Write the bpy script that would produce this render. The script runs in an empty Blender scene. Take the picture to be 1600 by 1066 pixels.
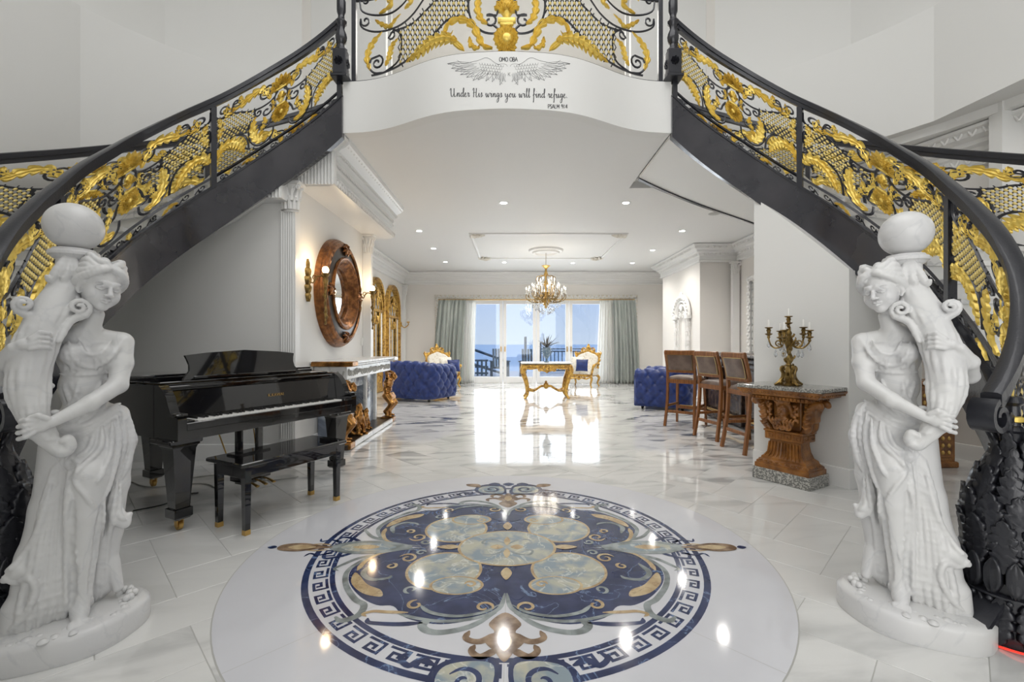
import bpy, math, random
import numpy as np
from mathutils import Vector, Matrix, noise
PI = math.pi
rnd = random.Random(7)
SC = bpy.context.scene
COL = SC.collection
# ---------------------------------------------------------------- camera
F = 711.0; H = 1.22; HOR = 537.0
cd = bpy.data.cameras.new('camera'); cam = bpy.data.objects.new('camera', cd); COL.objects.link(cam)
cam.location = (0, 0, H); cam.rotation_euler = (PI/2, 0, 0)
cd.sensor_fit = 'HORIZONTAL'; cd.sensor_width = 36; cd.lens = 36*F/1600
cd.shift_y = (HOR-533)/1600.0
cd.clip_end = 3000; cd.clip_start = .05
SC.camera = cam
# ---------------------------------------------------------------- world, light, exposure
SC.view_settings.view_transform = 'Standard'; SC.view_settings.look = 'None'
SC.view_settings.gamma = 1.0; SC.view_settings.use_curve_mapping = False
SC.view_settings.exposure = 0.0
SC.cycles.use_denoising = True
SC.cycles.max_bounces = 8; SC.cycles.diffuse_bounces = 5; SC.cycles.glossy_bounces = 5
SC.cycles.transparent_max_bounces = 12; SC.cycles.caustics_reflective = False; SC.cycles.caustics_refractive = False
SC.cycles.sample_clamp_indirect = 6
W = bpy.data.worlds.new('sky'); SC.world = W; W.use_nodes = True
nt = W.node_tree; nt.nodes.clear()
o_ = nt.nodes.new('ShaderNodeOutputWorld'); bg = nt.nodes.new('ShaderNodeBackground')
tc = nt.nodes.new('ShaderNodeTexCoord'); sx = nt.nodes.new('ShaderNodeSeparateXYZ'); rp = nt.nodes.new('ShaderNodeValToRGB')
nt.links.new(tc.outputs['Generated'], sx.inputs[0]); nt.links.new(sx.outputs[2], rp.inputs[0])
rp.color_ramp.elements[0].position = 0.0; rp.color_ramp.elements[0].color = (.66, .77, .97, 1)
rp.color_ramp.elements[1].position = .5; rp.color_ramp.elements[1].color = (.20, .38, .82, 1)
e_ = rp.color_ramp.elements.new(.12); e_.color = (.50, .65, .97, 1)
nt.links.new(rp.outputs[0], bg.inputs[0]); bg.inputs[1].default_value = 1.0
nt.links.new(bg.outputs[0], o_.inputs[0])
def area(name, loc, rot, sx_, sy_, power, col=(1, 1, 1), spread=180):
    l = bpy.data.lights.new(name, 'AREA'); l.shape = 'RECTANGLE'; l.size = sx_; l.size_y = sy_
    l.energy = power; l.color = col; l.spread = math.radians(spread)
    o = bpy.data.objects.new(name, l); COL.objects.link(o); o.location = loc; o.rotation_euler = rot
    return o
# rotunda: unseen fill lamps, added behind the camera and overhead to brighten it
area('entry_fill', (0, -3.2, 2.4), (PI/2, 0, 0), 6.0, 4.2, 200, (1, .99, .97))
area('overhead_fill', (0, 1.6, 7.0), (0, 0, 0), 5.0, 5.0, 175, (1, 1, 1))  # added soft fill under the closed ceiling, no roof glazing here
area('upper_hall_light', (0, 7.6, 6.2), (0, 0, 0), 3.0, 1.6, 60, (1, .97, .92))
area('study_light', (5.6, 3.0, 3.3), (0, 0, 0), 1.0, 1.6, 12, (1, .95, .9))
# pane material: see clear_pane
# daylight entering by the glazed doors
area('window_daylight', (.8, 14.9, 1.35), (-PI/2, 0, 0), 5.2, 2.9, 165, (.97, .985, 1))

sun = bpy.data.lights.new('sun', 'SUN'); sun.energy = 2.2; sun.angle = .01; sun.color = (1, .97, .92)
so = bpy.data.objects.new('sun', sun); COL.objects.link(so); so.rotation_euler = (math.radians(38), 0, math.radians(12))
# ---------------------------------------------------------------- tagging
def tag(o, label=None, cat=None, group=None, kind=None):
    if label: o['label'] = label
    if cat: o['category'] = cat
    if group: o['group'] = group
    if kind: o['kind'] = kind
    return o
def empty(name, loc=(0, 0, 0), rz=0, label=None, cat=None, group=None):
    o = bpy.data.objects.new(name, None); COL.objects.link(o); o.location = loc; o.rotation_euler = (0, 0, rz)
    o.empty_display_size = .1
    return tag(o, label, cat, group)
def copy_tree(o, parent=None, loc=None, rz=None):
    c = o.copy(); COL.objects.link(c); c.parent = parent
    if loc is not None: c.location = loc
    if rz is not None: c.rotation_euler = (0, 0, rz)
    for ch in list(o.children): copy_tree(ch, c)
    return c
# ---------------------------------------------------------------- materials
MATS = {}
def mat(name, col, rough=.5, metal=0., **k):
    """col: base; col2: second colour mixed by noise (scale, detail, lo, hi); bump=(scale,strength)"""
    if name in MATS: return MATS[name]
    m = bpy.data.materials.new(name); m.use_nodes = True; n = m.node_tree; b = n.nodes['Principled BSDF']
    b.inputs['Base Color'].default_value = (*col, 1); b.inputs['Roughness'].default_value = rough; b.inputs['Metallic'].default_value = metal
    if 'coat' in k: b.inputs['Coat Weight'].default_value = k['coat']; b.inputs['Coat Roughness'].default_value = k.get('coatr', .05)
    if 'sheen' in k: b.inputs['Sheen Weight'].default_value = k['sheen']; b.inputs['Sheen Tint'].default_value = (*k.get('sheenc', (1, 1, 1)), 1)
    if 'emit' in k: b.inputs['Emission Color'].default_value = (*k['emit'], 1); b.inputs['Emission Strength'].default_value = k.get('es', 1)
    if 'trans' in k: b.inputs['Transmission Weight'].default_value = k['trans']; b.inputs['IOR'].default_value = k.get('ior', 1.45)
    if 'alpha' in k: b.inputs['Alpha'].default_value = k['alpha']
    if 'spec' in k: b.inputs['Specular IOR Level'].default_value = k['spec']
    co = n.nodes.new('ShaderNodeTexCoord')
    def ntex(scale, detail, dist=0, stretch=None, rand=False, gen=False):
        t = n.nodes.new('ShaderNodeTexNoise'); t.inputs['Scale'].default_value = scale; t.inputs['Detail'].default_value = detail
        t.inputs['Distortion'].default_value = dist
        src = co.outputs['Object']
        if stretch or rand:
            mp = n.nodes.new('ShaderNodeMapping'); n.links.new(src, mp.inputs[0])
            if stretch: mp.inputs['Scale'].default_value = stretch
            if rand:
                oi = n.nodes.new('ShaderNodeObjectInfo'); mu = n.nodes.new('ShaderNodeMath'); mu.operation = 'MULTIPLY'; mu.inputs[1].default_value = 37.
                n.links.new(oi.outputs['Random'], mu.inputs[0]); n.links.new(mu.outputs[0], mp.inputs['Location'])
            src = mp.outputs[0]
        n.links.new(src, t.inputs['Vector']); return t
    if 'col2' in k:
        sc_, de, lo, hi = k.get('noise', (4, 4, .4, .6))
        t = ntex(sc_, de, k.get('dist', 0), k.get('stretch'), k.get('rand', False))
        r = n.nodes.new('ShaderNodeValToRGB'); r.color_ramp.elements[0].position = lo; r.color_ramp.elements[1].position = hi
        r.color_ramp.elements[0].color = (*col, 1); r.color_ramp.elements[1].color = (*k['col2'], 1)
        n.links.new(t.outputs['Fac'], r.inputs[0]); last = r.outputs[0]
        if 'vein' in k:   # thin veins: band around .5 of a distorted noise
            vc, vs, vw, vst = k['vein']
            t2 = ntex(vs, 6, 1.2, k.get('vstretch'), k.get('rand', False))
            r2 = n.nodes.new('ShaderNodeValToRGB'); E = r2.color_ramp.elements
            E[0].position = .5-vw; E[0].color = (0, 0, 0, 1); E[1].position = .5+vw; E[1].color = (0, 0, 0, 1)
            e = E.new(.5); e.color = (vst, vst, vst, 1)
            n.links.new(t2.outputs['Fac'], r2.inputs[0])
            mx = n.nodes.new('ShaderNodeMixRGB'); n.links.new(r2.outputs[0], mx.inputs[0]); n.links.new(last, mx.inputs[1])
            mx.inputs[2].default_value = (*vc, 1); last = mx.outputs[0]
        n.links.new(last, b.inputs['Base Color'])
    if 'bump' in k:
        t = ntex(k['bump'][0], 5, 0, k.get('bstretch')); bp = n.nodes.new('ShaderNodeBump'); bp.inputs['Strength'].default_value = k['bump'][1]
        bp.inputs['Distance'].default_value = k['bump'][2] if len(k['bump']) > 2 else .01
        n.links.new(t.outputs['Fac'], bp.inputs['Height']); n.links.new(bp.outputs[0], b.inputs['Normal'])
    MATS[name] = m; return m
M = dict(
 wall=mat('white_wall_paint', (.78, .78, .765), .55, bump=(60, .04)),
 wallw=mat('warm_white_paint', (.80, .775, .74), .55, bump=(60, .04)),
 ceil=mat('ceiling_paint', (.80, .80, .79), .6, bump=(60, .03)),
 trim=mat('white_trim_gloss', (.80, .80, .79), .32, bump=(80, .05)),
 plaster=mat('white_plaster_relief', (.82, .815, .80), .4),
 iron=mat('black_iron', (.022, .023, .03), .32, .2, coat=.35, bump=(90, .12)),
 ironplate=mat('black_iron_plate', (.022, .022, .03), .2, .1, coat=.7, coatr=.12, bump=(5, .25, .02), col2=(.035, .034, .042), noise=(3, 4, .4, .65)),
 gold=mat('gold_leaf_paint', (.80, .56, .10), .36, .4, col2=(.92, .70, .18), noise=(25, 3, .35, .65), bump=(50, .15)),
 goldbead=mat('dull_gold_beads', (.80, .64, .24), .4, .3),
 statue=mat('white_carved_marble', (.66, .66, .655), .34, col2=(.61, .61, .62), noise=(3, 5, .45, .72), vein=((.48, .49, .51), 2.2, .015, .35), bump=(70, .06)),
 marble=mat('white_marble', (.80, .80, .79), .2, col2=(.7, .7, .7), noise=(3, 6, .45, .75), vein=((.42, .43, .45), 2.0, .02, .6)),
 bmarble=mat('blue_grey_marble', (.42, .47, .54), .12, col2=(.16, .19, .24), noise=(4, 7, .4, .62), dist=.8, vein=((.8, .82, .85), 3, .015, .8)),
 piano=mat('black_piano_lacquer', (.006, .006, .007), .05, coat=1.0, coatr=.02),
 piano_in=mat('piano_gold_plate', (.62, .42, .16), .4, .8, bump=(30, .3)),
 ivory=mat('white_keys', (.85, .85, .83), .2), ebony=mat('black_keys', (.01, .01, .01), .25),
 brass=mat('brass', (.62, .40, .13), .3, .9),
 bronze=mat('antique_bronze', (.15, .095, .03), .36, .85, col2=(.36, .24, .08), noise=(25, 4, .4, .65), bump=(60, .35)),
 giltfig=mat('antique_gilt_figure', (.17, .07, .02), .22, .8, col2=(.58, .29, .08), noise=(9, 4, .35, .65), bump=(40, .2)),
 giltwood=mat('gilded_wood', (.66, .40, .09), .33, .55, col2=(.26, .12, .03), noise=(16, 4, .46, .66), bump=(60, .5)),
 frameor=mat('bronze_orange_frame', (.15, .055, .018), .26, .6, col2=(.36, .15, .045), noise=(16, 5, .4, .65), bump=(50, .4)),
 frameblack=mat('black_bronze_band', (.03, .024, .02), .3, .3, col2=(.10, .06, .03), noise=(12, 4, .5, .75)),
 mirror=mat('mirror_glass', (.86, .88, .88), .02, 1.0),
 stoolwood=mat('chestnut_wood', (.17, .062, .018), .33, col2=(.27, .11, .032), noise=(6, 5, .4, .65), stretch=(8, 8, 1), bump=(40, .1)),
 leather=mat('brown_leather', (.10, .065, .05), .33, col2=(.16, .11, .085), noise=(10, 4, .4, .6), bump=(120, .3)),
 nail=mat('brass_nail_heads', (.5, .36, .16), .3, .9),
 consolewood=mat('carved_honey_wood', (.12, .042, .009), .3, col2=(.33, .135, .028), noise=(9, 5, .35, .65), bump=(60, .35)),
 granite=mat('speckled_granite', (.18, .18, .17), .15, col2=(.50, .49, .45), noise=(75, 3, .46, .6)),
 velvet=mat('royal_blue_velvet', (.006, .018, .105), .42, col2=(.009, .030, .165), noise=(14, 3, .4, .6), sheen=.22, sheenc=(.25, .4, 1.)),
 cream=mat('cream_brocade', (.78, .75, .68), .7, col2=(.62, .57, .47), noise=(22, 5, .52, .62)),
 curtain=mat('sage_grey_silk', (.24, .27, .25), .4, col2=(.38, .41, .38), noise=(2.5, 4, .4, .65), sheen=.4, stretch=(6, 6, .5)),
 glass=mat('clear_glass', (1, 1, 1), .0, trans=1.0, ior=1.1, alpha=.35),
 crystal=mat('cut_crystal', (.95, .97, 1), .03, trans=.75, ior=1.5),
 candle=mat('white_candle', (.9, .89, .85), .4),
 darkwood=mat('dark_carved_wood', (.035, .022, .018), .25, col2=(.09, .06, .045), noise=(14, 5, .4, .65), bump=(50, .4)),
 deckdark=mat('dark_teal_outdoor_wood', (.028, .055, .085), .6),
 deck=mat('pale_deck', (.62, .62, .62), .6, col2=(.5, .5, .5), noise=(3, 4, .4, .6)),
 ocean=mat('sea_water', (.40, .52, .64), .45, col2=(.46, .58, .69), noise=(.6, 6, .35, .65), stretch=(.2, 1, 1), bump=(.8, .5, .3)),
 bulb=mat('warm_bulb', (1, .85, .6), .3, emit=(1, .74, .42), es=14),
 bulbs=mat('candle_bulb', (1, .9, .75), .3, emit=(1, .86, .68), es=4),
 down=mat('downlight_lens', (1, 1, 1), .3, emit=(1, .97, .9), es=9),
 grout=mat('grout', (.42, .42, .40), .8),
 red=mat('red_led_tape', (.5, .02, .015), .4, emit=(1, .05, .03), es=1.2),
 ink=mat('black_vinyl_lettering', (.05, .05, .055), .5), inkg=mat('grey_vinyl_shading', (.33, .33, .34), .5),
 navy=mat('navy_inlay_stone', (.016, .026, .080), .08, col2=(.035, .052, .13), noise=(8, 5, .4, .65), vein=((.25, .38, .62), 3.0, .006, .6)),
 skyst=mat('pale_blue_onyx_inlay', (.24, .30, .34), .08, col2=(.47, .46, .37), noise=(9, 6, .42, .62), vein=((.75, .75, .70), 5, .02, .6), dist=.5),
 goldst=mat('tan_gold_inlay_stone', (.42, .30, .16), .08, col2=(.58, .46, .28), noise=(12, 5, .4, .65), vein=((.18, .11, .06), 8, .02, .5)),
 greyst=mat('grey_green_inlay_stone', (.16, .18, .18), .08, col2=(.34, .38, .38), noise=(10, 5, .4, .65), dist=.5),
 brownst=mat('brown_inlay_stone', (.14, .085, .05), .08, col2=(.34, .24, .16), noise=(14, 5, .4, .62)),
 cable=mat('black_cable', (.01, .01, .01), .5), wcable=mat('grey_cable', (.45, .45, .43), .5),
 discw=mat('medallion_white_stone', (.64, .645, .68), .06, col2=(.61, .615, .65), noise=(2, 3, .4, .6)),
)
def tile_mat():
    m = bpy.data.materials.new('veined_floor_marble'); m.use_nodes = True; n = m.node_tree; b = n.nodes['Principled BSDF']; L = n.links.new
    b.inputs['Roughness'].default_value = .07; b.inputs['Specular IOR Level'].default_value = .55
    b.inputs['Coat Weight'].default_value = .15; b.inputs['Coat Roughness'].default_value = .03
    co = n.nodes.new('ShaderNodeTexCoord'); oi = n.nodes.new('ShaderNodeObjectInfo'); ge = n.nodes.new('ShaderNodeNewGeometry')
    at = n.nodes.new('ShaderNodeAttribute'); at.attribute_name = 'tid'
    ad = n.nodes.new('ShaderNodeMath'); ad.operation = 'ADD'; L(oi.outputs['Random'], ad.inputs[0]); L(at.outputs['Fac'], ad.inputs[1])
    mu = n.nodes.new('ShaderNodeMath'); mu.operation = 'MULTIPLY'; mu.inputs[1].default_value = 61.; L(ad.outputs[0], mu.inputs[0])
    mp = n.nodes.new('ShaderNodeMapping'); mp.inputs['Scale'].default_value = (1.1, 4.5, 1); mp.inputs['Rotation'].default_value = (0, 0, .12)
    mp.vector_type = 'TEXTURE'; mp.inputs['Scale'].default_value = (1, .28, 1)
    L(ge.outputs['Position'], mp.inputs[0])
    va = n.nodes.new('ShaderNodeVectorMath'); va.operation = 'ADD'; L(mp.outputs[0], va.inputs[0]); L(mu.outputs[0], va.inputs[1])
    t = n.nodes.new('ShaderNodeTexNoise'); t.inputs['Scale'].default_value = 1.25; t.inputs['Detail'].default_value = 7; t.inputs['Distortion'].default_value = .9
    L(va.outputs[0], t.inputs['Vector'])
    # vein amount varies over the floor
    w = n.nodes.new('ShaderNodeTexNoise'); w.inputs['Scale'].default_value = .55; w.inputs['Detail'].default_value = 2; L(ge.outputs['Position'], w.inputs['Vector'])
    wm = n.nodes.new('ShaderNodeMapRange'); wm.inputs[1].default_value = .40; wm.inputs[2].default_value = .58; L(w.outputs['Fac'], wm.inputs[0])
    r = n.nodes.new('ShaderNodeValToRGB'); E = r.color_ramp.elements
    E[0].position = .40; E[0].color = (.76, .76, .745, 1); E[1].position = .64; E[1].color = (.13, .14, .15, 1)
    e = E.new(.51); e.color = (.66, .66, .65, 1); L(t.outputs['Fac'], r.inputs[0])
    mx = n.nodes.new('ShaderNodeMixRGB'); mx.inputs[1].default_value = (.70, .70, .685, 1)
    mm = n.nodes.new('ShaderNodeMath'); mm.operation = 'MULTIPLY_ADD'; mm.inputs[1].default_value = .85; mm.inputs[2].default_value = .28; L(wm.outputs[0], mm.inputs[0])
    sy = n.nodes.new('ShaderNodeSeparateXYZ'); L(ge.outputs['Position'], sy.inputs[0])   # more strongly veined stone was laid in the hall than in the foyer
    hr = n.nodes.new('ShaderNodeMapRange'); hr.inputs[1].default_value = 3.6; hr.inputs[2].default_value = 6.2; hr.inputs[3].default_value = .30; hr.inputs[4].default_value = 1.0; L(sy.outputs[1], hr.inputs[0])
    m2 = n.nodes.new('ShaderNodeMath'); m2.operation = 'MULTIPLY'; L(mm.outputs[0], m2.inputs[0]); L(hr.outputs[0], m2.inputs[1]); L(m2.outputs[0], mx.inputs[0]); L(r.outputs[0], mx.inputs[2]); L(mx.outputs[0], b.inputs['Base Color'])
    return m
M['tile'] = tile_mat()
def pane_mat():
    m = bpy.data.materials.new('clear_pane'); m.use_nodes = True; n = m.node_tree; n.nodes.remove(n.nodes['Principled BSDF']); out = n.nodes['Material Output']
    t = n.nodes.new('ShaderNodeBsdfTransparent'); t.inputs[0].default_value = (.96, .98, .98, 1); g = n.nodes.new('ShaderNodeBsdfGlossy'); g.inputs['Roughness'].default_value = .02
    mx = n.nodes.new('ShaderNodeMixShader'); mx.inputs[0].default_value = .06; n.links.new(t.outputs[0], mx.inputs[1]); n.links.new(g.outputs[0], mx.inputs[2]); n.links.new(mx.outputs[0], out.inputs[0])
    return m
M['pane'] = pane_mat()
def sheer_mat():
    m = bpy.data.materials.new('sheer_voile'); m.use_nodes = True; n = m.node_tree; b = n.nodes['Principled BSDF']
    b.inputs['Base Color'].default_value = (.85, .85, .83, 1); b.inputs['Roughness'].default_value = .8; b.inputs['Alpha'].default_value = .82
    b.inputs['Subsurface Weight'].default_value = 0
    tr = n.nodes.new('ShaderNodeBsdfTranslucent'); tr.inputs[0].default_value = (.9, .9, .88, 1)
    mx = n.nodes.new('ShaderNodeMixShader'); mx.inputs[0].default_value = .5; out = n.nodes['Material Output']
    n.links.new(b.outputs[0], mx.inputs[1]); n.links.new(tr.outputs[0], mx.inputs[2]); n.links.new(mx.outputs[0], out.inputs[0])
    return m
M['sheer'] = sheer_mat()

# ---------------------------------------------------------------- mesh helpers
def catmull(pts, n=6, closed=False):
    P = [np.array(p, float) for p in pts]; out = []; N = len(P)
    rng = range(N if closed else N-1)
    for i in rng:
        if closed: p0, p1, p2, p3 = P[i-1], P[i], P[(i+1) % N], P[(i+2) % N]
        else: p0 = P[i-1] if i > 0 else 2*P[0]-P[1]; p1 = P[i]; p2 = P[i+1]; p3 = P[i+2] if i+2 < N else 2*P[-1]-P[-2]
        for k in range(n):
            t = k/n
            out.append(.5*((2*p1)+(-p0+p2)*t+(2*p0-5*p1+4*p2-p3)*t*t+(-p0+3*p1-3*p2+p3)*t**3))
    if not closed: out.append(P[-1])
    return [tuple(map(float, q)) for q in out]
class G:
    def __init__(s): s.v = []; s.f = []
    def add(s, vs, fs):
        o = len(s.v); s.v += [tuple(map(float, p)) for p in vs]; s.f += [tuple(i+o for i in f) for f in fs]; return s
    def box(s, c, d, rz=0, rx=0, ry=0):
        x, y, z = d[0]/2, d[1]/2, d[2]/2
        vs = [Vector((a*x, b*y, e*z)) for a in (-1, 1) for b in (-1, 1) for e in (-1, 1)]
        R = Matrix.Rotation(rz, 3, 'Z') @ Matrix.Rotation(ry, 3, 'Y') @ Matrix.Rotation(rx, 3, 'X')
        vs = [R@v+Vector(c) for v in vs]
        return s.add(vs, [(0, 1, 3, 2), (4, 6, 7, 5), (0, 4, 5, 1), (2, 3, 7, 6), (0, 2, 6, 4), (1, 5, 7, 3)])
    def bbox(s, c, d, bv=.01, rz=0, rx=0, ry=0):   # box with chamfered vertical+horizontal edges
        x, y, z = d[0]/2, d[1]/2, d[2]/2; b = min(bv, x*.9, y*.9, z*.9)
        vs = []; 
        R = Matrix.Rotation(rz, 3, 'Z') @ Matrix.Rotation(ry, 3, 'Y') @ Matrix.Rotation(rx, 3, 'X')
        rings = []
        for zz, ins in ((-z, b), (-z+b, 0), (z-b, 0), (z, b)):
            X, Y = x-ins, y-ins; c2 = b if ins == 0 else b*.5
            rings.append([(X-c2, -Y, zz), (X, -Y+c2, zz), (X, Y-c2, zz), (X-c2, Y, zz), (-X+c2, Y, zz), (-X, Y-c2, zz), (-X, -Y+c2, zz), (-X+c2, -Y, zz)])
        for r in rings: vs += [R@Vector(p)+Vector(c) for p in r]
        fs = [tuple(range(7, -1, -1)), tuple(range(24, 32))]
        for k in range(3):
            for i in range(8): j = (i+1) % 8; fs.append((k*8+i, k*8+j, k*8+8+j, k*8+8+i))
        return s.add(vs, fs)
    def prism(s, poly, z0, z1):
        n = len(poly); a = sum(poly[i][0]*poly[(i+1) % n][1]-poly[(i+1) % n][0]*poly[i][1] for i in range(n))
        if a < 0: poly = poly[::-1]
        vs = [(p[0], p[1], z0) for p in poly]+[(p[0], p[1], z1) for p in poly]
        return s.add(vs, [tuple(range(n-1, -1, -1)), tuple(range(n, 2*n))]+[(i, (i+1) % n, n+(i+1) % n, n+i) for i in range(n)])
    def tube(s, path, r, n=6, caps=True, flat=1.0, up=(0, 0, 1)):
        P = [Vector(p) for p in path]; N = len(P); rr = r if hasattr(r, '__len__') else [r]*N
        vs = []; fs = []; up = Vector(up); prev = None
        for i, p in enumerate(P):
            t = (P[min(i+1, N-1)]-P[max(i-1, 0)])
            if t.length < 1e-9: t = Vector((0, 0, 1))
            t.normalize()
            if prev is None:
                a = up.cross(t)
                if a.length < 1e-3: a = Vector((1, 0, 0)).cross(t)
                if a.length < 1e-3: a = Vector((0, 1, 0)).cross(t)
                a.normalize()
            else:
                a = prev-t*prev.dot(t)
                if a.length < 1e-4: a = up.cross(t)
                a.normalize()
            prev = a; b = t.cross(a)
            for k in range(n):
                w = 2*PI*k/n; vs.append(p+a*(math.cos(w)*rr[i])+b*(math.sin(w)*rr[i]*flat))
        for i in range(N-1):
            for k in range(n): k2 = (k+1) % n; fs.append((i*n+k, i*n+k2, i*n+n+k2, i*n+n+k))
        if caps: fs.append(tuple(range(n-1, -1, -1))); fs.append(tuple(range((N-1)*n, N*n)))
        return s.add(vs, fs)
    def lathe(s, prof, c=(0, 0, 0), n=20, sx=1, sy=1, mod=None, caps=True):   # prof: (r,z) bottom to top
        vs = []; fs = []
        for (r, z) in prof:
            for k in range(n):
                w = 2*PI*k/n; q = r*(mod(w, z) if mod else 1)
                vs.append((c[0]+math.cos(w)*q*sx, c[1]+math.sin(w)*q*sy, c[2]+z))
        for i in range(len(prof)-1):
            for k in range(n): k2 = (k+1) % n; fs.append((i*n+k, i*n+k2, i*n+n+k2, i*n+n+k))
        m = (len(prof)-1)*n
        if caps: fs.append(tuple(range(n-1, -1, -1))); fs.append(tuple(range(m, m+n)))
        return s.add(vs, fs)
    def ball(s, c, r, n=10, m=6, sq=(1, 1, 1)):
        prof = [(math.cos(a)*1.0, math.sin(a)) for a in [(-PI/2+PI*(i)/(m)) for i in range(m+1)]]
        vs = []; fs = []
        for (q, z) in prof:
            q = max(q, .02)
            for k in range(n):
                w = 2*PI*k/n; vs.append((c[0]+math.cos(w)*q*r*sq[0], c[1]+math.sin(w)*q*r*sq[1], c[2]+z*r*sq[2]))
        for i in range(m):
            for k in range(n): k2 = (k+1) % n; fs.append((i*n+k, i*n+k2, i*n+n+k2, i*n+n+k))
        fs.append(tuple(range(n-1, -1, -1))); fs.append(tuple(range(m*n, m*n+n)))
        return s.add(vs, fs)
    def grid(s, fn, nu, nv, closeu=False):
        vs = [fn(i/nu, j/nv) for j in range(nv+1) for i in range(nu if closeu else nu+1)]; w = nu if closeu else nu+1
        fs = [(j*w+i, j*w+(i+1) % w, (j+1)*w+(i+1) % w, (j+1)*w+i) for j in range(nv) for i in range(nu)]
        return s.add(vs, fs)
    def sweep(s, path, prof, closed=False, miter=True, up=(0, 0, 1)):
        """prof: (out, z) closed polygon; path in plan; out = left-hand normal of the path"""
        P = [Vector(p) for p in path]; N = len(P); vs = []; fs = []; n = len(prof)
        for i in range(N):
            a = P[i]-P[i-1] if (i > 0 or closed) else P[1]-P[0]
            b = P[(i+1) % N]-P[i] if (i < N-1 or closed) else a
            a = Vector((a.x, a.y, 0)).normalized(); b = Vector((b.x, b.y, 0)).normalized()
            na = Vector((-a.y, a.x, 0)); nb = Vector((-b.y, b.x, 0)); m = na+nb
            m = m/max(m.length_squared/2, .3) if m.length > 1e-6 else na
            for (o, z) in prof: vs.append(P[i]+m*o+Vector((0, 0, z)))
        for i in range(N if closed else N-1):
            for k in range(n):
                k2 = (k+1) % n; j = (i+1) % N; fs.append((i*n+k, j*n+k, j*n+k2, i*n+k2))
        if not closed: fs.append(tuple(range(n))); fs.append(tuple(range(N*n-1, (N-1)*n-1, -1)))
        return s.add(vs, fs)
    def xf(s, m): s.v = [tuple(m@Vector(p)) for p in s.v]; return s
    def mp(s, fn): s.v = [tuple(fn(*p)) for p in s.v]; return s
    def merge(s, o, m=None):
        return s.add([m@Vector(p) for p in o.v] if m else o.v, o.f)
    def mesh(s, name, material, smooth=True, ang=40):
        me = bpy.data.meshes.new(name); me.from_pydata(s.v, [], s.f); me.update()
        if smooth: me.shade_smooth(); me.set_sharp_from_angle(angle=math.radians(ang))
        if material: me.materials.append(material)
        return me
    def link(s, name, material, parent=None, smooth=True, ang=40, loc=None, fix=True, **k):
        me = s.mesh(name, material, smooth, ang)
        if fix: fixn(me)
        o = bpy.data.objects.new(name, me); COL.objects.link(o); o.parent = parent
        if loc is not None: o.location = loc
        return tag(o, **k)
import bmesh
def fixn(me):
    b = bmesh.new(); b.from_mesh(me); bmesh.ops.recalc_face_normals(b, faces=b.faces); b.to_mesh(me); b.free()
def dupm(o, parent, loc=None, rot=None, scale=None, name=None):
    c = bpy.data.objects.new(name or o.name.split('.')[0], o.data); COL.objects.link(c); c.parent = parent
    if loc is not None: c.location = loc
    if rot is not None: c.rotation_euler = rot
    if scale is not None: c.scale = scale
    return c
def ring(cx, cy, r, n, a0=0): return [(cx+r*math.cos(a0+2*PI*i/n), cy+r*math.sin(a0+2*PI*i/n)) for i in range(n)]
def spiral(c, r0, r1, a0, a1, n=14):
    """from radius r0 at angle a0 to radius r1 at a1 (degrees)"""
    return [(c[0]+(r0+(r1-r0)*(i/n))*math.cos(math.radians(a0+(a1-a0)*i/n)), c[1]+(r0+(r1-r0)*(i/n))*math.sin(math.radians(a0+(a1-a0)*i/n))) for i in range(n+1)]

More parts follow.
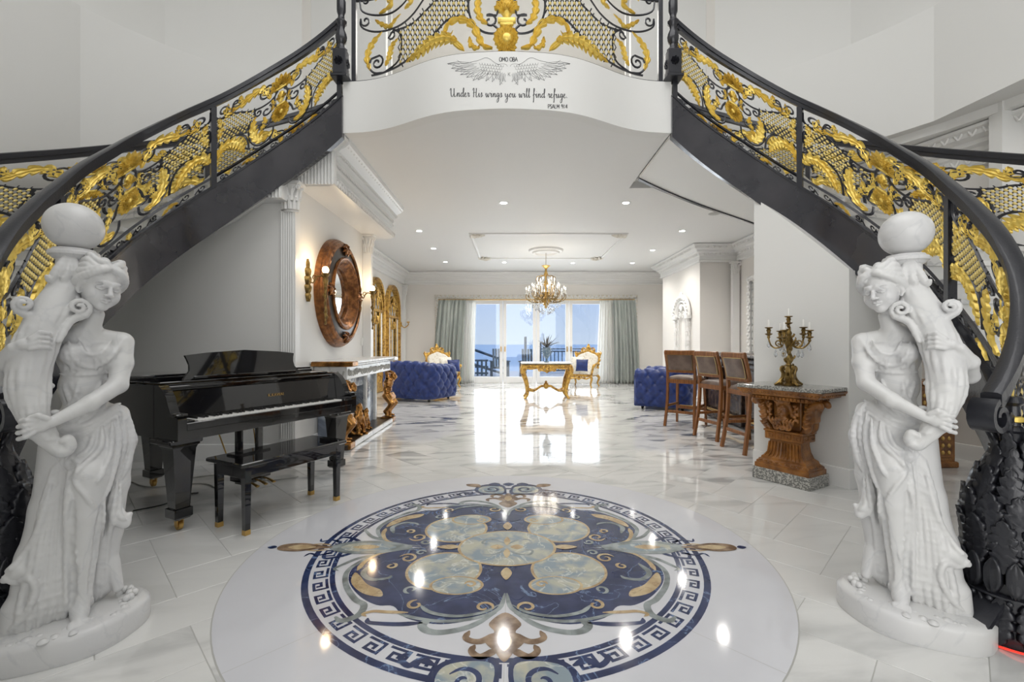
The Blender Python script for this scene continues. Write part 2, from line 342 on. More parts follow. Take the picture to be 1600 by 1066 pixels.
# ---------------------------------------------------------------- sculpting with distance fields
def smin(a, b, k):
    h = np.clip(.5+.5*(a-b)/k, 0, 1); return a+(b-a)*h-k*h*(1-h)
class Sculpt:
    def __init__(s, lo, hi, h):
        s.lo = np.array(lo, float); s.h = h; n = np.ceil((np.array(hi)-s.lo)/h).astype(int)+1
        s.n = n; s.ax = [s.lo[i]+h*np.arange(n[i]) for i in range(3)]
        s.d = np.full(tuple(n), .2, np.float32)
    def reg(s, lo, hi):
        sl = []
        for i in range(3):
            a = int(max(0, math.floor((lo[i]-s.lo[i])/s.h))); b = int(min(s.n[i], math.ceil((hi[i]-s.lo[i])/s.h)+1))
            if b <= a: return None
            sl.append(slice(a, b))
        x, y, z = np.meshgrid(s.ax[0][sl[0]], s.ax[1][sl[1]], s.ax[2][sl[2]], indexing='ij', sparse=True)
        return tuple(sl), x, y, z
    def op(s, lo, hi, fn, k, sub=False):
        m = k+3*s.h; q = s.reg([v-m for v in lo], [v+m for v in hi])
        if q is None: return
        sl, x, y, z = q; e = fn(x, y, z).astype(np.float32); c = s.d[sl]
        s.d[sl] = -smin(-c, e, k) if sub else smin(c, e, k)
    def cone(s, a, b, r1, r2, k=.01, sub=False):
        a = np.array(a, float); b = np.array(b, float); ba = b-a; L = max(float(ba@ba), 1e-12)
        def fn(x, y, z):
            px, py, pz = x-a[0], y-a[1], z-a[2]
            t = np.clip((px*ba[0]+py*ba[1]+pz*ba[2])/L, 0, 1)
            return np.sqrt((px-t*ba[0])**2+(py-t*ba[1])**2+(pz-t*ba[2])**2)-(r1+(r2-r1)*t)
        r = max(r1, r2); s.op(np.minimum(a, b)-r, np.maximum(a, b)+r, fn, k, sub)
    def chain(s, pts, rad, k=.01, n=1, sub=False):
        if n > 1:
            q = catmull([tuple(p)+(r,) for p, r in zip(pts, rad if hasattr(rad, '__len__') else [rad]*len(pts))], n)
            pts = [p[:3] for p in q]; rad = [p[3] for p in q]
        if not hasattr(rad, '__len__'): rad = [rad]*len(pts)
        for i in range(len(pts)-1): s.cone(pts[i], pts[i+1], rad[i], rad[i+1], k, sub)
    def ell(s, c, r, k=.01, R=None, sub=False):
        c = np.array(c, float); r = np.array(r, float); m = float(max(r))
        Rt = np.array(R.transposed()) if R is not None else None
        def fn(x, y, z):
            px, py, pz = x-c[0], y-c[1], z-c[2]
            if Rt is not None:
                px, py, pz = (Rt[0, 0]*px+Rt[0, 1]*py+Rt[0, 2]*pz, Rt[1, 0]*px+Rt[1, 1]*py+Rt[1, 2]*pz, Rt[2, 0]*px+Rt[2, 1]*py+Rt[2, 2]*pz)
            q = np.sqrt((px/r[0])**2+(py/r[1])**2+(pz/r[2])**2)
            g = np.sqrt((px/r[0]**2)**2+(py/r[1]**2)**2+(pz/r[2]**2)**2)+1e-6
            return q*(q-1)/g
        s.op(c-m, c+m, fn, k, sub)
    def box(s, c, d, rr=.01, k=.01, sub=False):
        c = np.array(c, float); d = np.array(d, float)/2-rr
        def fn(x, y, z):
            qx, qy, qz = abs(x-c[0])-d[0], abs(y-c[1])-d[1], abs(z-c[2])-d[2]
            return np.sqrt(np.maximum(qx, 0)**2+np.maximum(qy, 0)**2+np.maximum(qz, 0)**2)+np.minimum(np.maximum(qx, np.maximum(qy, qz)), 0)-rr
        s.op(c-d-rr, c+d+rr, fn, k, sub)
    def mesh(s, name, material):
        d = s.d; S = d < 0; nx, ny, nz = d.shape
        c = np.zeros((nx-1, ny-1, nz-1), np.int8)
        for i in (0, 1):
            for j in (0, 1):
                for k in (0, 1): c += S[i:nx-1+i, j:ny-1+j, k:nz-1+k]
        I, J, K = np.nonzero((c > 0) & (c < 8)); idx = np.full(c.shape, -1, np.int32); idx[I, J, K] = np.arange(len(I))
        acc = np.zeros((len(I), 3)); cnt = np.zeros(len(I))
        cs = [(i, j, k) for i in (0, 1) for j in (0, 1) for k in (0, 1)]
        for a in cs:
            for ax in range(3):
                if a[ax] == 0:
                    b = list(a); b[ax] = 1
                    da = d[I+a[0], J+a[1], K+a[2]]; db = d[I+b[0], J+b[1], K+b[2]]
                    w = (da < 0) != (db < 0); t = np.where(w, da/np.where(w, da-db, 1), 0)
                    p = np.zeros((len(I), 3)); 
                    for q in range(3): p[:, q] = a[q]
                    p[:, ax] += t
                    acc += p*w[:, None]; cnt += w
        V = (acc/cnt[:, None]+np.stack([I, J, K], 1))*s.h+s.lo
        fs = []
        for ax in range(3):
            A = S if ax == 0 else np.moveaxis(S, ax, 0)
            X = idx if ax == 0 else np.moveaxis(idx, ax, 0)
            e = A[:-1, 1:-1, 1:-1] != A[1:, 1:-1, 1:-1]; i, j, k = np.nonzero(e); j += 1; k += 1
            q = np.stack([X[i, j-1, k-1], X[i, j, k-1], X[i, j, k], X[i, j-1, k]], 1)
            fl = A[i, j, k]; fl = ~fl if ax == 1 else fl
            q[~fl] = q[~fl][:, ::-1]; fs.append(q)
        Q = np.concatenate(fs)
        me = bpy.data.meshes.new(name); me.vertices.add(len(V)); me.vertices.foreach_set('co', V.astype(np.float32).ravel())
        me.loops.add(len(Q)*4); me.loops.foreach_set('vertex_index', Q.astype(np.int32).ravel())
        me.polygons.add(len(Q)); me.polygons.foreach_set('loop_start', np.arange(0, len(Q)*4, 4, dtype=np.int32))
        me.update(calc_edges=True); me.shade_smooth()
        if material: me.materials.append(material)
        return me
    def link(s, name, material, parent=None, **k):
        o = bpy.data.objects.new(name, s.mesh(name, material)); COL.objects.link(o); o.parent = parent; return tag(o, **k)
# ================================================================ SETTING
AX = -.05                        # symmetry axis of the rotunda
ZC = 3.41                        # hall ceiling
CX, CY = 1.65, 3.3               # centre of the right-hand stair (left one mirrored)
def sm(side, p): return (p[0] if side > 0 else 2*AX-p[0],)+tuple(p[1:])
_TH = [-95, -82, -70, -60, -51, -41, -28, -15, 7, 21, 44, 63, 90]
_ZR = [.66, .93, 1.18, 1.39, 1.59, 1.80, 2.03, 2.27, 2.71, 3.02, 3.56, 4.03, 4.62]
_RR = [1.53, 1.49, 1.44, 1.39, 1.35, 1.30, 1.265, 1.255, 1.31, 1.38, 1.47, 1.47, 1.42]
_tt = np.linspace(-95, 90, 371)
def _sm(y):
    q = np.interp(_tt, _TH, y); k = np.ones(15)/15; e = np.pad(q, 7, mode='reflect', reflect_type='odd'); return np.convolve(e, k, 'valid')
_zs = _sm(_ZR); _rs = _sm(_RR)
def zr(th): return float(np.interp(th, _tt, _zs))
def rr_(th): return float(np.interp(th, _tt, _rs))
RH = .84                         # handrail top above the stringer
SD = .43                         # stringer depth
WID = 1.2
def sp(side, th, off, z):        # point on the stair: off = distance outwards from the inner rail
    r = rr_(th)+off; a = math.radians(th)
    return sm(side, (CX+r*math.cos(a), CY+r*math.sin(a), z))
_fx = [0, .42, .63, .75, 1.0, 1.13, 1.4, 1.65, 1.75]; _fy = [4.22, 4.255, 4.31, 4.36, 4.50, 4.585, 4.69, 4.72, 4.72]
_fxx = np.linspace(-1.75, 1.75, 141); _fyy = np.convolve(np.pad(np.interp(abs(_fxx), _fx, _fy), 5, mode='edge'), np.ones(11)/11, 'valid')
def YF(x): return float(np.interp(x-AX, _fxx, _fyy))
XL, XR = 2*AX-1.65, 1.65
def struct(g, name, m, parent=None, **k):
    return g.link(name, m, parent, kind='structure' if parent is None else None, **k)
# ---- floor: herringbone marble tiles
fl = struct(G().box((.6, 5.3, -.0315), (13.6, 18.2, .06)), 'floor', M['grout'])
w_ = .3048; gap = .0016; MC = (AX+.02, 2.72); MR = 1.474
tiles = []
c45 = math.cos(PI/4)
for i in range(-60, 61):
    for j in range(-60, 61):
        c = (i-j) % 4
        if c not in (0, 3): continue
        a, b = (i+1, j+.5) if c == 0 else (i+.5, j+1)
        p, q = a*w_, b*w_
        x = (p-q)*c45+.115; y = (p+q)*c45+.03
        if not (-5.9 < x < 7.2 and -3.5 < y < 14): continue
        ins = math.hypot(x-MC[0], y-MC[1]) < MR-.36
        if ins: continue
        tiles.append((x, y, c == 0))
def vis(x, y): return y > 1.3 and abs(x) < 1.16*y and (x > -3.3 or y < 4.6) and x < 5
tiles.sort(key=lambda t: (not vis(t[0], t[1]), t[1]))
tm = G().bbox((0, 0, -.006), (2*w_-2*gap, w_-2*gap, .012), .0012).mesh('tile', M['tile'], True, 30)
at = tm.attributes.new('tid', 'FLOAT', 'POINT')
rest = G(); ids = []
for n_, (x, y, h_) in enumerate(tiles):
    rz = PI/4 if h_ else -PI/4
    if n_ < 300:
        o = bpy.data.objects.new('tile', tm); COL.objects.link(o); o.parent = fl; o.location = (x, y, rnd.uniform(-.0002, .0002)); o.rotation_euler = (0, 0, rz)
    else:
        rest.box((x, y, -.006), (2*w_-2*gap, w_-2*gap, .012), rz); ids.append(rnd.random())
ro = rest.link('tile_field', M['tile'], fl, smooth=False, fix=False, kind='stuff')
a_ = ro.data.attributes.new('tid', 'FLOAT', 'POINT'); a_.data.foreach_set('value', np.repeat(np.array(ids, np.float32), 8))
# ---- medallion
med = G().prism(ring(MC[0], MC[1], MR+.006, 120), -.012, .0006).link('floor_medallion', M['grout'], label='round inlaid marble medallion with a navy key border in the foyer floor', cat='floor inlay')
G().prism(ring(MC[0], MC[1], MR, 120), 0, .0010).link('white_stone_disc', M['discw'], med)
def flat(poly, z, m, name='inlay_piece', h=.0004):
    return G().prism(poly, z-h, z).link(name, M[m], med, smooth=False)
def ribbon2(path, wid):
    P = [Vector((p[0], p[1])) for p in path]; N = len(P); L = []; R = []
    for i in range(N):
        t = (P[min(i+1, N-1)]-P[max(i-1, 0)]).normalized(); n = Vector((-t.y, t.x)); w = wid[i] if hasattr(wid, '__len__') else wid
        L.append(P[i]+n*w); R.append(P[i]-n*w)
    return L, R
def strip(path, wid, z, m, name='inlay_piece', closed=False, parent=None):
    L, R = ribbon2(path, wid); g = G(); N = len(path)
    g.v = [(p.x, p.y, z) for p in L]+[(p.x, p.y, z) for p in R]
    g.f = [(i, i+1, N+i+1, N+i) for i in range(N-1)]
    return g.link(name, M[m], parent or med, smooth=False)
def annulus(r0, r1, z, m, n=120, name='ring_band'):
    a = ring(MC[0], MC[1], r0, n)+ring(MC[0], MC[1], r1, n)
    return G().add([(x, y, z) for x, y in a], [(i, (i+1) % n, n+(i+1) % n, n+i) for i in range(n)]).link(name, M[m], med, smooth=False)
zb = .0014
for a in (90, 45, -45, 0, 180, 135, 225, 270):     # joints of the white disc
    ca, sa = math.cos(math.radians(a)), math.sin(math.radians(a))
    strip([(MC[0]+ca*.02, MC[1]+sa*.02), (MC[0]+ca*MR, MC[1]+sa*MR)], .0011, .00125, 'grout', 'joint')
annulus(1.085, 1.118, zb, 'navy'); annulus(.958, .984, zb, 'navy')
KEY = [(0, 0), (1, 0), (1, .82), (.28, .82), (.28, .36), (.66, .36), (.66, .58)]   # key unit centre line (u along, v across)
nk = 52
def pol(a, r): return (MC[0]+r*math.cos(a), MC[1]+r*math.sin(a))
for k in range(nk):
    a0 = 2*PI*(k+.1)/nk; da = 2*PI/nk*.80; r0, r1 = .998, 1.072; g = G()
    def seg(u0, v0, u1, v1, t=.095):
        ua, ub = min(u0, u1)-t*.9, max(u0, u1)+t*.9; va, vb = min(v0, v1)-t, max(v0, v1)+t
        n = 3; q = [(ua+(ub-ua)*i/n, va) for i in range(n+1)]+[(ub+(ua-ub)*i/n, vb) for i in range(n+1)]
        g.add([(*pol(a0+da*(.07+u*.9), r0+(r1-r0)*v), zb+kz*.00006) for u, v in q], [tuple(range(len(q)))])
    for kz in range(len(KEY)-1): seg(*KEY[kz], *KEY[kz+1])
    g.link('key_inlay', M['navy'], med, smooth=False)
def blob(pts, z, m, n=5, sx=1, sy=1, rot=0, name='inlay_piece'):
    c, s = math.cos(rot), math.sin(rot)
    q = [(x*sx, y*sy) for x, y in catmull(pts, n, True)]
    q = [(MC[0]+x*c-y*s, MC[1]+x*s+y*c) for x, y in q]
    return flat(q, z, m, name)
def curl(pts, w0, w1, z, m, sx=1, sy=1, n=5, taper=True, name='inlay_scroll'):
    q = [(MC[0]+x*sx, MC[1]+y*sy) for x, y in catmull(pts, n)]; N = len(q)
    wd = [w0+(w1-w0)*i/(N-1) for i in range(N)]
    if taper: wd = [w*min(1, .25+6*min(i, N-1-i)/N) for i, w in enumerate(wd)]
    return strip(q, wd, z, m, name)
for sx in (1, -1):
    for sy in (1, -1):
        K = dict(sx=sx, sy=sy); zq = .00004*((sx > 0)+2*(sy > 0)); zb = .0014+zq
        blob([(0, 0), (0, -.50), (.02, -.62), (.12, -.70), (.28, -.745), (.44, -.70), (.52, -.61), (.60, -.60), (.70, -.53), (.80, -.40), (.835, -.27), (.80, -.14), (.70, -.05), (.58, -.012), (.45, 0)], zb+.0002, 'navy', **K)
        # outline bands
        curl([(.52, -.02), (.70, -.05), (.80, -.15), (.85, -.28), (.81, -.42), (.72, -.55), (.66, -.60), (.66, -.68), (.72, -.72), (.76, -.69)], .010, .020, zb+.0006, 'greyst', **K)
        curl([(.60, -.03), (.73, -.08), (.79, -.18), (.80, -.28)], .006, .016, zb+.001, 'goldst', **K)
        curl([(.005, -.50), (.03, -.63), (.13, -.70), (.27, -.725), (.40, -.70), (.50, -.66)], .012, .010, zb+.0006, 'greyst', **K)
        curl([(.04, -.66), (.15, -.76), (.26, -.80), (.33, -.79), (.36, -.75), (.33, -.72)], .014, .022, zb+.0004, 'greyst', **K)
        curl([(.36, -.735), (.46, -.745), (.55, -.74), (.60, -.73), (.61, -.70)], .016, .010, zb+.0004, 'navy', **K)
        curl([(.44, -.66), (.54, -.655), (.60, -.65), (.64, -.67), (.62, -.69)], .012, .008, zb+.0008, 'goldst', **K)
        curl([(.73, -.20), (.76, -.30), (.70, -.37), (.62, -.36), (.60, -.33)], .018, .008, zb+.001, 'greyst', **K)
        blob([(.80, -.30), (.79, -.40), (.70, -.50), (.60, -.53), (.62, -.47), (.70, -.42)], zb+.001, 'goldst', **K)
        # pale ovals
        blob(ring(.335, -.27, .205, 14), zb+.0008, 'goldst', 3, **K); blob(ring(.335, -.27, .190, 14), zb+.0012, 'skyst', 3, **K)
        blob([(x*1.25, y*.8) for x, y in ring(.20, -.535, .11, 12)], zb+.0014, 'goldst', 3, **K); blob([(x*1.25, y*.8) for x, y in ring(.20, -.535, .098, 12)], zb+.0018, 'skyst', 3, **K)
        blob([(.02, -.40), (.10, -.44), (.10, -.50), (.06, -.56), (.02, -.52)], zb+.0016, 'navy', **K)
        # inner scrolls
        for c_, r_, a0, a1, mm_ in (((.56, -.14), .055, 20, 470, 'goldst'), ((.50, -.07), .03, 180, -200, 'greyst'), ((.63, -.23), .03, 90, 470, 'goldst'), ((.10, -.62), .045, 200, -160, 'goldst'),
                                    ((.42, -.60), .04, 90, -260, 'goldst'), ((.47, -.47), .035, -90, 250, 'greyst'), ((.18, -.42), .03, 0, 380, 'goldst')):
            curl(spiral(c_, r_, .012, a0, a1, 10), .009, .006, zb+.0022, mm_, n=3, **K)
        curl([(.03, -.60), (.10, -.66), (.22, -.69), (.34, -.66), (.40, -.60)], .008, .012, zb+.002, 'greyst', **K)
        # side scroll pair by the long and short finials
        curl([(.02, -.80), (.10, -.86), (.16, -.84), (.15, -.79)], .02, .012, zb+.0006, 'brownst', **K)
        curl([(.02, -.90), (.09, -.95), (.13, -.92), (.12, -.88)], .02, .012, zb+.0006, 'brownst', **K)
        blob([(.02, -.98), (.10, -.95), (.22, -.97), (.28, -1.05), (.26, -1.16), (.16, -1.22), (.04, -1.18)], zb+.0006, 'navy', **K)
        blob([(.04, -1.0), (.12, -.975), (.22, -1.0), (.25, -1.07), (.22, -1.15), (.12, -1.17), (.05, -1.13)], zb+.001, 'skyst', **K)
        curl(spiral((.14, -1.08), .07, .012, 30, 480, 12), .012, .008, zb+.0014, 'navy', n=3, **K)
        curl([(.26, -1.0), (.32, -.97), (.36, -1.0), (.40, -.96), (.37, -.92)], .018, .010, zb+.0008, 'navy', **K)
        blob([(.24, -1.14), (.34, -1.16), (.36, -1.22), (.26, -1.22)], zb+.001, 'brownst', **K)
        curl([(.88, -.06), (.96, -.12), (1.03, -.14), (1.05, -.09), (1.01, -.08)], .014, .008, zb+.0008, 'navy', **K)
        curl([(1.00, -.05), (1.08, -.10), (1.14, -.08), (1.16, -.12)], .010, .006, zb+.0008, 'navy', **K)
        curl([(.72, -.08), (.84, -.14), (.90, -.21), (.93, -.26), (.90, -.28)], .016, .006, zb+.0009, 'greyst', **K)
        curl([(1.06, -.03), (1.13, -.045), (1.2, -.03)], .008, .006, zb+.0008, 'goldst', **K)
    # long side finial: leaf, gold oval, tip
    zb = .0014+.00006*sx
    K = dict(sx=sx, sy=1)
    blob([(.56, 0), (.72, -.075), (.90, -.085), (1.02, -.045), (1.06, 0), (1.02, .045), (.90, .085), (.72, .075)], zb+.0018, 'greyst', **K)
    blob([(.66, 0), (.78, -.05), (.92, -.05), (.99, 0), (.92, .05), (.78, .05)], zb+.0022, 'skyst', **K)
    blob([(.76, 0), (.83, -.03), (.92, 0), (.83, .03)], zb+.0026, 'goldst', **K)
    blob([(1.04, 0), (1.14, -.03), (1.24, -.055), (1.34, -.04), (1.37, 0), (1.34, .04), (1.24, .055), (1.14, .03)], zb+.002, 'brownst', **K)
    blob([(1.14, 0), (1.24, -.03), (1.31, 0), (1.24, .03)], zb+.0024, 'goldst', **K)
    blob([(1.375, .0), (1.40, -.02), (1.43, 0), (1.40, .02)], zb+.002, 'navy', **K)
for sy in (1, -1):
    K = dict(sy=sy); zb = .0015
    blob([(0, -.66), (.07, -.74), (.045, -.80), (.08, -.86), (.04, -.92), (0, -.98), (-.04, -.92), (-.08, -.86), (-.045, -.80), (-.07, -.74)], zb+.001, 'brownst', **K)
    blob([(0, -.80), (.03, -.86), (0, -.92), (-.03, -.86)], zb+.0014, 'goldst', **K)
    for dx in (-.12, 0, .12): blob([(dx, -1.17), (dx+.05, -1.22), (dx, -1.26), (dx-.05, -1.22)], zb+.0012, 'navy', **K)
blob([(x*1.25, y) for x, y in ring(0, 0, .235, 18)], zb+.0024, 'goldst', 3); blob([(x*1.25, y) for x, y in ring(0, 0, .222, 18)], zb+.0028, 'skyst', 3)
for sx in (1, -1):
    for sy in (1, -1):
        curl([(0, .03), (.06, .09), (.13, .10), (.15, .05), (.11, .04)], .010, .006, zb+.0032, 'greyst', sx=sx, sy=sy)
    blob([(.02, 0), (.06, -.03), (.10, 0), (.06, .03)], zb+.0034, 'goldst', sx=sx); blob([(0, .02), (.02, .08), (0, .14), (-.02, .08)], zb+.0034, 'goldst', sy=sx)
    blob([(.28, 0), (.34, -.03), (.42, 0), (.34, .03)], zb+.0034, 'goldst', sx=sx); blob([(0, .25), (.03, .31), (0, .38), (-.03, .31)], zb+.0034, 'goldst', sy=sx)

# ---- ceilings and slab
arcR = [(CX+3.12*math.cos(math.radians(a)), CY+3.12*math.sin(math.radians(a))) for a in range(90, -31, -8)]
arcL = [sm(-1, p) for p in arcR]
front = [(AX+x, YF(AX+x)+.04) for x in np.linspace(-1.70, 1.70, 35)]
pl = front+[(XR, 6.42)]+arcR+[(7.4, 1.8), (7.4, 14.1), (-5.9, 14.1), (-5.9, 1.8)]+arcL[::-1]+[(XL, 6.42)]
struct(G().prism(pl, ZC, ZC+.09), 'ceiling', M['ceil'], smooth=False)
slab = front+[(XR, 6.27), (2.6, 6.27), (2.6, 9), (-2.7, 9), (-2.7, 6.27), (XL, 6.27)]
struct(G().prism(slab, 3.84, 3.93), 'floor_balcony', M['wall'], smooth=False)
g = G()
xs = np.linspace(-1.70, 1.70, 69)
path = [(AX+x, YF(AX+x), 0) for x in xs]
fas = struct(G().sweep(path, [(0, ZC-.006), (0, 3.935), (.12, 3.935), (.12, ZC-.006)]), 'trim_balcony_front', M['wall'], ang=50)
# upper hall behind the balcony, upper walls
def wallseg(name, pts, z0, z1, th=.12, m='wall', **k):
    return struct(G().sweep([(*p, 0) for p in pts], [(0, z0), (0, z1), (-th, z1), (-th, z0)]), name, M[m], ang=14, **k)
wallseg('wall_upper_back', [(2.7, 9.0), (-2.8, 9.0)], 3.93, 6.6, m='wallw')
for s, nm in ((1, 'right'), (-1, 'left')):
    lowA = [90, 82, 74, 66, 58, 50, 42, 34, 27, -15, -60, -105]; upA = [90, 75, 42, 0, -45, -105]
    z0 = 3.5
    P1 = [sm(s, (CX+3.0*math.cos(math.radians(a)), CY+3.0*math.sin(math.radians(a)))) for a in lowA]
    P2 = [sm(s, (CX+3.30*math.cos(math.radians(a)), CY+3.30*math.sin(math.radians(a)))) for a in upA]
    if s > 0: P1 = P1[::-1]; P2 = P2[::-1]
    wallseg('wall_drum_'+nm, P1, z0, 4.68, .30); wallseg('wall_rotunda_'+nm, P2, 4.60, 7.3, .12)
    if s < 0: wallseg('wall_drum_left_lower', [sm(s, (CX+3.0*math.cos(math.radians(a)), CY+3.0*math.sin(math.radians(a)))) for a in (58, 50, 42, 34, 27, -15, -60, -105)], 0, 3.5, .14)
    x0 = sm(s, (1.9, 0))[0]
    struct(G().box((sm(s, (2.75, 0))[0], 7.65, 5.2), (.12, 2.7, 2.9)), 'wall_upper_hall_'+nm, M['wallw'])
    struct(G().box((sm(s, (2.2, 0))[0], 6.36, 5.2), (1.1, .1, 2.9)), 'wall_upper_return_'+nm, M['wall'])
struct(G().box((0, 2.2, 7.35), (15, 12, .1)), 'ceiling_rotunda', M['ceil'])
struct(G().box((0, 7.65, 6.6), (6, 2.8, .1)), 'ceiling_upper_hall', M['ceil'])
struct(G().box((0, -3.5, 3.65), (13.5, .12, 7.3)), 'wall_entry', M['wall'])
struct(G().box((-5.95, 5.3, 3.65), (.12, 17.7, 7.3)), 'wall_outer_left', M['wall'])
struct(G().box((7.4, 5.3, 3.65), (.12, 17.7, 7.3)), 'wall_outer_right', M['wall'])
# ---- hall and living room walls (white)
def zsof(X, Y, side):            # height of the stair underside above a point
    x = X if side > 0 else 2*AX-X
    return zr(math.degrees(math.atan2(Y-CY, x-CX)))-RH-SD
def topwall(name, pts, side, th=.1, m='wall', n=10, flip=1):
    """vertical wall whose head follows the stair soffit"""
    g = G(); a, b = Vector(pts[0]), Vector(pts[1]); d = (b-a).normalized(); nn = Vector((-d.y, d.x))*th*flip
    for i in range(n+1):
        p = a.lerp(b, i/n); z = min(zsof(p.x, p.y, side)+.03, 3.6); q = p+nn
        g.v += [(p.x, p.y, 0), (p.x, p.y, z), (q.x, q.y, z), (q.x, q.y, 0)]
    for i in range(n):
        for k in range(4): g.f.append((i*4+k, i*4+4+k, i*4+4+(k+1) % 4, i*4+(k+1) % 4))
    g.f += [(0, 1, 2, 3), (n*4+3, n*4+2, n*4+1, n*4)]
    return struct(g, name, M[m], smooth=False)
topwall('wall_under_left_stair', [(-4.75, 4.72), (-2.42, 4.80)], -1)
topwall('wall_console', [(2.42, 4.55), (2.83, 3.82)], 1, th=.12)
topwall('wall_console_return', [(2.83, 3.82), (3.62, 4.02)], 1, th=.12)
wallseg('wall_mirror', [(-2.30, 4.86), (-2.30, 7.02)], 0, ZC, -.12)
wallseg('wall_left_return', [(-2.30, 7.14), (-3.35, 7.14)], 0, ZC, -.12)
wallseg('wall_left', [(-3.35, 7.1), (-3.35, 14)], 0, ZC, -.12, 'wallw')
WX0, WX1, WT = -1.36, 2.95, 2.52
struct(G().box(((-3.4+WX0)/2, 14.06, ZC/2), (WX0+3.4, .12, ZC)), 'wall_back_left', M['wallw'])
struct(G().box(((4.9+WX1)/2, 14.06, ZC/2), (4.9-WX1, .12, ZC)), 'wall_back_right', M['wallw'])
struct(G().box(((WX0+WX1)/2, 14.06, (WT+ZC)/2), (WX1-WX0, .12, ZC-WT)), 'wall_back_lintel', M['wallw'])
struct(G().box((4.85, 13.3, ZC/2), (.12, 1.5, ZC)), 'wall_right_far', M['wallw'])
struct(G().box((4.62, 11.4, ZC/2), (.86, 2.5, ZC)), 'wall_right_chimney', M['wallw'])
struct(G().box((5.07, 7.6, ZC/2), (.12, 5.2, ZC)), 'wall_right', M['wallw'])
wallseg('wall_study', [(4.42, 5.75), (4.98, 4.15)], 0, ZC, -.1, 'wallw')
struct(G().box((5.4, 4.33, 1.8), (1.6, .12, 3.55)), 'wall_study_near', M['wall'])
# ---- mouldings
CROWN = [(0, -.01), (.20, -.01), (.20, -.035), (.175, -.05), (.165, -.075), (.12, -.09), (.10, -.115), (.055, -.135), (.05, -.155), (.03, -.165), (.03, -.22), (.018, -.235), (0, -.24)]
CROWNB = [(0, -.01), (.24, -.01), (.24, -.04), (.21, -.06), (.20, -.10), (.13, -.13), (.12, -.17), (.07, -.19), (.06, -.23), (.035, -.25), (.035, -.33), (.06, -.345), (.05, -.37), (.0, -.38)]
def relief_run(g, path, out, z, step, r, kind='egg'):
    """egg-and-dart / leaf beads along a plan path at offset out"""
    for i in range(len(path)-1):
        a, b = Vector((*path[i], 0)), Vector((*path[i+1], 0)); d = b-a; L = d.length; d.normalize(); nn = Vector((-d.y, d.x, 0)); k = max(1, int(L/step))
        for q in range(k):
            p = a+d*((q+.5)*L/k)+nn*out
            if kind == 'egg': g.ball((p.x, p.y, z), r, 6, 4, (1, 1, 1.5))
            elif kind == 'dent': g.box((p.x, p.y, z), (step*.55, r*2, r*2), math.atan2(d.y, d.x))
            else:
                m = Matrix.Translation(p+Vector((0, 0, z))) @ Matrix.Rotation(math.atan2(d.y, d.x), 4, 'Z')
                for s in (-1, 1):
                    t = G().tube([(0, 0, -r), (s*r*.7, -r*.0, r*.1), (s*r*.9, 0, r*.8), (s*r*.4, 0, r)], [r*.3, r*.32, r*.22, r*.08], 4); g.merge(t, m)
def crown(name, path, prof=CROWN, z=ZC, mats='trim', reliefs=(), **k):
    o = struct(G().sweep([(*p, z) for p in path], prof), name, M[mats], ang=30, **k)
    for (out, zz, step, r, kind) in reliefs:
        g = G(); relief_run(g, path, out, z+zz, step, r, kind); g.link('moulding_relief', M['plaster'], o, kind='stuff', fix=False)
    return o
crown('trim_crown_back', [(4.8, 14), (-3.35, 14)], CROWNB)
crown('trim_crown_left', [(-3.35, 14), (-3.35, 7.14), (-2.3, 7.14)][::1], CROWNB, reliefs=[(.215, -.075, .14, .035, 'leaf')])
crown('trim_crown_chimney', [(5.01, 5.0), (5.01, 10.12), (4.19, 10.12), (4.19, 12.7), (4.79, 12.7), (4.79, 14)], CROWNB, reliefs=[(.215, -.075, .13, .036, 'leaf'), (.07, -.21, .09, .02, 'egg')])
crown('trim_crown_study', [(4.98, 4.15), (4.42, 5.75)], CROWNB, reliefs=[(.215, -.075, .11, .036, 'leaf'), (.045, -.29, .11, .035, 'leaf')])
BASE = [(0, 0), (.018, 0), (.018, .13), (.012, .16), (0, .165)]
def baseb(name, path): return struct(G().sweep([(*p, 0) for p in path], BASE), name, M['trim'], ang=30)
baseb('baseboard_left_stair', [(-2.42, 4.80), (-4.75, 4.72)][::1])
baseb('baseboard_console', [(2.42, 4.55), (2.83, 3.82), (3.62, 4.02)][::-1])
baseb('baseboard_study', [(4.98, 4.15), (4.42, 5.75)])
baseb('baseboard_mirror_wall', [(-2.30, 7.02), (-2.30, 4.86)])
baseb('baseboard_left', [(-3.35, 14), (-3.35, 7.14)]); baseb('baseboard_back_left', [(WX0-.1, 14), (-3.35, 14)]); baseb('baseboard_back_right', [(4.8, 14), (WX1+.1, 14)])
baseb('baseboard_chimney', [(4.19, 10.12), (4.19, 12.7)])
# dropped beam and heavy cornice at the left, its fluted end
HC = [(0, -.51), (.0, -.51), (.34, -.51), (.40, -.49), (.41, -.42), (.37, -.40), (.36, -.34), (.40, -.32), (.40, -.29), (.38, -.27), (.39, -.21), (.44, -.19), (.45, -.14), (.47, -.12), (.53, -.09), (.56, -.06), (.56, 0), (0, 0)]
hp = [(-2.30, 4.80), (-2.30, 7.30)][::-1]
hc = struct(G().sweep([(*p, ZC) for p in [(-2.30, 4.86), (-2.30, 7.30)]], [(-a, b) for a, b in HC]), 'trim_beam_cornice', M['trim'], ang=30)
g = G(); relief_run(g, [(-2.3, 4.86), (-2.3, 7.3)], -.535, ZC-.05, .085, .036, 'leaf'); relief_run(g, [(-2.3, 4.86), (-2.3, 7.3)], -.415, ZC-.455, .07, .033, 'leaf'); relief_run(g, [(-2.3, 4.86), (-2.3, 7.3)], -.395, ZC-.24, .05, .018, 'egg'); relief_run(g, [(-2.3, 4.86), (-2.3, 7.3)], -.455, ZC-.165, .045, .014, 'dent')
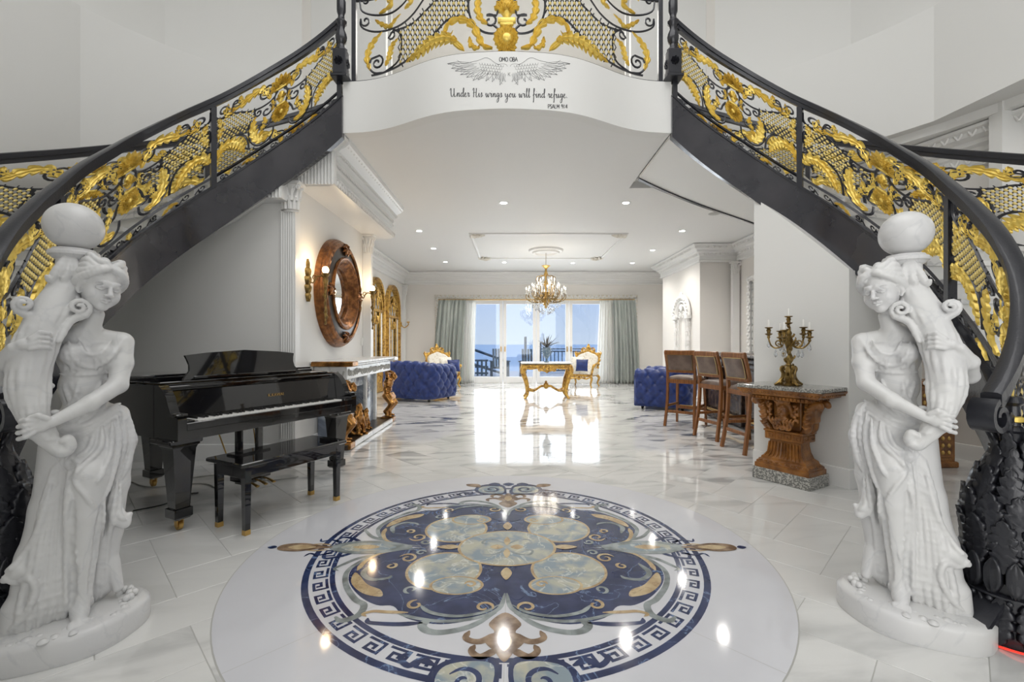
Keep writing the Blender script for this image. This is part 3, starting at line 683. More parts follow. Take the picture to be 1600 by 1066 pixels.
g.link('moulding_relief', M['plaster'], hc, kind='stuff', fix=False)
def flutes(parent, x0, x1, y, z0f, z1f, pitch=.035, name='flute'):
    n = int((x1-x0)/pitch)
    for i in range(n):
        x = x0+(i+.5)*(x1-x0)/n; G().tube([(x, y, z0f(x)), (x, y, z1f(x))], pitch*.36, 6).link(name, M['trim'], parent)
def zst(x, y, side=-1): return min(zsof(x, y, side)+.0, ZC-.01)
eb = struct(G().box((-2.09, 4.84, 2.915+.245), (.42, .06, .49)), 'trim_beam_end', M['trim'])
flutes(eb, -2.30, -1.88, 4.80, lambda x: 2.90, lambda x: ZC-.02, .034)
blk = struct(G().prism([(-2.66, 4.62), (-2.34, 4.62), (-2.34, 4.86), (-2.66, 4.86)], 2.70, 2.92), 'trim_pilaster_block', M['trim'])
flutes(blk, -2.66, -2.34, 4.615, lambda x: 2.70, lambda x: 2.915, .034)
def capital(name, c, w, h, rz=0):
    """Corinthian capital: bell, leaf rows, volutes, abacus; c = bottom centre, faces -Y"""
    e = empty(name, c, rz); e['kind'] = 'structure'
    G().bbox((0, 0, h*.95), (w*1.5, w*.9, h*.1), .008).link('abacus', M['plaster'], e)
    G().lathe([(w*.48, 0), (w*.5, h*.04), (w*.44, h*.08), (w*.46, h*.5), (w*.62, h*.9)], n=12, sy=.55).link('bell', M['plaster'], e)
    g = G()
    for row, (zz, rr2, hh, nl) in enumerate(((.08, .48, .42, 6), (.36, .52, .42, 6))):
        for i in range(nl):
            a = -PI+PI*(i+.5*(row % 2)+.25)/nl; dx, dy = math.cos(a), math.sin(a)*.6
            pts = [(dx*w*rr2, dy*w*rr2, h*zz), (dx*w*(rr2+.06), dy*w*(rr2+.06), h*(zz+hh*.6)), (dx*w*(rr2+.2), dy*w*(rr2+.2), h*(zz+hh)), (dx*w*(rr2+.25), dy*w*(rr2+.25), h*(zz+hh*.85))]
            g.tube(catmull(pts, 3), [w*.13*(1-.06*q) for q in range(10)], 5)
    for s in (-1, 1):
        sp_ = spiral((s*w*.62, h*.78), w*.17, w*.03, 0, s*540, 14)
        g.tube([(p[0], -w*.42, p[1]) for p in sp_], w*.05, 5); g.tube([(s*w*.2, -w*.3, h*.5), (s*w*.4, -w*.38, h*.75), (s*w*.62, -w*.42, h*.92)], w*.05, 5)
    g.link('acanthus_leaves', M['plaster'], e, kind='stuff', fix=False)
    return e
def pilaster(name, c, w, d, h, ncap=.34, rz=0, flute=True):
    e = empty(name, c, rz); e['kind'] = 'structure'
    G().bbox((0, 0, h/2), (w, d, h), .006).link('shaft', M['trim'], e)
    G().bbox((0, -.01, .09), (w*1.2, d*1.15, .18), .01).link('plinth', M['trim'], e)
    n = 6
    if flute:
        for i in range(n):
            x = -w*.42+w*.84*(i+.5)/n; G().tube([(x, -d/2, .22), (x, -d/2, h-.02)], w*.055, 6).link('flute', M['trim'], e)
    return e
pilaster('trim_pilaster_near', (-2.365, 4.845, 0), .17, .12, 2.62); capital('trim_capital_near', (-2.33, 4.80, 2.60), .17, .32)
pilaster('trim_pilaster_far', (-2.235, 7.05, 0), .13, .10, 2.62, flute=False); capital('trim_capital_far', (-2.22, 7.03, 2.60), .14, .30)
pilaster('trim_pilaster_chimney', (4.90, 9.99, 0), .15, .10, 2.75, flute=False); capital('trim_capital_chimney', (4.90, 9.99, 2.70), .15, .32)
pilaster('trim_pilaster_left_corner', (-3.30, 13.9, 0), .10, .10, 2.75, flute=False); capital('trim_capital_left_corner', (-3.28, 13.88, 2.7), .13, .3)
# ceiling panel moulding and rose
tp = [(-.82, 9.05), (2.28, 9.05), (2.28, 11.7), (-.82, 11.7)]
cp = struct(G().sweep([(*p, ZC) for p in tp], [(-.03, 0), (-.03, -.02), (0, -.03), (.03, -.02), (.03, 0)], closed=True), 'trim_ceiling_panel', M['trim'], ang=30)
for i, (x, y) in enumerate(tp):
    g = G(); sx = 1 if x < 0 else -1; sy = 1 if y < 10 else -1
    for k in range(5):
        a = k*PI/8; g.tube(catmull([(x, y, ZC-.01), (x+sx*.16*math.cos(a), y+sy*.16*math.sin(a), ZC-.03), (x+sx*.3*math.cos(a*1.05), y+sy*.3*math.sin(a*1.05), ZC-.012)], 3), [.025, .03, .035, .035, .03, .02, .01], 5)
    g.ball((x+sx*.05, y+sy*.05, ZC-.01), .06, 8, 4, (1, 1, .5)); g.link('corner_ornament', M['cream'], cp)
cr = struct(G().lathe([(.05, -.07), (.12, -.075), (.16, -.05), (.24, -.05), (.27, -.085), (.30, -.085), (.33, -.05), (.37, -.05), (.40, -.03), (.41, 0)], (.795, 10.66, ZC), 36), 'trim_ceiling_rose', M['trim'])
# recessed downlights
LL = ['recessed downlight nearest the balcony, left of the chandelier line', 'recessed downlight nearest the balcony, right of the chandelier line', 'recessed downlight just past the end of the heavy left cornice',
      'recessed downlight between the ceiling panel and the stair, at the right', 'second recessed downlight back along the left side of the ceiling', 'farthest recessed downlight on the left side of the ceiling',
      'small far recessed downlight behind the ceiling panel, left of the chandelier', 'small far recessed downlight behind the ceiling panel, right of the chandelier', 'small far recessed downlight near the right end of the back crown',
      'recessed downlight to the right of the ceiling panel, next to the chimney block', 'recessed downlight half under the edge of the right stair soffit']
for (px, py) in ((787, 317), (978, 317), (655, 361), (1066, 361), (677.5, 388.5), (696, 409.5), (788, 410), (895, 411), (988, 411), (1019.5, 391), (1130, 320)):
    Y = F*(ZC-H)/(HOR-py); X = (px-800)*Y/F
    e = empty('recessed_light', (X, Y, ZC)); tag(e, LL.pop(0), 'ceiling light', 'recessed ceiling downlights')
    G().lathe([(.052, -.004), (.075, -.006), (.078, 0), (.050, 0)], n=20, caps=False).link('trim_ring', M['trim'], e)
    G().lathe([(.0, -.003), (.05, -.003)], n=16).link('lens', M['down'], e)
    l = bpy.data.lights.new('downlight', 'SPOT'); l.energy = 105; l.spot_size = 2.5; l.spot_blend = .8; l.color = (1, .96, .9); l.shadow_soft_size = .05
    o = bpy.data.objects.new('downlight', l); COL.objects.link(o); o.location = (X, Y, ZC-.03)
vt = empty('ceiling_vent', (3.41, 7.66, ZC), 0, 'flat grey round ceiling vent under the right stair soffit', 'vent')
G().lathe([(.0, -.012), (.05, -.014), (.09, -.008), (.10, 0)], n=20).link('cover', M['wcable'], vt)
# ================================================================ STAIRS AND RAILINGS
def resample(path, n):
    P = [np.array(p, float) for p in path]; L = [0]
    for i in range(len(P)-1): L.append(L[-1]+float(np.linalg.norm(P[i+1]-P[i])))
    t = np.linspace(0, L[-1], n); A = np.array(P); return [tuple(float(np.interp(q, L, A[:, k])) for k in range(A.shape[1])) for q in t]
def leafgeo(path, w, lobes=5, h=.010, tip=.15, jag=1.0):
    """acanthus leaf as relief ribbon in (s,t,n): path list of (s,t)"""
    N = max(7, lobes*5+1) if lobes > 1 else 9
    P = [Vector((p[0], p[1])) for p in resample(path, N)]; vs = []; fs = []
    for i in range(N):
        u = i/(N-1); t = (P[min(i+1, N-1)]-P[max(i-1, 0)]).normalized(); nn = Vector((-t.y, t.x))
        env = min(1, .4+2.4*u)*(1 if u < .55 else max(tip*.3, 1-((u-.55)/.45)**1.7))
        f = (lobes*u) % 1.0 if lobes > 1 else .75
        lob = (.52+.60*math.sin(f/.75*PI/2)**.8) if f < .75 else (1.12-.60*math.sin((f-.75)/.25*PI/2))
        if lobes <= 1: lob = 1
        lob = 1+(lob-1)*jag
        W = w*env*lob; hh = h*(.45+.55*min(1, 3*(1-u)+.2)); rd = .75+.5*lob
        sw = t*(W*.42)
        for (a, z, s_) in ((-1, -hh*.15, 1), (-.66, hh*1.0*rd*.9, .5), (-.34, hh*.35, .2), (0, hh*1.15, 0), (.34, hh*.35, .2), (.66, hh*1.0*rd*.9, .5), (1, -hh*.15, 1), (0, -hh*.6, 0)):
            q = P[i]+nn*(a*W)+sw*(s_*lob-.4*s_); vs.append((q.x, q.y, z))
    for i in range(N-1):
        for k in range(8): fs.append((i*8+k, i*8+(k+1) % 8, i*8+8+(k+1) % 8, i*8+8+k))
    fs.append(tuple(range(8))); fs.append(tuple(range((N-1)*8, N*8)))
    g = G(); g.v = vs; g.f = fs; return g
def fan(c, r, n=7, a0=20, a1=160, w=.018, h=.012, r0=.2):
    g = G()
    for i in range(n):
        a = math.radians(a0+(a1-a0)*i/(n-1)); d = (math.cos(a), math.sin(a)); rl = r*(.82+.18*math.sin(math.pi*i/(n-1)))
        g.merge(leafgeo([(c[0]+d[0]*rl*q, c[1]+d[1]*rl*q) for q in (r0, .45, .7, .9, 1.0)], w, 2, h))
    return g
L0, H0 = .60, .75
def T(p, r=.0095, n=5): return G().tube([(a, b, 0) for a, b in p], r, n)
def design():
    """right half of a rail panel in metres (s along, t up): list of (name, material, G); mirrored for the other half"""
    D = []
    def add(nm, m, g, mir=True): D.append((nm, m, g, mir))
    C = catmull
    sc = lambda *a: spiral(*a)
    # black scrollwork
    add('scroll', 'iron', T(sc((.140, .61), .012, .060, -60, 420, 18)+C([(.165, .655), (.11, .67), (.06, .63), (.035, .57)], 3)))
    add('scroll', 'iron', T(C([(.03, .56), (.07, .52), (.12, .50), (.20, .50), (.30, .53), (.40, .585), (.50, .60), (.575, .62)], 3)))
    add('scroll', 'iron', T(sc((.135, .43), .012, .055, 150, -240, 16)+C([(.11, .475), (.06, .44), (.035, .40)], 3)))
    add('scroll', 'iron', T(C([(.235, .50), (.285, .42), (.30, .32), (.28, .22), (.22, .145), (.14, .13), (.085, .17), (.075, .23)], 3)))
    add('scroll', 'iron', T(sc((.21, .46), .010, .034, 0, 380, 12)+C([(.245, .47), (.25, .52)], 2)))
    add('scroll', 'iron', T(C([(.30, .16), (.31, .25), (.35, .33), (.43, .375), (.52, .37), (.59, .345)], 3)))
    add('scroll', 'iron', T(sc((.405, .685), .010, .048, 200, -180, 14)+C([(.44, .68), (.45, .62), (.41, .585)], 3)))
    add('scroll', 'iron', T(sc((.52, .67), .010, .046, 180, 540, 14)+C([(.485, .64), (.53, .61), (.585, .64), (.592, .72)], 3)))
    add('scroll', 'iron', T(sc((.545, .54), .010, .03, 90, 400, 12)+C([(.58, .54), (.59, .48), (.57, .40)], 3)))
    add('scroll', 'iron', T(C([(.045, .56), (.06, .51), (.055, .45), (.035, .40)], 3), ))
    add('scroll', 'iron', T(C([(.07, .38), (.10, .33), (.12, .28), (.19, .27)], 3)))
    add('scroll', 'iron', T(sc((.185, .30), .010, .042, -90, 250, 12)))
    # gold
    K = 3
    add('gold_leaf', 'gold', leafgeo(C([(.10, .53), (.125, .60), (.19, .675), (.28, .67), (.36, .64), (.44, .645), (.49, .68)], K), .044, 8))
    add('gold_leaf', 'gold', leafgeo(C([(.33, .64), (.37, .69), (.365, .735)], K), .030, 3))
    add('gold_leaf', 'gold', leafgeo(C([(.42, .63), (.47, .61), (.50, .64), (.475, .72)], K), .032, 4))
    add('gold_leaf', 'gold', leafgeo(C([(.12, .175), (.18, .17), (.24, .23), (.265, .33), (.25, .42), (.215, .44)], K), .048, 7))
    add('gold_leaf', 'gold', leafgeo(C([(.20, .22), (.17, .29), (.15, .35), (.17, .39)], K), .030, 4))
    add('gold_feather', 'gold', leafgeo(C([(.585, .24), (.54, .315), (.46, .325), (.385, .26), (.335, .15)], 4), .062, 10, .014))
    add('gold_leaf', 'gold', leafgeo(C([(.565, .62), (.54, .55), (.55, .48), (.585, .40)], K), .032, 5))
    add('gold_leaf', 'gold', leafgeo(C([(.09, .40), (.07, .46), (.09, .51)], K), .024, 3))
    # centre piece (not mirrored)
    add('gold_palmette', 'gold', fan((0, .585), .135, 9, 0, 180, .024, .014).merge(fan((0, .59), .09, 6, 20, 160, .02, .024)), False)
    add('gold_band', 'gold', G().bbox((0, .575, .004), (.095, .022, .026), .004).bbox((0, .595, .004), (.075, .012, .02), .003), False)
    add('gold_cartouche', 'gold', G().ball((0, .488, 0), .036, 10, 8, (1, 1.7, .45)).merge(fan((0, .455), .075, 5, 35, 145, .012, .02)), False)
    add('gold_band', 'gold', G().bbox((0, .412, .004), (.085, .02, .026), .004), False)
    add('gold_rosette', 'gold', fan((0, .335), .10, 14, 0, 334, .026, .012).merge(fan((0, .335), .062, 9, 10, 330, .02, .022)).merge(G().ball((0, .335, .006), .028, 10, 6, (1, 1, .7))), False)
    # lattice: net of bars with gold beads, bounded by the scrolls
    lat = G(); bead = G()
    def inside(s, t):
        top = np.interp(s, [.24, .30, .40, .50, .575], [.50, .525, .58, .595, .61]); bot = np.interp(s, [.24, .29, .33, .38, .45, .55], [.50, .40, .34, .375, .385, .37])
        return bot < t < top and .245 < s < .572
    st = .040
    for i in range(-2, 30):
        for j in range(-2, 30):
            s = .225+i*st*.95+(j % 2)*st*.475; t = .31+j*st*.62
            if inside(s, t):
                bead.ball((s, t, .003), .0125, 6, 4, (1, 1.1, .8))
                for ds in (-1, 1):
                    lat.tube([(s, t, 0), (s+ds*st*.475, t+st*.62, 0)], .0042, 4, caps=False)
                    lat.tube([(s, t, 0), (s+ds*st*.475, t-st*.62, 0)], .0042, 4, caps=False)
    add('lattice', 'iron', lat); add('lattice_beads', 'goldbead', bead)
    # strip under the bottom bar
    for s in (.08, .19, .42, .53):
        add('scroll', 'iron', T(sc((s, .052), .008, .026, 180, -200, 10)+C([(s-.03, .05), (s-.05, .025)], 2), .006))
    add('gold_leaf', 'gold', leafgeo([(.25, .02), (.29, .05), (.33, .06), (.37, .04)], .020, 3))
    add('gold_leaf', 'gold', leafgeo([(0, .02), (.0, .045), (0, .06), (0, .075)], .026, 2), False)
    return D
DES = design()
STUFFN = {'lattice', 'lattice_beads'}
def rail_panel(parent, side, th0, th1, off):
    e = empty('railing_panel'); e.parent = parent
    tc_, hw = (th0+th1)/2, (th1-th0)/2
    def mp(s, t, n):
        th = tc_+s/L0*hw*.985; zb_ = zr(th)-RH
        r = rr_(th)+off-n; a = math.radians(th)
        return sm(side, (CX+r*math.cos(a), CY+r*math.sin(a), zb_+t))
    for (nm, m, g, mir) in DES:
        for q in ((1, -1) if mir else (1,)):
            h = G(); h.v = [mp(q*x, y, z) for x, y, z in g.v]; h.f = g.f
            h.link(nm, M[m], e, kind='stuff' if nm in STUFFN else None, ang=50)
    P = [mp(-L0+2*L0*i/12, .095, 0) for i in range(13)]
    G().tube(P, .013, 4).link('bottom_bar', M['iron'], e)
    P = [mp(-L0+2*L0*i/12, .012, 0) for i in range(13)]
    G().tube(P, .008, 4).link('sill_bar', M['iron'], e)
    return e
def band(side, th0, th1, offs, zf, n, name, m, parent, **k):
    """closed section (off, z rel) swept along the stair"""
    g = G(); q = len(offs)
    for i in range(n+1):
        th = th0+(th1-th0)*i/n
        for (o, z) in offs: g.v.append(sp(side, th, o, zf(th, z)))
    for i in range(n):
        for k2 in range(q): g.f.append((i*q+k2, i*q+q+k2, i*q+q+(k2+1) % q, i*q+(k2+1) % q))
    g.f += [tuple(range(q)), tuple(range(n*q, n*q+q))]
    return g.link(name, M[m], parent, ang=35, **k)
for side, nm, txt in ((1, 'right', 'above the carved console'), (-1, 'left', 'above the grand piano')):
    st = empty('staircase', (0, 0, 0), 0, 'curved marble staircase with a wide black stringer '+txt, 'staircase')
    zf = lambda th, z: zr(th)-RH+z
    zfl = lambda th, z: max(.002, zr(th)-RH+z)
    band(side, -82, 90, [(-.035, 0), (.035, 0), (.035, -SD), (-.035, -SD)], zfl, 60, 'stringer', 'ironplate', st)
    band(side, -82, 90, [(-.045, .012), (.045, .012), (.045, -.012), (-.045, -.012)], zfl, 60, 'stringer_cap', 'iron', st)
    band(side, -82, 90, [(WID-.03, 0), (WID+.03, 0), (WID+.03, -SD), (WID-.03, -SD)], zfl, 60, 'outer_stringer', 'ironplate', st)
    band(side, -76, 90, [(.03, -SD+.02), (WID-.03, -SD+.02), (WID-.03, -SD+.05), (.03, -SD+.05)], zfl, 60, 'soffit', 'wall', st)
    nT = 22
    for i in range(nT):
        a, b = -76+166*i/nT, -76+166*(i+1)/nT; zt = max(zr(b)-RH-.06, .04)
        for (za, zb_, aa, bb, m_, n_) in ((zt-.035, zt, a-1.2, b, 'marble', 'tread'), (max(zt-.20, 0), zt-.035, a, a+1.4, 'wall', 'riser')):
            g = G(); k = 4
            for j in range(k+1):
                th = aa+(bb-aa)*j/k
                for (o, z) in ((.036, za), (.036, zb_), (WID-.031, zb_), (WID-.031, za)): g.v.append(sp(side, max(-94, min(90, th)), o, z))
            for j in range(k):
                for q in range(4): g.f.append((j*4+q, j*4+4+q, j*4+4+(q+1) % 4, j*4+(q+1) % 4))
            g.f += [(0, 1, 2, 3), (k*4+3, k*4+2, k*4+1, k*4)]
            g.link(n_, M[m_], st, smooth=False)
    for off, lab, ths, th_end in ((0, 'inner', (88.5, 43, -15, -76), -78), (WID, 'outer', (88.5, 48, 2, -44), -60)):
        ra = empty('stair_railing', (0, 0, 0), 0, 'black and gilt railing on the %s side of the stair %s' % ('inner' if off == 0 else 'outer wall', txt), 'railing')
        w2 = .036
        band(side, th_end, 89.5, [(off-w2, 0), (off-w2*.6, .008), (off+w2*.6, .008), (off+w2, 0), (off+w2, -.045), (off-w2, -.045)], lambda th, z: zr(th)+z, 60, 'handrail', 'iron', ra)
        band(side, th_end, 89.5, [(off-w2*.7, -.045), (off+w2*.7, -.045), (off+w2*.7, -.088), (off-w2*.7, -.088)], lambda th, z: zr(th)+z, 60, 'handrail_underbar', 'iron', ra)
        for i, th in enumerate(ths[:-1] if off == 0 else ths):
            p = sp(side, th, off, 0); z0, z1 = zr(th)-RH-.0, zr(th)-.08
            a = math.radians(th); G().box((p[0], p[1], (max(z0, 0)+z1)/2), (.05, .045, z1-max(z0, 0)), a if side > 0 else -a).link('post', M['iron'], ra)
        for i in range(len(ths)-1): rail_panel(ra, side, ths[i+1], ths[i], off)
        if off == 0:   # volute curling under at the foot of the rail
            p0 = Vector(sp(side, -78, 0, zr(-78)-.03)); p1 = Vector(sp(side, -76, 0, zr(-76)-.03)); d = (p0-p1).normalized(); dh = Vector((d.x, d.y, 0)).normalized()
            P = []
            for i in range(22):
                u = i/21; a = math.radians(75-430*u); r = .068-.045*u; c = p0+dh*.015+Vector((0, 0, -.06))
                P.append(c+dh*(r*math.cos(a))+Vector((0, 0, r*math.sin(a))))
            nrm = Vector((-dh.y, dh.x, 0)); g = G()
            for i, p in enumerate(P):
                t = (P[min(i+1, 21)]-P[max(i-1, 0)]).normalized(); b = t.cross(nrm); hw, hh = .042, .011
                for (x, y) in ((-hw, -hh), (hw, -hh), (hw, hh), (-hw, hh)): g.v.append(p+nrm*x+b*y)
            for i in range(21):
                for q in range(4): g.f.append((i*4+q, i*4+4+q, i*4+4+(q+1) % 4, i*4+(q+1) % 4))
            g.f += [(0, 1, 2, 3), (84, 85, 86, 87)]
            g.link('rail_volute', M['iron'], ra, ang=30)
# ---- turned newels at the balcony ends
for side, nm in ((1, 'right'), (-1, 'left')):
    x, y = sm(side, (1.66, 4.69)); e = empty('turned_newel', (x, y, 3.94), 0, 'black turned iron newel post at the head of the stair '+('with the carved wood console' if side > 0 else 'above the grand piano'), 'newel post')
    G().bbox((0, 0, .012), (.17, .17, .03), .005).link('foot_plate', M['iron'], e)
    b = G().bbox((0, 0, .16), (.135, .135, .26), .008).link('carved_block', M['iron'], e)
    g = G()
    for a in range(4):
        R = Matrix.Rotation(a*PI/2, 4, 'Z')
        q = fan((0, 0), .05, 8, 0, 315, .016, .01, .1); q.mp(lambda s, t, n: (s, -.068-n, .16+t)); g.merge(q, R)
    g.link('carved_rosettes', M['iron'], b, fix=False)
    G().lathe([(.06, .29), (.06, .31), (.035, .33), (.03, .36), (.05, .39), (.058, .43), (.05, .47), (.03, .52), (.04, .56), (.055, .58), (.055, .60), (.035, .62), (.03, .66), (.045, .70), (.045, .80), (.03, .84), (.055, .87), (.055, .90)], n=18, mod=lambda w, z: 1+.05*math.cos(8*w)).link('turned_shaft', M['iron'], e)
    G().bbox((0, 0, .98), (.13, .13, .16), .01).bbox((0, 0, 1.08), (.16, .16, .03), .01).link('head_block', M['iron'], e)
# ---- balcony railing
br = empty('balcony_railing', (0, 0, 0), 0, 'black and gold scrolled railing along the bowed front of the balcony', 'railing')
def bp(px, py):                      # photo layout -> (x from axis in metres, height above slab)
    x = (px-790)/711*4.42; return x
def bmap(s, t, n): X = AX+s; return (X, YF(X)+.05-n, 3.945+t)
def B(px, py):                       # right-half layout point: px distance from axis (photo pixels), py photo row
    X = AX; dx = px; x = dx/711*4.4
    for _ in range(3): x = dx/711*(YF(AX+x)+.05)
    Y = YF(AX+x)+.05; return (x, H+(HOR-py)*Y/711-3.945)
BD = []
def badd(nm, m, g, mir=True): BD.append((nm, m, g, mir))
def BC(pts, n=4): return catmull([B(*p) for p in pts], n)
def BT(pts, r=.010): return T(BC(pts), r)
def BS(c, r0, r1, a0, a1, n=16): cc = B(*c); return spiral(cc, r0*4.4/711, r1*4.4/711, a0, a1, n)
badd('scroll', 'iron', T(BS((26, 33), 3, 11, 90, -300)+BC([(16, 24), (12, 10), (15, -10), (26, -24), (20, -45), (0, -58)]), .011))
badd('scroll', 'iron', T(BC([(22, 38), (14, 46), (20, 52), (38, 49), (54, 34), (60, 12), (57, -10), (44, -30), (34, -36)]), .011))
badd('scroll', 'iron', BT([(60, 30), (75, 26), (95, 33), (115, 55), (140, 80), (165, 100), (195, 114), (212, 118)], .011))
badd('scroll', 'iron', BT([(57, 0), (75, -16), (92, -12), (112, 2), (130, 20), (148, 37), (170, 46), (178, 48)], .010))
badd('scroll', 'iron', T(BS((180, 54), 2, 8, 0, 330, 12)+BC([(177, 46), (168, 52), (165, 70), (170, 95), (190, 112)]), .010))
badd('scroll', 'iron', T(BS((221, 33), 2, 9, 0, 330, 12)+BC([(229, 30), (228, 42), (212, 49), (190, 48), (165, 38), (145, 20), (125, -8), (100, -30)]), .010))
badd('scroll', 'iron', T(BS((222, 2), 2, 9, 0, -330, 12)+BC([(230, 5), (226, 18), (206, 24), (180, 20), (160, 4), (150, -12)]), .010))
badd('scroll', 'iron', T(BS((203, 98), 2, 12, 180, -250, 16)+BC([(212, 92), (216, 104), (208, 114), (195, 114)]), .011))
badd('scroll', 'iron', T(BS((186, -20), 2, 10, 0, 300, 12)+BC([(190, -30), (175, -36), (150, -30)]), .010))
badd('gold_leaf', 'gold', leafgeo(BC([(214, 110), (219, 92), (215, 76), (206, 62), (195, 50)]), .038, 6, .016))
badd('gold_leaf', 'gold', leafgeo(BC([(190, 103), (184, 88), (180, 72), (170, 60)]), .036, 6, .016))
badd('gold_feather', 'gold', leafgeo(BC([(78, 64), (98, 60), (118, 66), (138, 82), (158, 98)], 6), .075, 10, .022))
badd('gold_leaf', 'gold', leafgeo(BC([(86, 62), (72, 74), (66, 80)]), .030, 1, .012))
badd('gold_scroll', 'gold', leafgeo(BC([(22, 76), (36, 72), (45, 55), (54, 38), (74, 30), (92, 38), (96, 50), (88, 54), (84, 48)], 5), .040, 8, .018))
badd('gold_leaf', 'gold', leafgeo(BC([(58, 58), (56, 70), (46, 76), (42, 70)]), .028, 4, .014))
badd('gold_leaf', 'gold', leafgeo(BC([(30, 38), (40, 30), (46, 12), (42, -8), (46, -20)]), .036, 6, .016))
badd('gold_leaf', 'gold', leafgeo(BC([(200, 22), (188, 14), (180, 4), (196, -6), (206, 2)]), .028, 5, .014))
badd('gold_leaf', 'gold', leafgeo(BC([(206, 32), (196, 38), (184, 42), (174, 30), (166, 22)]), .026, 6, .014))
badd('gold_leaf', 'gold', leafgeo(BC([(160, 14), (150, 2), (158, -10)]), .028, 4, .014))
badd('gold_palmette', 'gold', fan(B(0, 22), .17, 7, 30, 150, .03, .02), False)
badd('gold_bulb', 'gold', G().ball((*B(0, 8), -.01), .075, 12, 8, (1, 1.55, .3)), False)
badd('gold_band', 'gold', G().bbox((*B(0, 32), 0), (.17, .05, .035), .006).bbox((*B(0, 38), 0), (.13, .03, .03), .006), False)
badd('gold_rosette', 'gold', fan(B(0, 60), .13, 16, -20, 320, .035, .022).merge(G().ball((*B(0, 60), .01), .05, 12, 6, (1, 1, .5))).merge(fan(B(0, 72), .12, 7, 190, 350, .02, .015)), False)
lat = G(); bead = G()
for i in range(0, 60):
    for j in range(-12, 26):
        px = 60+i*7.6+(j % 2)*3.8; py = -40+j*7.6
        top = np.interp(px, [57, 75, 92, 112, 130, 148, 170], [0, -16, -12, 2, 20, 37, 46]); bot = np.interp(px, [57, 75, 95, 115, 140, 165], [30, 26, 33, 55, 80, 100])
        if top+2 < py < bot-2 and 60 < px < 168:
            a = B(px, py); bead.ball((*a, .004), .016, 6, 4, (1, 1, .7))
            for d in ((3.8, 7.6), (-3.8, 7.6), (3.8, -7.6), (-3.8, -7.6)):
                b = B(px+d[0], py+d[1]); lat.tube([(*a, 0), (*b, 0)], .006, 4, caps=False)
badd('lattice', 'iron', lat); badd('lattice_beads', 'goldbead', bead)
for (nm, m, g, mir) in BD:
    for q in ((1, -1) if mir else (1,)):
        h = G(); h.v = [bmap(q*x, y, z) for x, y, z in g.v]; h.f = g.f
        h.link(nm, M[m], br, kind='stuff' if nm in STUFFN else None, ang=50)
for z, r_, n_ in ((.0, .022, 'bottom_rail'), (.96, .035, 'handrail'), (.86, .014, 'top_bar')):
    G().tube([bmap(s, z+.0, 0) for s in np.linspace(-1.62, 1.62, 40)], r_, 6).link(n_, M['iron'], br)
for s in (-1.60, 1.60):
    p = bmap(s, .48, 0); G().box(p, (.045, .045, .96)).link('post', M['iron'], br)
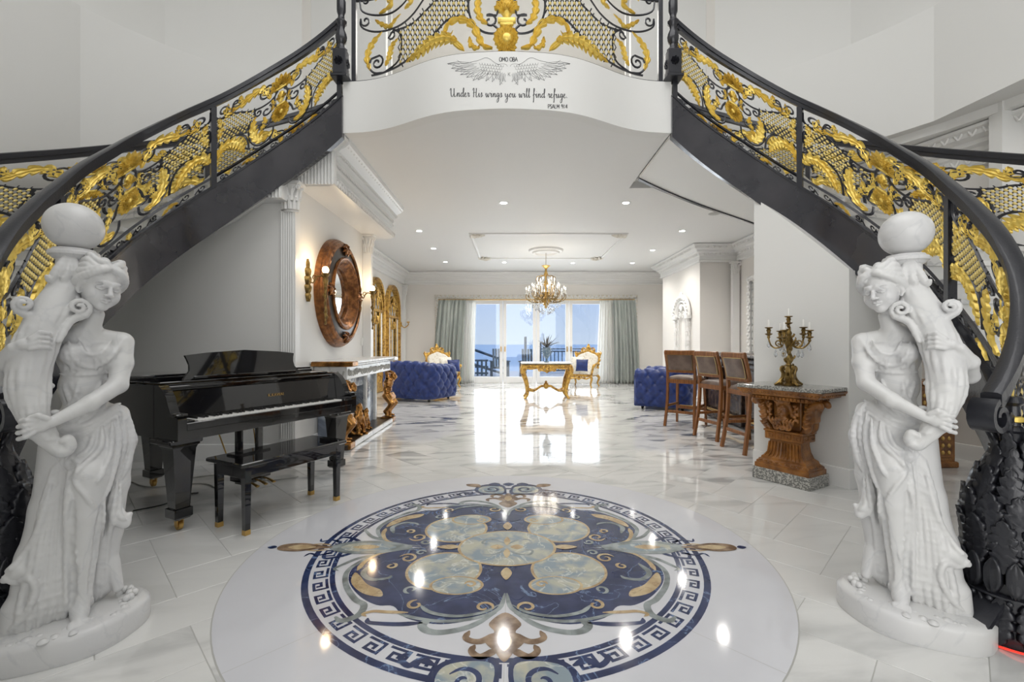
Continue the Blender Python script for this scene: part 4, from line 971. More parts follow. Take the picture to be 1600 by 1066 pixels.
# ================================================================ STATUES
LX, LZ = .00192, .00263
def PS(px, py, y=0.): return ((px-95)*LX, y, 1.22-(py-537)*LZ)
def make_statue():
    S = Sculpt((-.29, -.26, .09), (.26, .22, 1.60), .0044)
    k = .03
    # torso
    S.ell(PS(128, 668, .01), (.108, .088, .115), k); S.ell(PS(122, 606, .01), (.080, .066, .10), k); S.ell(PS(126, 560, .005), (.092, .070, .085), k)
    S.chain([PS(78, 533, .01), PS(120, 524, .01), PS(184, 533, .01)], [.036, .044, .038], k)
    S.chain([PS(128, 522, .0), PS(139, 490, -.015)], [.038, .033], .02)
    for q in (104, 152): S.ell(PS(q, 553, -.050), (.043, .038, .044), .02)
    # skirt volumes
    S.chain([PS(140, 690, .0), PS(132, 745, -.075)], [.100, .070], .03)
    S.chain([PS(128, 740, -.10), PS(126, 800, -.095), PS(121, 870, -.085), PS(118, 935, -.08)], [.064, .054, .041, .030], .012)
    S.chain([PS(100, 700, .03), PS(95, 800, .04), PS(80, 930, .04)], [.095, .105, .125], .03)
    S.chain([PS(145, 700, .05), PS(140, 820, .06), PS(125, 945, .06)], [.085, .085, .075], .03)
    S.chain([PS(88, 715, .0), PS(70, 790, .0), PS(52, 860, -.01), PS(40, 950, -.01)], [.055, .055, .062, .07], .025)
    S.chain([PS(62, 850, -.02), PS(30, 868, -.05), PS(8, 878, -.05)], [.05, .032, .014], .02)
    S.chain([PS(25, 930, -.02), PS(12, 962, -.03)], [.05, .03], .02)
    S.chain([PS(178, 655, .0), PS(188, 700, .0), PS(178, 770, .01), PS(168, 850, .02), PS(155, 935, .02)], [.042, .044, .040, .036, .04], .025)
    S.chain([PS(168, 790, -.02), PS(176, 822, -.045), PS(188, 832, -.05), PS(198, 820, -.045)], [.03, .028, .020, .010], .015)
    S.chain([PS(168, 900, .0), PS(178, 940, -.02)], [.03, .02], .015)
    def surf(px, py):
        x, _, z = PS(px, py); i = int((x-S.lo[0])/S.h); kk = int((z-S.lo[2])/S.h)
        i = min(max(i, 0), S.n[0]-1); kk = min(max(kk, 0), S.n[2]-1); w = np.nonzero(S.d[i, :, kk] < 0)[0]
        return S.lo[1]+S.h*w[0] if len(w) else 0.
    def fold(pts, r, k=.006, sub=False, off=-.28):
        q = catmull(pts, 4); P = []; 
        ys = [surf(x, y) for x, y in q]; lim = float(np.median(ys))+.03; ys = [min(v, lim) for v in ys]; ys = [np.mean(ys[max(0, i-1):i+2]) for i in range(len(ys))]
        N = len(q)
        for i, (x, y) in enumerate(q): P.append(PS(x, y, float(ys[i])+r*off*(1 if not sub else -1)))
        rad = [r*min(1, .35+4*min(i, N-1-i)/N) for i in range(N)]
        S.chain(P, rad, k, 1, sub)
    # bodice
    fold([(98, 532), (106, 560), (128, 574), (156, 566), (176, 540)], .0075); fold([(92, 536), (98, 566), (112, 578)], .007)
    fold([(112, 530), (124, 552), (148, 552), (168, 530)], .006); fold([(176, 528), (172, 552), (160, 578)], .007); fold([(185, 532), (166, 560)], .006)
    for x in (92, 102, 112, 140, 150, 160): fold([(x, 560), (x+1, 572), (x, 580)], .005, .005)
    fold([(84, 584), (120, 586), (162, 584)], .008, .004)
    for a, b in (((90, 600), (100, 650)), ((100, 598), (120, 650)), ((160, 598), (105, 665)), ((164, 612), (120, 668)), ((112, 598), (90, 640)), ((150, 598), (108, 640))):
        fold([a, ((a[0]+b[0])/2+6, (a[1]+b[1])/2+6), b], .0075)
    # rolled cloth round the hips and swags
    for d_ in (0, 9, 18): fold([(82, 672+d_), (100, 668+d_*1.2), (130, 662+d_), (165, 645+d_*.8), (182, 636+d_)], .013-.0004*d_, .006, off=0)
    fold([(180, 640), (196, 668), (202, 700), (194, 735), (184, 760)], .013); fold([(186, 650), (188, 700), (176, 750), (166, 800), (170, 830)], .011)
    fold([(176, 655), (178, 705), (164, 752), (152, 780)], .010); fold([(166, 662), (164, 705), (148, 738), (138, 752)], .009)
    fold([(150, 668), (146, 700), (120, 722), (104, 735)], .010); fold([(138, 674), (128, 700), (108, 712)], .009)
    fold([(176, 762), (168, 812), (160, 870), (156, 930)], .010); fold([(168, 770), (158, 830), (150, 900), (150, 950)], .010); fold([(182, 770), (178, 812), (190, 826)], .009)
    fold([(152, 778), (150, 830), (144, 890), (142, 952)], .008)
    # knot and ties, then falling folds left of the bare leg
    fold([(104, 735), (96, 722), (104, 712), (112, 722), (106, 738)], .007); fold([(104, 738), (112, 752), (124, 768), (138, 790)], .008)
    fold([(102, 738), (98, 780), (104, 830), (106, 880), (100, 958)], .011)
    for i, (x0, x1, x2) in enumerate(((94, 90, 88), (88, 78, 74), (82, 66, 60), (78, 55, 46), (74, 46, 30), (98, 98, 96))):
        fold([(x0, 710+i*4), ((x0+x1)/2-2, 790), (x1-2, 860), (x2, 915), (x2-6, 962)], .0125, .007)
        fold([(x0+3, 740+i*4), ((x0+x1)/2+3, 800), (x1+4, 870), (x2+7, 962)], .0075)
    fold([(72, 750), (52, 815), (28, 852), (8, 866)], .011); fold([(5, 872), (22, 884), (42, 880), (50, 900), (36, 930), (14, 950)], .011)
    fold([(118, 870), (112, 900), (104, 945)], .006); fold([(134, 880), (134, 930), (130, 955)], .008)
    # arms
    ar = [PS(186, 536, .0), PS(184, 570, -.03), PS(176, 604, -.075)]
    S.chain(ar, [.042, .039, .034], .018); S.chain([PS(176, 604, -.075), PS(130, 628, -.145), PS(74, 650, -.185)], [.035, .030, .020], .014)
    S.ell(PS(56, 653, -.190), (.030, .018, .026), .012)
    for i, (dx, dz) in enumerate(((0, 12), (-1, 4), (0, -4), (3, -11))):
        S.chain([PS(50+dx, 653+dz*.7, -.200), PS(38+dx, 655+dz, -.202), PS(30+dx, 657+dz*1.05, -.182), PS(30+dx, 657+dz*1.05, -.160)], [.0095, .009, .0082, .0075], .003)
    S.chain([PS(68, 644, -.198), PS(56, 638, -.206), PS(45, 640, -.198)], [.011, .010, .008], .004)
    S.chain([PS(76, 536, .01), PS(38, 562, .04), PS(2, 588, .02)], [.038, .034, .031], .018); S.chain([PS(2, 588, .02), PS(4, 565, -.07), PS(22, 543, -.135)], [.031, .027, .020], .014)
    S.ell(PS(38, 538, -.150), (.028, .018, .022), .012)
    for i, dz in enumerate((-11, -4, 3, 10)):
        S.chain([PS(44, 537+dz*.7, -.160), PS(58, 532+dz, -.163), PS(68, 533+dz, -.152), PS(72, 536+dz, -.135)], [.0095, .009, .008, .007], .003)
    # horn of plenty
    hz = [((107, 398), .054, .02), ((102, 425), .047, .01), ((92, 452), .050, -.01), ((76, 485), .060, -.04), ((56, 525), .060, -.075), ((42, 575), .062, -.10), ((44, 625), .050, -.125), ((58, 662), .034, -.14), ((76, 686), .025, -.15)]
    hp = [PS(*a, y) for a, r, y in hz]; hr = [r for a, r, y in hz]
    S.chain(hp, hr, .012, 3)
    S.chain([PS(76, 686, -.15), PS(88, 696, -.155), PS(99, 690, -.16), PS(97, 678, -.165), PS(88, 680, -.17)], [.024, .023, .020, .016, .010], .006, 3)
    for (c, r, s) in (((114, 481), .030, 1), ((34, 480), .024, -1)):
        sp_ = spiral((0, 0), r*1.15, .007, -60 if s > 0 else 240, (480 if s > 0 else -300), 16); cc = PS(*c, -.085)
        S.chain([(cc[0]+p[0], cc[1]-.004*i/3, cc[2]+p[1]) for i, p in enumerate(sp_)], [.0115-.0003*i for i in range(17)], .002)
        e = sp_[0]; S.chain([(cc[0]+e[0], cc[1], cc[2]+e[1]), PS(c[0]-s*14, c[1]+22, -.09), PS(c[0]-s*30, c[1]+52, -.13)], [.015, .014, .010], .006, 3)
    # leaf flutes along the horn
    cat_ = catmull([tuple(p)+(r,) for p, r in zip(hp, hr)], 4)
    for j in range(7):
        a = math.radians(200+j*23); pts = []; rad = []
        for i, q in enumerate(cat_[4:31]):
            w = a+.10*math.sin(i*.5); pts.append((q[0]+math.cos(w)*q[3]*.98, q[1]+math.sin(w)*q[3]*.9, q[2])); rad.append(.0095+.004*math.sin(i*1.1+j))
        S.chain(pts, rad, .003)
    for s_ in (-1, 0, 1): S.chain([PS(100+s_*6, 402, -.035), PS(96+s_*14, 424, -.05), PS(92+s_*20, 440, -.045), PS(90+s_*24, 436, -.06)], [.010, .016, .014, .008], .004, 3)
    for (x, y) in ((62, 580), (70, 600), (66, 560), (22, 600), (25, 625), (78, 640), (18, 575), (70, 500), (60, 515), (92, 440), (118, 425), (96, 425)):
        p = PS(x, y, -.10 if y > 480 else -.03); S.ell(p, (.016, .016, .012), .008)
    # foot and toes
    fold([(103, 775), (100, 830), (103, 890), (104, 945)], .010, .012, True); fold([(146, 790), (140, 850), (134, 900), (132, 945)], .010, .012, True)
    S.chain([PS(118, 928, -.075), PS(115, 950, -.105), PS(112, 962, -.145)], [.030, .028, .022], .012)
    for i in range(5):
        x = 100+i*6.0; S.chain([PS(x+1, 957, -.145), PS(x, 964-abs(i-1)*.6, -.172+.004*i)], [.011, .0105 if i else .012], .003)
    # trim below base top
    S.box((0, 0, .05), (1, 1, .10), .001, .001, True)
    body = S.mesh('body', M['statue'])
    # head, finer
    h = Sculpt((-.12, -.13, -.14), (.12, .15, .135), .0026)
    h.ell((0, .012, .02), (.068, .084, .084), .02); h.ell((0, -.026, -.042), (.050, .050, .050), .03); h.ell((0, -.060, -.078), (.017, .014, .014), .02)
    h.ell((.03, -.045, -.028), (.026, .026, .03), .02); h.ell((-.03, -.045, -.028), (.026, .026, .03), .02)
    h.chain([(0, .01, -.06), (0, .02, -.13)], [.036, .036], .02)
    h.chain([(0, -.074, .022), (0, -.086, .0), (0, -.098, -.022)], [.007, .0075, .0095], .008); h.ell((.010, -.088, -.026), (.008, .009, .006), .005); h.ell((-.010, -.088, -.026), (.008, .009, .006), .005)
    for s in (1, -1):
        h.ell((s*.028, -.088, .004), (.018, .016, .011), .010, sub=True)
        h.ell((s*.027, -.064, .002), (.0150, .0135, .0115), .002)
        h.chain([(s*.012, -.076, .004), (s*.027, -.0795, .010), (s*.043, -.070, .003)], [.0028, .0034, .0028], .002)
        h.chain([(s*.013, -.075, -.001), (s*.027, -.0775, -.0055), (s*.042, -.069, -.002)], [.0022, .0026, .002], .002)
        h.chain([(s*.010, -.079, .018), (s*.028, -.077, .028), (s*.050, -.062, .021)], [.0012, .0018, .0012], .014)
        h.chain([(s*.066, -.005, .005), (s*.070, .004, -.02), (s*.064, -.004, -.035)], [.009, .008, .006], .004)
    for s in (1, -1): h.ell((s*.013, -.078, .022), (.010, .008, .012), .010)
    h.chain([(-.019, -.072, -.047), (-.006, -.084, -.043), (0, -.083, -.045), (.006, -.084, -.043), (.019, -.072, -.047)], [.003, .0055, .005, .0055, .003], .003)
    h.chain([(-.015, -.073, -.053), (0, -.081, -.056), (.015, -.073, -.053)], [.003, .0062, .003], .002)
    # hair: waves swept back from a centre parting into a knot
    for s in (1, -1):
        for j in range(7):
            v = j/6; z0 = .088-.070*v; pts = []
            for i in range(9):
                u = i/8; a0_ = -86+78*v**.8; a = math.radians(a0_+(80-a0_)*u); rx = .074+.006*math.sin(u*PI)-.0*v; ry = .088
                lift = .030*math.sin(u*PI)*(1-v)
                w = .006*math.sin(u*15+j*2)
                rs = math.sqrt(max(.05, 1-((z0-.02)/.092)**2))
                start = (1-u)**2*.55
                x = s*(rx*rs*math.cos(a)+.0+w*.3)*(1-start*.2); y = .012+ry*rs*math.sin(a)
                pts.append((x, y, z0+lift-.028*u*v+w-(1-u)*v*.012))
            h.chain(pts, [.012, .014, .0145, .014, .014, .013, .013, .012, .010], .004, 2)
    for s in (1, -1):
        h.chain([(s*.004, -.056, .086), (s*.034, -.060, .074), (s*.060, -.040, .050), (s*.074, -.006, .022), (s*.070, .03, -.005), (s*.045, .08, -.01)], [.011, .014, .015, .015, .014, .012], .004, 3)
        h.chain([(s*.004, -.05, .094), (s*.036, -.056, .080), (s*.062, -.03, .062), (s*.072, .02, .045), (s*.05, .07, .03)], [.010, .013, .014, .014, .012], .004, 3)
    h.ell((0, .10, .015), (.042, .038, .045), .008)
    for j in range(4): h.chain(spiral((0, 0), .03-.004*j, .012, j*90, j*90+250, 6) and [(math.cos(t)*.034, .10+.02*math.sin(t)*(1 if j % 2 else -1)+.018, .015+math.sin(t)*.038) for t in np.linspace(j, j+3, 7)], .009, .003)
    h.chain([(0, .02, .108), (0, .07, .09)], [.022, .02], .02)
    for s, z in ((-1, 0), (-1, .018)):
        h.chain([(s*.055, .035, -.02+z), (s*.066, .02, -.05), (s*.055, .0, -.075), (s*.066, .01, -.10), (s*.052, -.01, -.118)], [.013, .012, .011, .010, .007], .004, 3)
    head = h.mesh('head', M['statue'])
    # base slab
    b = G().lathe([(.02, 0), (.985, 0), (1.0, .01), (1.0, .085), (.97, .098), (.90, .108), (.7, .112), (.4, .118), (.02, .12)], n=56, sx=.255, sy=.225,
                  mod=lambda w, z: 1+.05*math.cos(2*w+.6)+.025*math.cos(5*w)+(.012*math.sin(11*w+z*300) if z > .09 else 0))
    for i in range(26):
        a = rnd.uniform(-2.8, 2.2); q = rnd.uniform(.6, .9); b.ball((.255*q*math.cos(a), .225*q*math.sin(a), .105), rnd.uniform(.012, .022), 7, 4, (1, 1, .6))
    for i in range(14):
        b.ball((.19+rnd.uniform(-.03, .03), -.02+rnd.uniform(-.05, .04), .115+rnd.uniform(0, .018)), .015, 8, 5)
    bm_ = b.mesh('base', M['statue'], ang=50)
    pl = G().lathe([(.045, -.035), (.058, -.02), (.070, -.012), (.072, -.006), (.082, -.002), (.084, .008), (.080, .016), (.070, .020), (.068, .026), (.03, .028)], n=40).mesh('capital_plate', M['statue'], ang=50)
    gl = bpy.data.meshes.new('globe'); bmm = bmesh.new(); bmesh.ops.create_uvsphere(bmm, u_segments=48, v_segments=32, radius=.098); bmm.to_mesh(gl); bmm.free(); gl.shade_smooth(); gl.materials.append(M['statue'])
    return body, head, bm_, pl, gl
stm = make_statue()
STA = []
for side, (x, y), lab in ((-1, (-1.84, 1.88), 'white marble maiden statue holding a horn and globe in front of the grand piano'), (1, (1.76, 2.0), 'white marble maiden statue holding a horn and globe beside the carved console')):
    ang = math.atan2(y, x)-PI/2
    e = empty('maiden_statue', (x, y, .0), ang, lab, 'statue'); STA.append(e)
    e.scale = (1 if side < 0 else -1, 1, 1)
    def pt(nm, me, loc=(0, 0, 0), rot=(0, 0, 0)):
        o = bpy.data.objects.new(nm, me); COL.objects.link(o); o.parent = e; o.location = loc; o.rotation_euler = rot; return o
    pt('body', stm[0]); pt('base', stm[2])
    pt('head', stm[1], PS(147, 447, -.04), (math.radians(10), math.radians(8), math.radians(22)))
    pt('capital_plate', stm[3], PS(107, 397, .02)); pt('globe', stm[4], (PS(107, 362)[0], .02, PS(0, 397)[2]+.024+.097))
# ================================================================ ACANTHUS NEWELS
def acanthus_newel(x, y, lab):
    e = empty('acanthus_newel', (x, y, 0), 0, lab, 'newel post')
    zs_ = [0, .05, .19, .22, .30, .54, .62, .70, .76, .80, .85]; rs_ = [.150, .156, .150, .15, .15, .138, .118, .085, .055, .045, .058]
    R = lambda z: float(np.interp(z, zs_, rs_))
    G().lathe([(R(z)-.012, z) for z in np.linspace(0.004, .85, 26)], n=28).link('core', M['iron'], e)
    def row(n, z0, z1, w, curl, ph, lob, nm, th=.016, down=False):
        for i in range(n):
            a = 2*PI*(i+ph)/n; L = z1-z0; g = leafgeo([(0, L*q/9) for q in range(10)], w, lob, th, .15, .55)
            def f(s, t, nn):
                u = t/L; z = (z0+t) if not down else (z1-t); out = curl*(u**3)
                if u > .92: z -= (u-.92)*.3*L*(1 if not down else -1)
                r = R(z)-.004+nn+out; aa = a+s/max(R(z), .04); return (r*math.cos(aa), r*math.sin(aa), z)
            g.mp(f).link(nm, M['iron'], e, ang=180)
    row(16, .215, .36, .030, .012, 0, 1, 'tongue_leaf', .026)
    row(11, .30, .52, .050, .030, .5, 6, 'acanthus_leaf'); row(11, .38, .62, .050, .030, 0, 6, 'acanthus_leaf')
    row(9, .48, .72, .046, .026, .5, 6, 'acanthus_leaf'); row(8, .58, .80, .034, .018, 0, 5, 'acanthus_leaf'); row(6, .68, .87, .026, .022, .5, 4, 'acanthus_leaf')
    row(12, .01, .20, .045, .012, 0, 5, 'hanging_leaf', .014, True)
    G().lathe([(R(.2)+.0, .196), (R(.2)+.014, .20), (R(.2)+.014, .208), (R(.2), .214)], n=32).link('band', M['iron'], e)
    for i in range(18):
        a = 2*PI*i/18; G().ball(((R(.2)+.016)*math.cos(a), (R(.2)+.016)*math.sin(a), .19), .011, 8, 5).link('boss', M['iron'], e)
    G().lathe([(.030, .84), (.045, .86), (.026, .88), (.024, .96), (.04, .975), (.03, 1.0)], n=16).link('neck', M['iron'], e)
    G().lathe([(.030, .893), (.036, .897), (.036, .915), (.030, .919)], n=16).link('gold_collar', M['gold'], e)
    for s in (0, 1, 2, 3):
        a = s*PI/2+.6; d = Vector((math.cos(a), math.sin(a), 0)); sp_ = spiral((.055, .90), .045, .010, -90, 330, 14)
        G().tube([tuple(d*p[0]+Vector((0, 0, p[1]))) for p in sp_], .011, 6).link('side_scroll', M['iron'], e)
    return e
a1 = acanthus_newel(2.09, 1.90, 'black acanthus leaf newel at the stair foot behind the console side statue')
a2 = acanthus_newel(2*AX-2.09, 1.90, 'black acanthus leaf newel at the stair foot behind the piano side statue')
led = empty('led_light_strip', (2.09, 1.90, 0), 0, 'thin red glowing light strip around the foot of the black newel', 'light strip')
g = G(); P = [(.168*math.cos(t)+.004*math.sin(9*t), .168*math.sin(t)+.004*math.cos(7*t), .010+.006*math.sin(5*t)) for t in np.linspace(PI*1.02, PI*1.75, 40)]
g.tube(P, .0045, 5).link('strip', M['red'], led)
# ================================================================ PIANO
def text_mesh(body, size, m, parent, loc, rot, name='lettering', ext=.0006, align='CENTER'):
    cu = bpy.data.curves.new(name, 'FONT'); cu.body = body; cu.size = size; cu.extrude = ext; cu.align_x = align
    o = bpy.data.objects.new(name, cu); COL.objects.link(o); dg = bpy.context.evaluated_depsgraph_get()
    me = bpy.data.meshes.new_from_object(o.evaluated_get(dg)); bpy.data.objects.remove(o)
    o = bpy.data.objects.new(name, me); COL.objects.link(o); me.materials.clear(); me.materials.append(m); o.parent = parent; o.location = loc; o.rotation_euler = rot
    return o
PA = math.atan2(.898, .44)
pn = empty('grand_piano', (-2.10, 2.86, 0), PA, 'glossy black baby grand piano with open keyboard beside the left staircase', 'piano')
PWD = 1.50
out = [(0, .27)]+[(0, 1.30)]+catmull([(.02, 1.38), (.16, 1.50), (.40, 1.53), (.62, 1.45), (.76, 1.25), (.92, 1.02), (1.16, .86), (1.38, .76), (PWD-.01, .62)], 4)+[(PWD, .55), (PWD, .27)]
g = G().prism(out, .60, .945)
# rim = outer wall: build as case ring
def inset(poly, d):
    n = len(poly); o = []
    a = sum(poly[i][0]*poly[(i+1) % n][1]-poly[(i+1) % n][0]*poly[i][1] for i in range(n)); s = 1 if a > 0 else -1
    for i in range(n):
        p0, p1, p2 = Vector(poly[i-1]), Vector(poly[i]), Vector(poly[(i+1) % n]); e1 = (p1-p0).normalized(); e2 = (p2-p1).normalized()
        n1 = Vector((-e1.y, e1.x))*s; n2 = Vector((-e2.y, e2.x))*s; m = (n1+n2); m = m/max(m.length_squared/2, .3); o.append(tuple(p1+m*d))
    return o
inn = inset(out, .035)
rg = G(); n = len(out)
rg.v = [(x, y, .60) for x, y in out]+[(x, y, .945) for x, y in out]+[(x, y, .945) for x, y in inn]+[(x, y, .86) for x, y in inn]
for k in range(3): rg.f += [(k*n+i, k*n+(i+1) % n, (k+1)*n+(i+1) % n, (k+1)*n+i) for i in range(n)]
rg.f += [tuple(range(n-1, -1, -1)), tuple(range(3*n, 4*n))]
rim = rg.link('rim', M['piano'], pn, ang=30)
G().prism(inset(out, .04), .862, .868).link('gold_plate', M['piano_in'], pn)
g = G()
for i in range(60): g.tube([(.12+i*.021, .42, .87), (.14+i*.016, 1.2-.0*i if i < 30 else 1.2-(i-30)*.017, .875)], .0012, 4)
g.link('strings', M['brass'], pn, kind='stuff')
# cheeks with scrolled profile
prof = [(0, .60), (0, .735), (.015, .75), (.05, .755), (.085, .775), (.11, .82), (.13, .87), (.17, .915), (.22, .945), (.28, .945), (.28, .60)]
for x0 in (0, PWD-.055):
    gg = G().prism([(y, z) for y, z in prof], x0, x0+.055); gg.mp(lambda a, b, c: (c, a, b)); gg.link('cheek', M['piano'], pn, ang=30)
    G().bbox((x0+.0275, .045, .762), (.075, .085, .018), .005).link('cheek_cap', M['piano'], pn)
G().bbox((PWD/2, .14, .635), (PWD-.10, .27, .07), .004).link('key_bed', M['piano'], pn)
G().bbox((PWD/2, .012, .685), (PWD-.10, .028, .05), .004).link('key_slip', M['piano'], pn)
for s in (.085, PWD-.085): G().bbox((s, .10, .70), (.065, .15, .045), .004).link('key_block', M['piano'], pn)
fb = G().box((PWD/2, .215, .80), (PWD-.115, .018, .20), 0, -.16).link('fallboard', M['piano'], pn, smooth=False)
text_mesh('K.KAWAI', .034, M['brass'], fb, (.83, .1985, .795), (PI/2-.16, 0, 0))
G().bbox((PWD/2, .26, .925), (PWD-.12, .07, .02), .004).link('fallboard_rail', M['piano'], pn)
G().box((PWD/2, .195, .712), (PWD-.24, .02, .006)).link('red_key_felt', M['red'] if False else M['ebony'], pn)
wk = G().bbox((0, 0, 0), (.0222, .145, .022), .0018).mesh('white_key', M['ivory']); bk = G().bbox((0, 0, 0), (.011, .095, .018), .002).mesh('black_key', M['ebony'])
x0k = PWD/2-26*.0235
for i in range(52):
    o = bpy.data.objects.new('white_key', wk); COL.objects.link(o); o.parent = pn; o.location = (x0k+(i+.5)*.0235, .105, .706)
    if (i % 7) in (0, 2, 3, 5, 6) and i < 51:
        o = bpy.data.objects.new('black_key', bk); COL.objects.link(o); o.parent = pn; o.location = (x0k+(i+1)*.0235, .135, .724)
# lid lying closed with its front flap folded back, music desk
lidp = [p for p in out if p[1] > .6]; lidp = [(0-.012, .60)]+[(x+(.012 if x > .7 else -.012), y) for x, y in lidp]+[(PWD+.012, .60)]
G().prism(lidp, .950, .972).link('lid', M['piano'], pn, ang=30)
G().bbox((PWD/2-.0, .78, .985), (PWD+.02, .34, .018), .004).link('lid_flap', M['piano'], pn)
G().bbox((PWD/2, .46, .952), (PWD-.10, .30, .014), .004).link('desk_shelf', M['piano'], pn)
dk = [(-.49, 0), (-.47, .03), (-.44, .07), (-.435, .12), (-.445, .17), (-.455, .20), (-.45, .205)]
dk = dk+[(-.3, .225), (0, .245), (.3, .225)]+[(-a, b) for a, b in dk[::-1]]
dp = G().prism(dk, 0, .02); dp.mp(lambda a, b, c: (a+.74, .43-c+b*.22, .96+b*.85)); dp.link('music_desk', M['piano'], pn, ang=30)
G().bbox((.74, .405, .972), (.86, .03, .022), .004).link('desk_ledge', M['piano'], pn)
for x, y in ((.075, .13), (PWD-.075, .17), (.50, 1.32)):
    lg = G(); rs = [(.085, .60), (.083, .56), (.074, .55), (.068, .53), (.050, .26), (.044, .15), (.055, .145), (.055, .09), (.042, .075)]
    for (r, z) in rs:
        for a, b in ((-1, -1), (1, -1), (1, 1), (-1, 1)): lg.v.append((x+a*r, y+b*r, z))
    for i in range(len(rs)-1):
        for k in range(4): lg.f.append((i*4+k, i*4+(k+1) % 4, i*4+4+(k+1) % 4, i*4+4+k))
    lg.f += [(3, 2, 1, 0), tuple(range(len(rs)*4-4, len(rs)*4))]
    l = lg.link('leg', M['piano'], pn, ang=20)
    t = G().tube([(x-.012, y, .028), (x+.012, y, .028)], .028, 14); t.box((x-.018, y, .05), (.006, .03, .05)).box((x+.018, y, .05), (.006, .03, .05)).box((x, y, .074), (.06, .06, .008)); t.link('caster', M['brass'], l)
G().bbox((.075, .0+.16, .585), (.20, .24, .03), .005).bbox((PWD-.075, .16, .585), (.20, .24, .03), .005).link('leg_plates', M['piano'], pn)
ly = G(); 
for s in (-1, 1): ly.bbox((.75+s*.085, .42, .38), (.05, .04, .46), .005)
ly.bbox((.75, .42, .60), (.30, .12, .03), .005).link('lyre_posts', M['piano'], pn)
lb = G().bbox((.75, .40, .145), (.26, .14, .05), .006).bbox((.75, .39, .175), (.22, .10, .02), .005).bbox((.75, .40, .11), (.20, .11, .03), .005).link('pedal_box', M['piano'], pn)
for dx in (-.07, 0, .07): G().tube([(.75+dx, .34, .12), (.75+dx, .27, .115), (.75+dx, .21, .10)], [.010, .012, .016], 8, flat=.5).link('pedal', M['brass'], lb)
for s in (-1, 1): G().tube([(.75+s*.10, .44, .13), (.75+s*.16, .62, .60)], .005, 6).link('lyre_brace', M['brass'], pn)
# bench
bn = empty('piano_bench', (-1.66, 3.29, 0), math.atan2(.889, .458), 'glossy black piano bench with brass capped legs in front of the keyboard', 'bench')
G().bbox((0, 0, .452), (.84, .39, .028), .006).link('seat', M['piano'], bn)
G().bbox((0, 0, .40), (.76, .33, .085), .004).link('apron', M['piano'], bn)
for a in (-1, 1):
    for b in (-1, 1):
        l = G().prism([(-.022, -.022), (.022, -.022), (.022, .022), (-.022, .022)], .03, .44)
        l.v = [(x*(1 if z > .3 else .75)+a*.36, y*(1 if z > .3 else .75)+b*.145, z) for x, y, z in l.v]; lo = l.link('leg', M['piano'], bn, smooth=False)
        G().box((a*.36, b*.145, .016), (.036, .036, .032)).link('brass_cap', M['brass'], lo, smooth=False)
# cables by the wall
for i, (pts, m, lab) in enumerate((([(-3.3, 4.3), (-3.0, 4.1), (-2.6, 4.25), (-2.2, 4.05), (-1.95, 4.15)], 'wcable', 'thin grey cable trailing on the floor under the piano'),
                                   ([(-3.35, 4.0), (-3.05, 3.85), (-2.7, 3.95), (-2.45, 3.8)], 'wcable', 'loose grey cable end on the floor behind the piano leg'),
                                   ([(-2.75, 3.3), (-2.62, 3.45), (-2.72, 3.62), (-2.55, 3.70)], 'cable', 'black power cable on the floor beside the left statue'))):
    o = G().tube([(x, y, .006) for x, y in catmull(pts, 5)], .005, 5).link('floor_cable', M[m]); tag(o, lab, 'cable')
# ================================================================ FIREPLACE
FX = -2.30
fp = empty('fireplace', (FX, 6.20, 0), 0, 'white and blue grey marble fireplace on gilt figures below the round mirror', 'fireplace')
G().bbox((.20, 0, .03), (.46, 2.06, .055), .006).link('hearth_slab', M['frameblack'], fp)
G().bbox((.435, 0, .032), (.035, 2.0, .06), .008).link('hearth_edge', M['marble'], fp)
for s in (-1, 1): G().bbox((.36, s*.93, .042), (.20, .16, .075), .006).link('figure_plinth', M['giltfig'], fp)
G().bbox((.09, -.58, .43), (.16, .52, .76), .005).link('stone_panel', M['bmarble'], fp); G().bbox((.09, .58, .43), (.16, .52, .76), .005).link('stone_panel', M['bmarble'], fp)
G().bbox((.09, 0, .72), (.16, .70, .18), .005).link('stone_panel', M['bmarble'], fp); G().box((.03, 0, .34), (.05, .66, .6)).link('firebox', M['cable'], fp)
for y in (-.34, .34, .80, -.80): G().bbox((.19, y, .43), (.045, .06, .76), .006).link('jamb', M['marble'], fp)
G().bbox((.20, 0, .875), (.38, 1.88, .15), .005).link('frieze', M['marble'], fp)
g = G(); rn = random.Random(3)
for i in range(26):
    y = -.87+i*.069; sp_ = spiral((0, 0), .032, .006, rn.uniform(0, 360), rn.uniform(500, 800), 9); g.tube([(.395, y+p[0], .875+p[1]*1.3) for p in sp_], .008, 4)
for i in range(5): g.tube([(-.0+.06+i*.07, -.943, .84), (.08+i*.07, -.946, .90)], .012, 4)
g.link('frieze_relief', M['wcable'], fp, kind='stuff')
G().bbox((.22, 0, .968), (.43, 1.98, .03), .008).link('shelf_moulding', M['marble'], fp)
G().bbox((.235, 0, 1.0), (.47, 2.06, .035), .008).link('shelf', M['marble'], fp)
for s in (-1, 1):
    G().bbox((.25, s*.935, .985), (.48, .20, .06), .01).link('gilt_shelf_end', M['giltfig'] if s < 0 else M['marble'], fp)
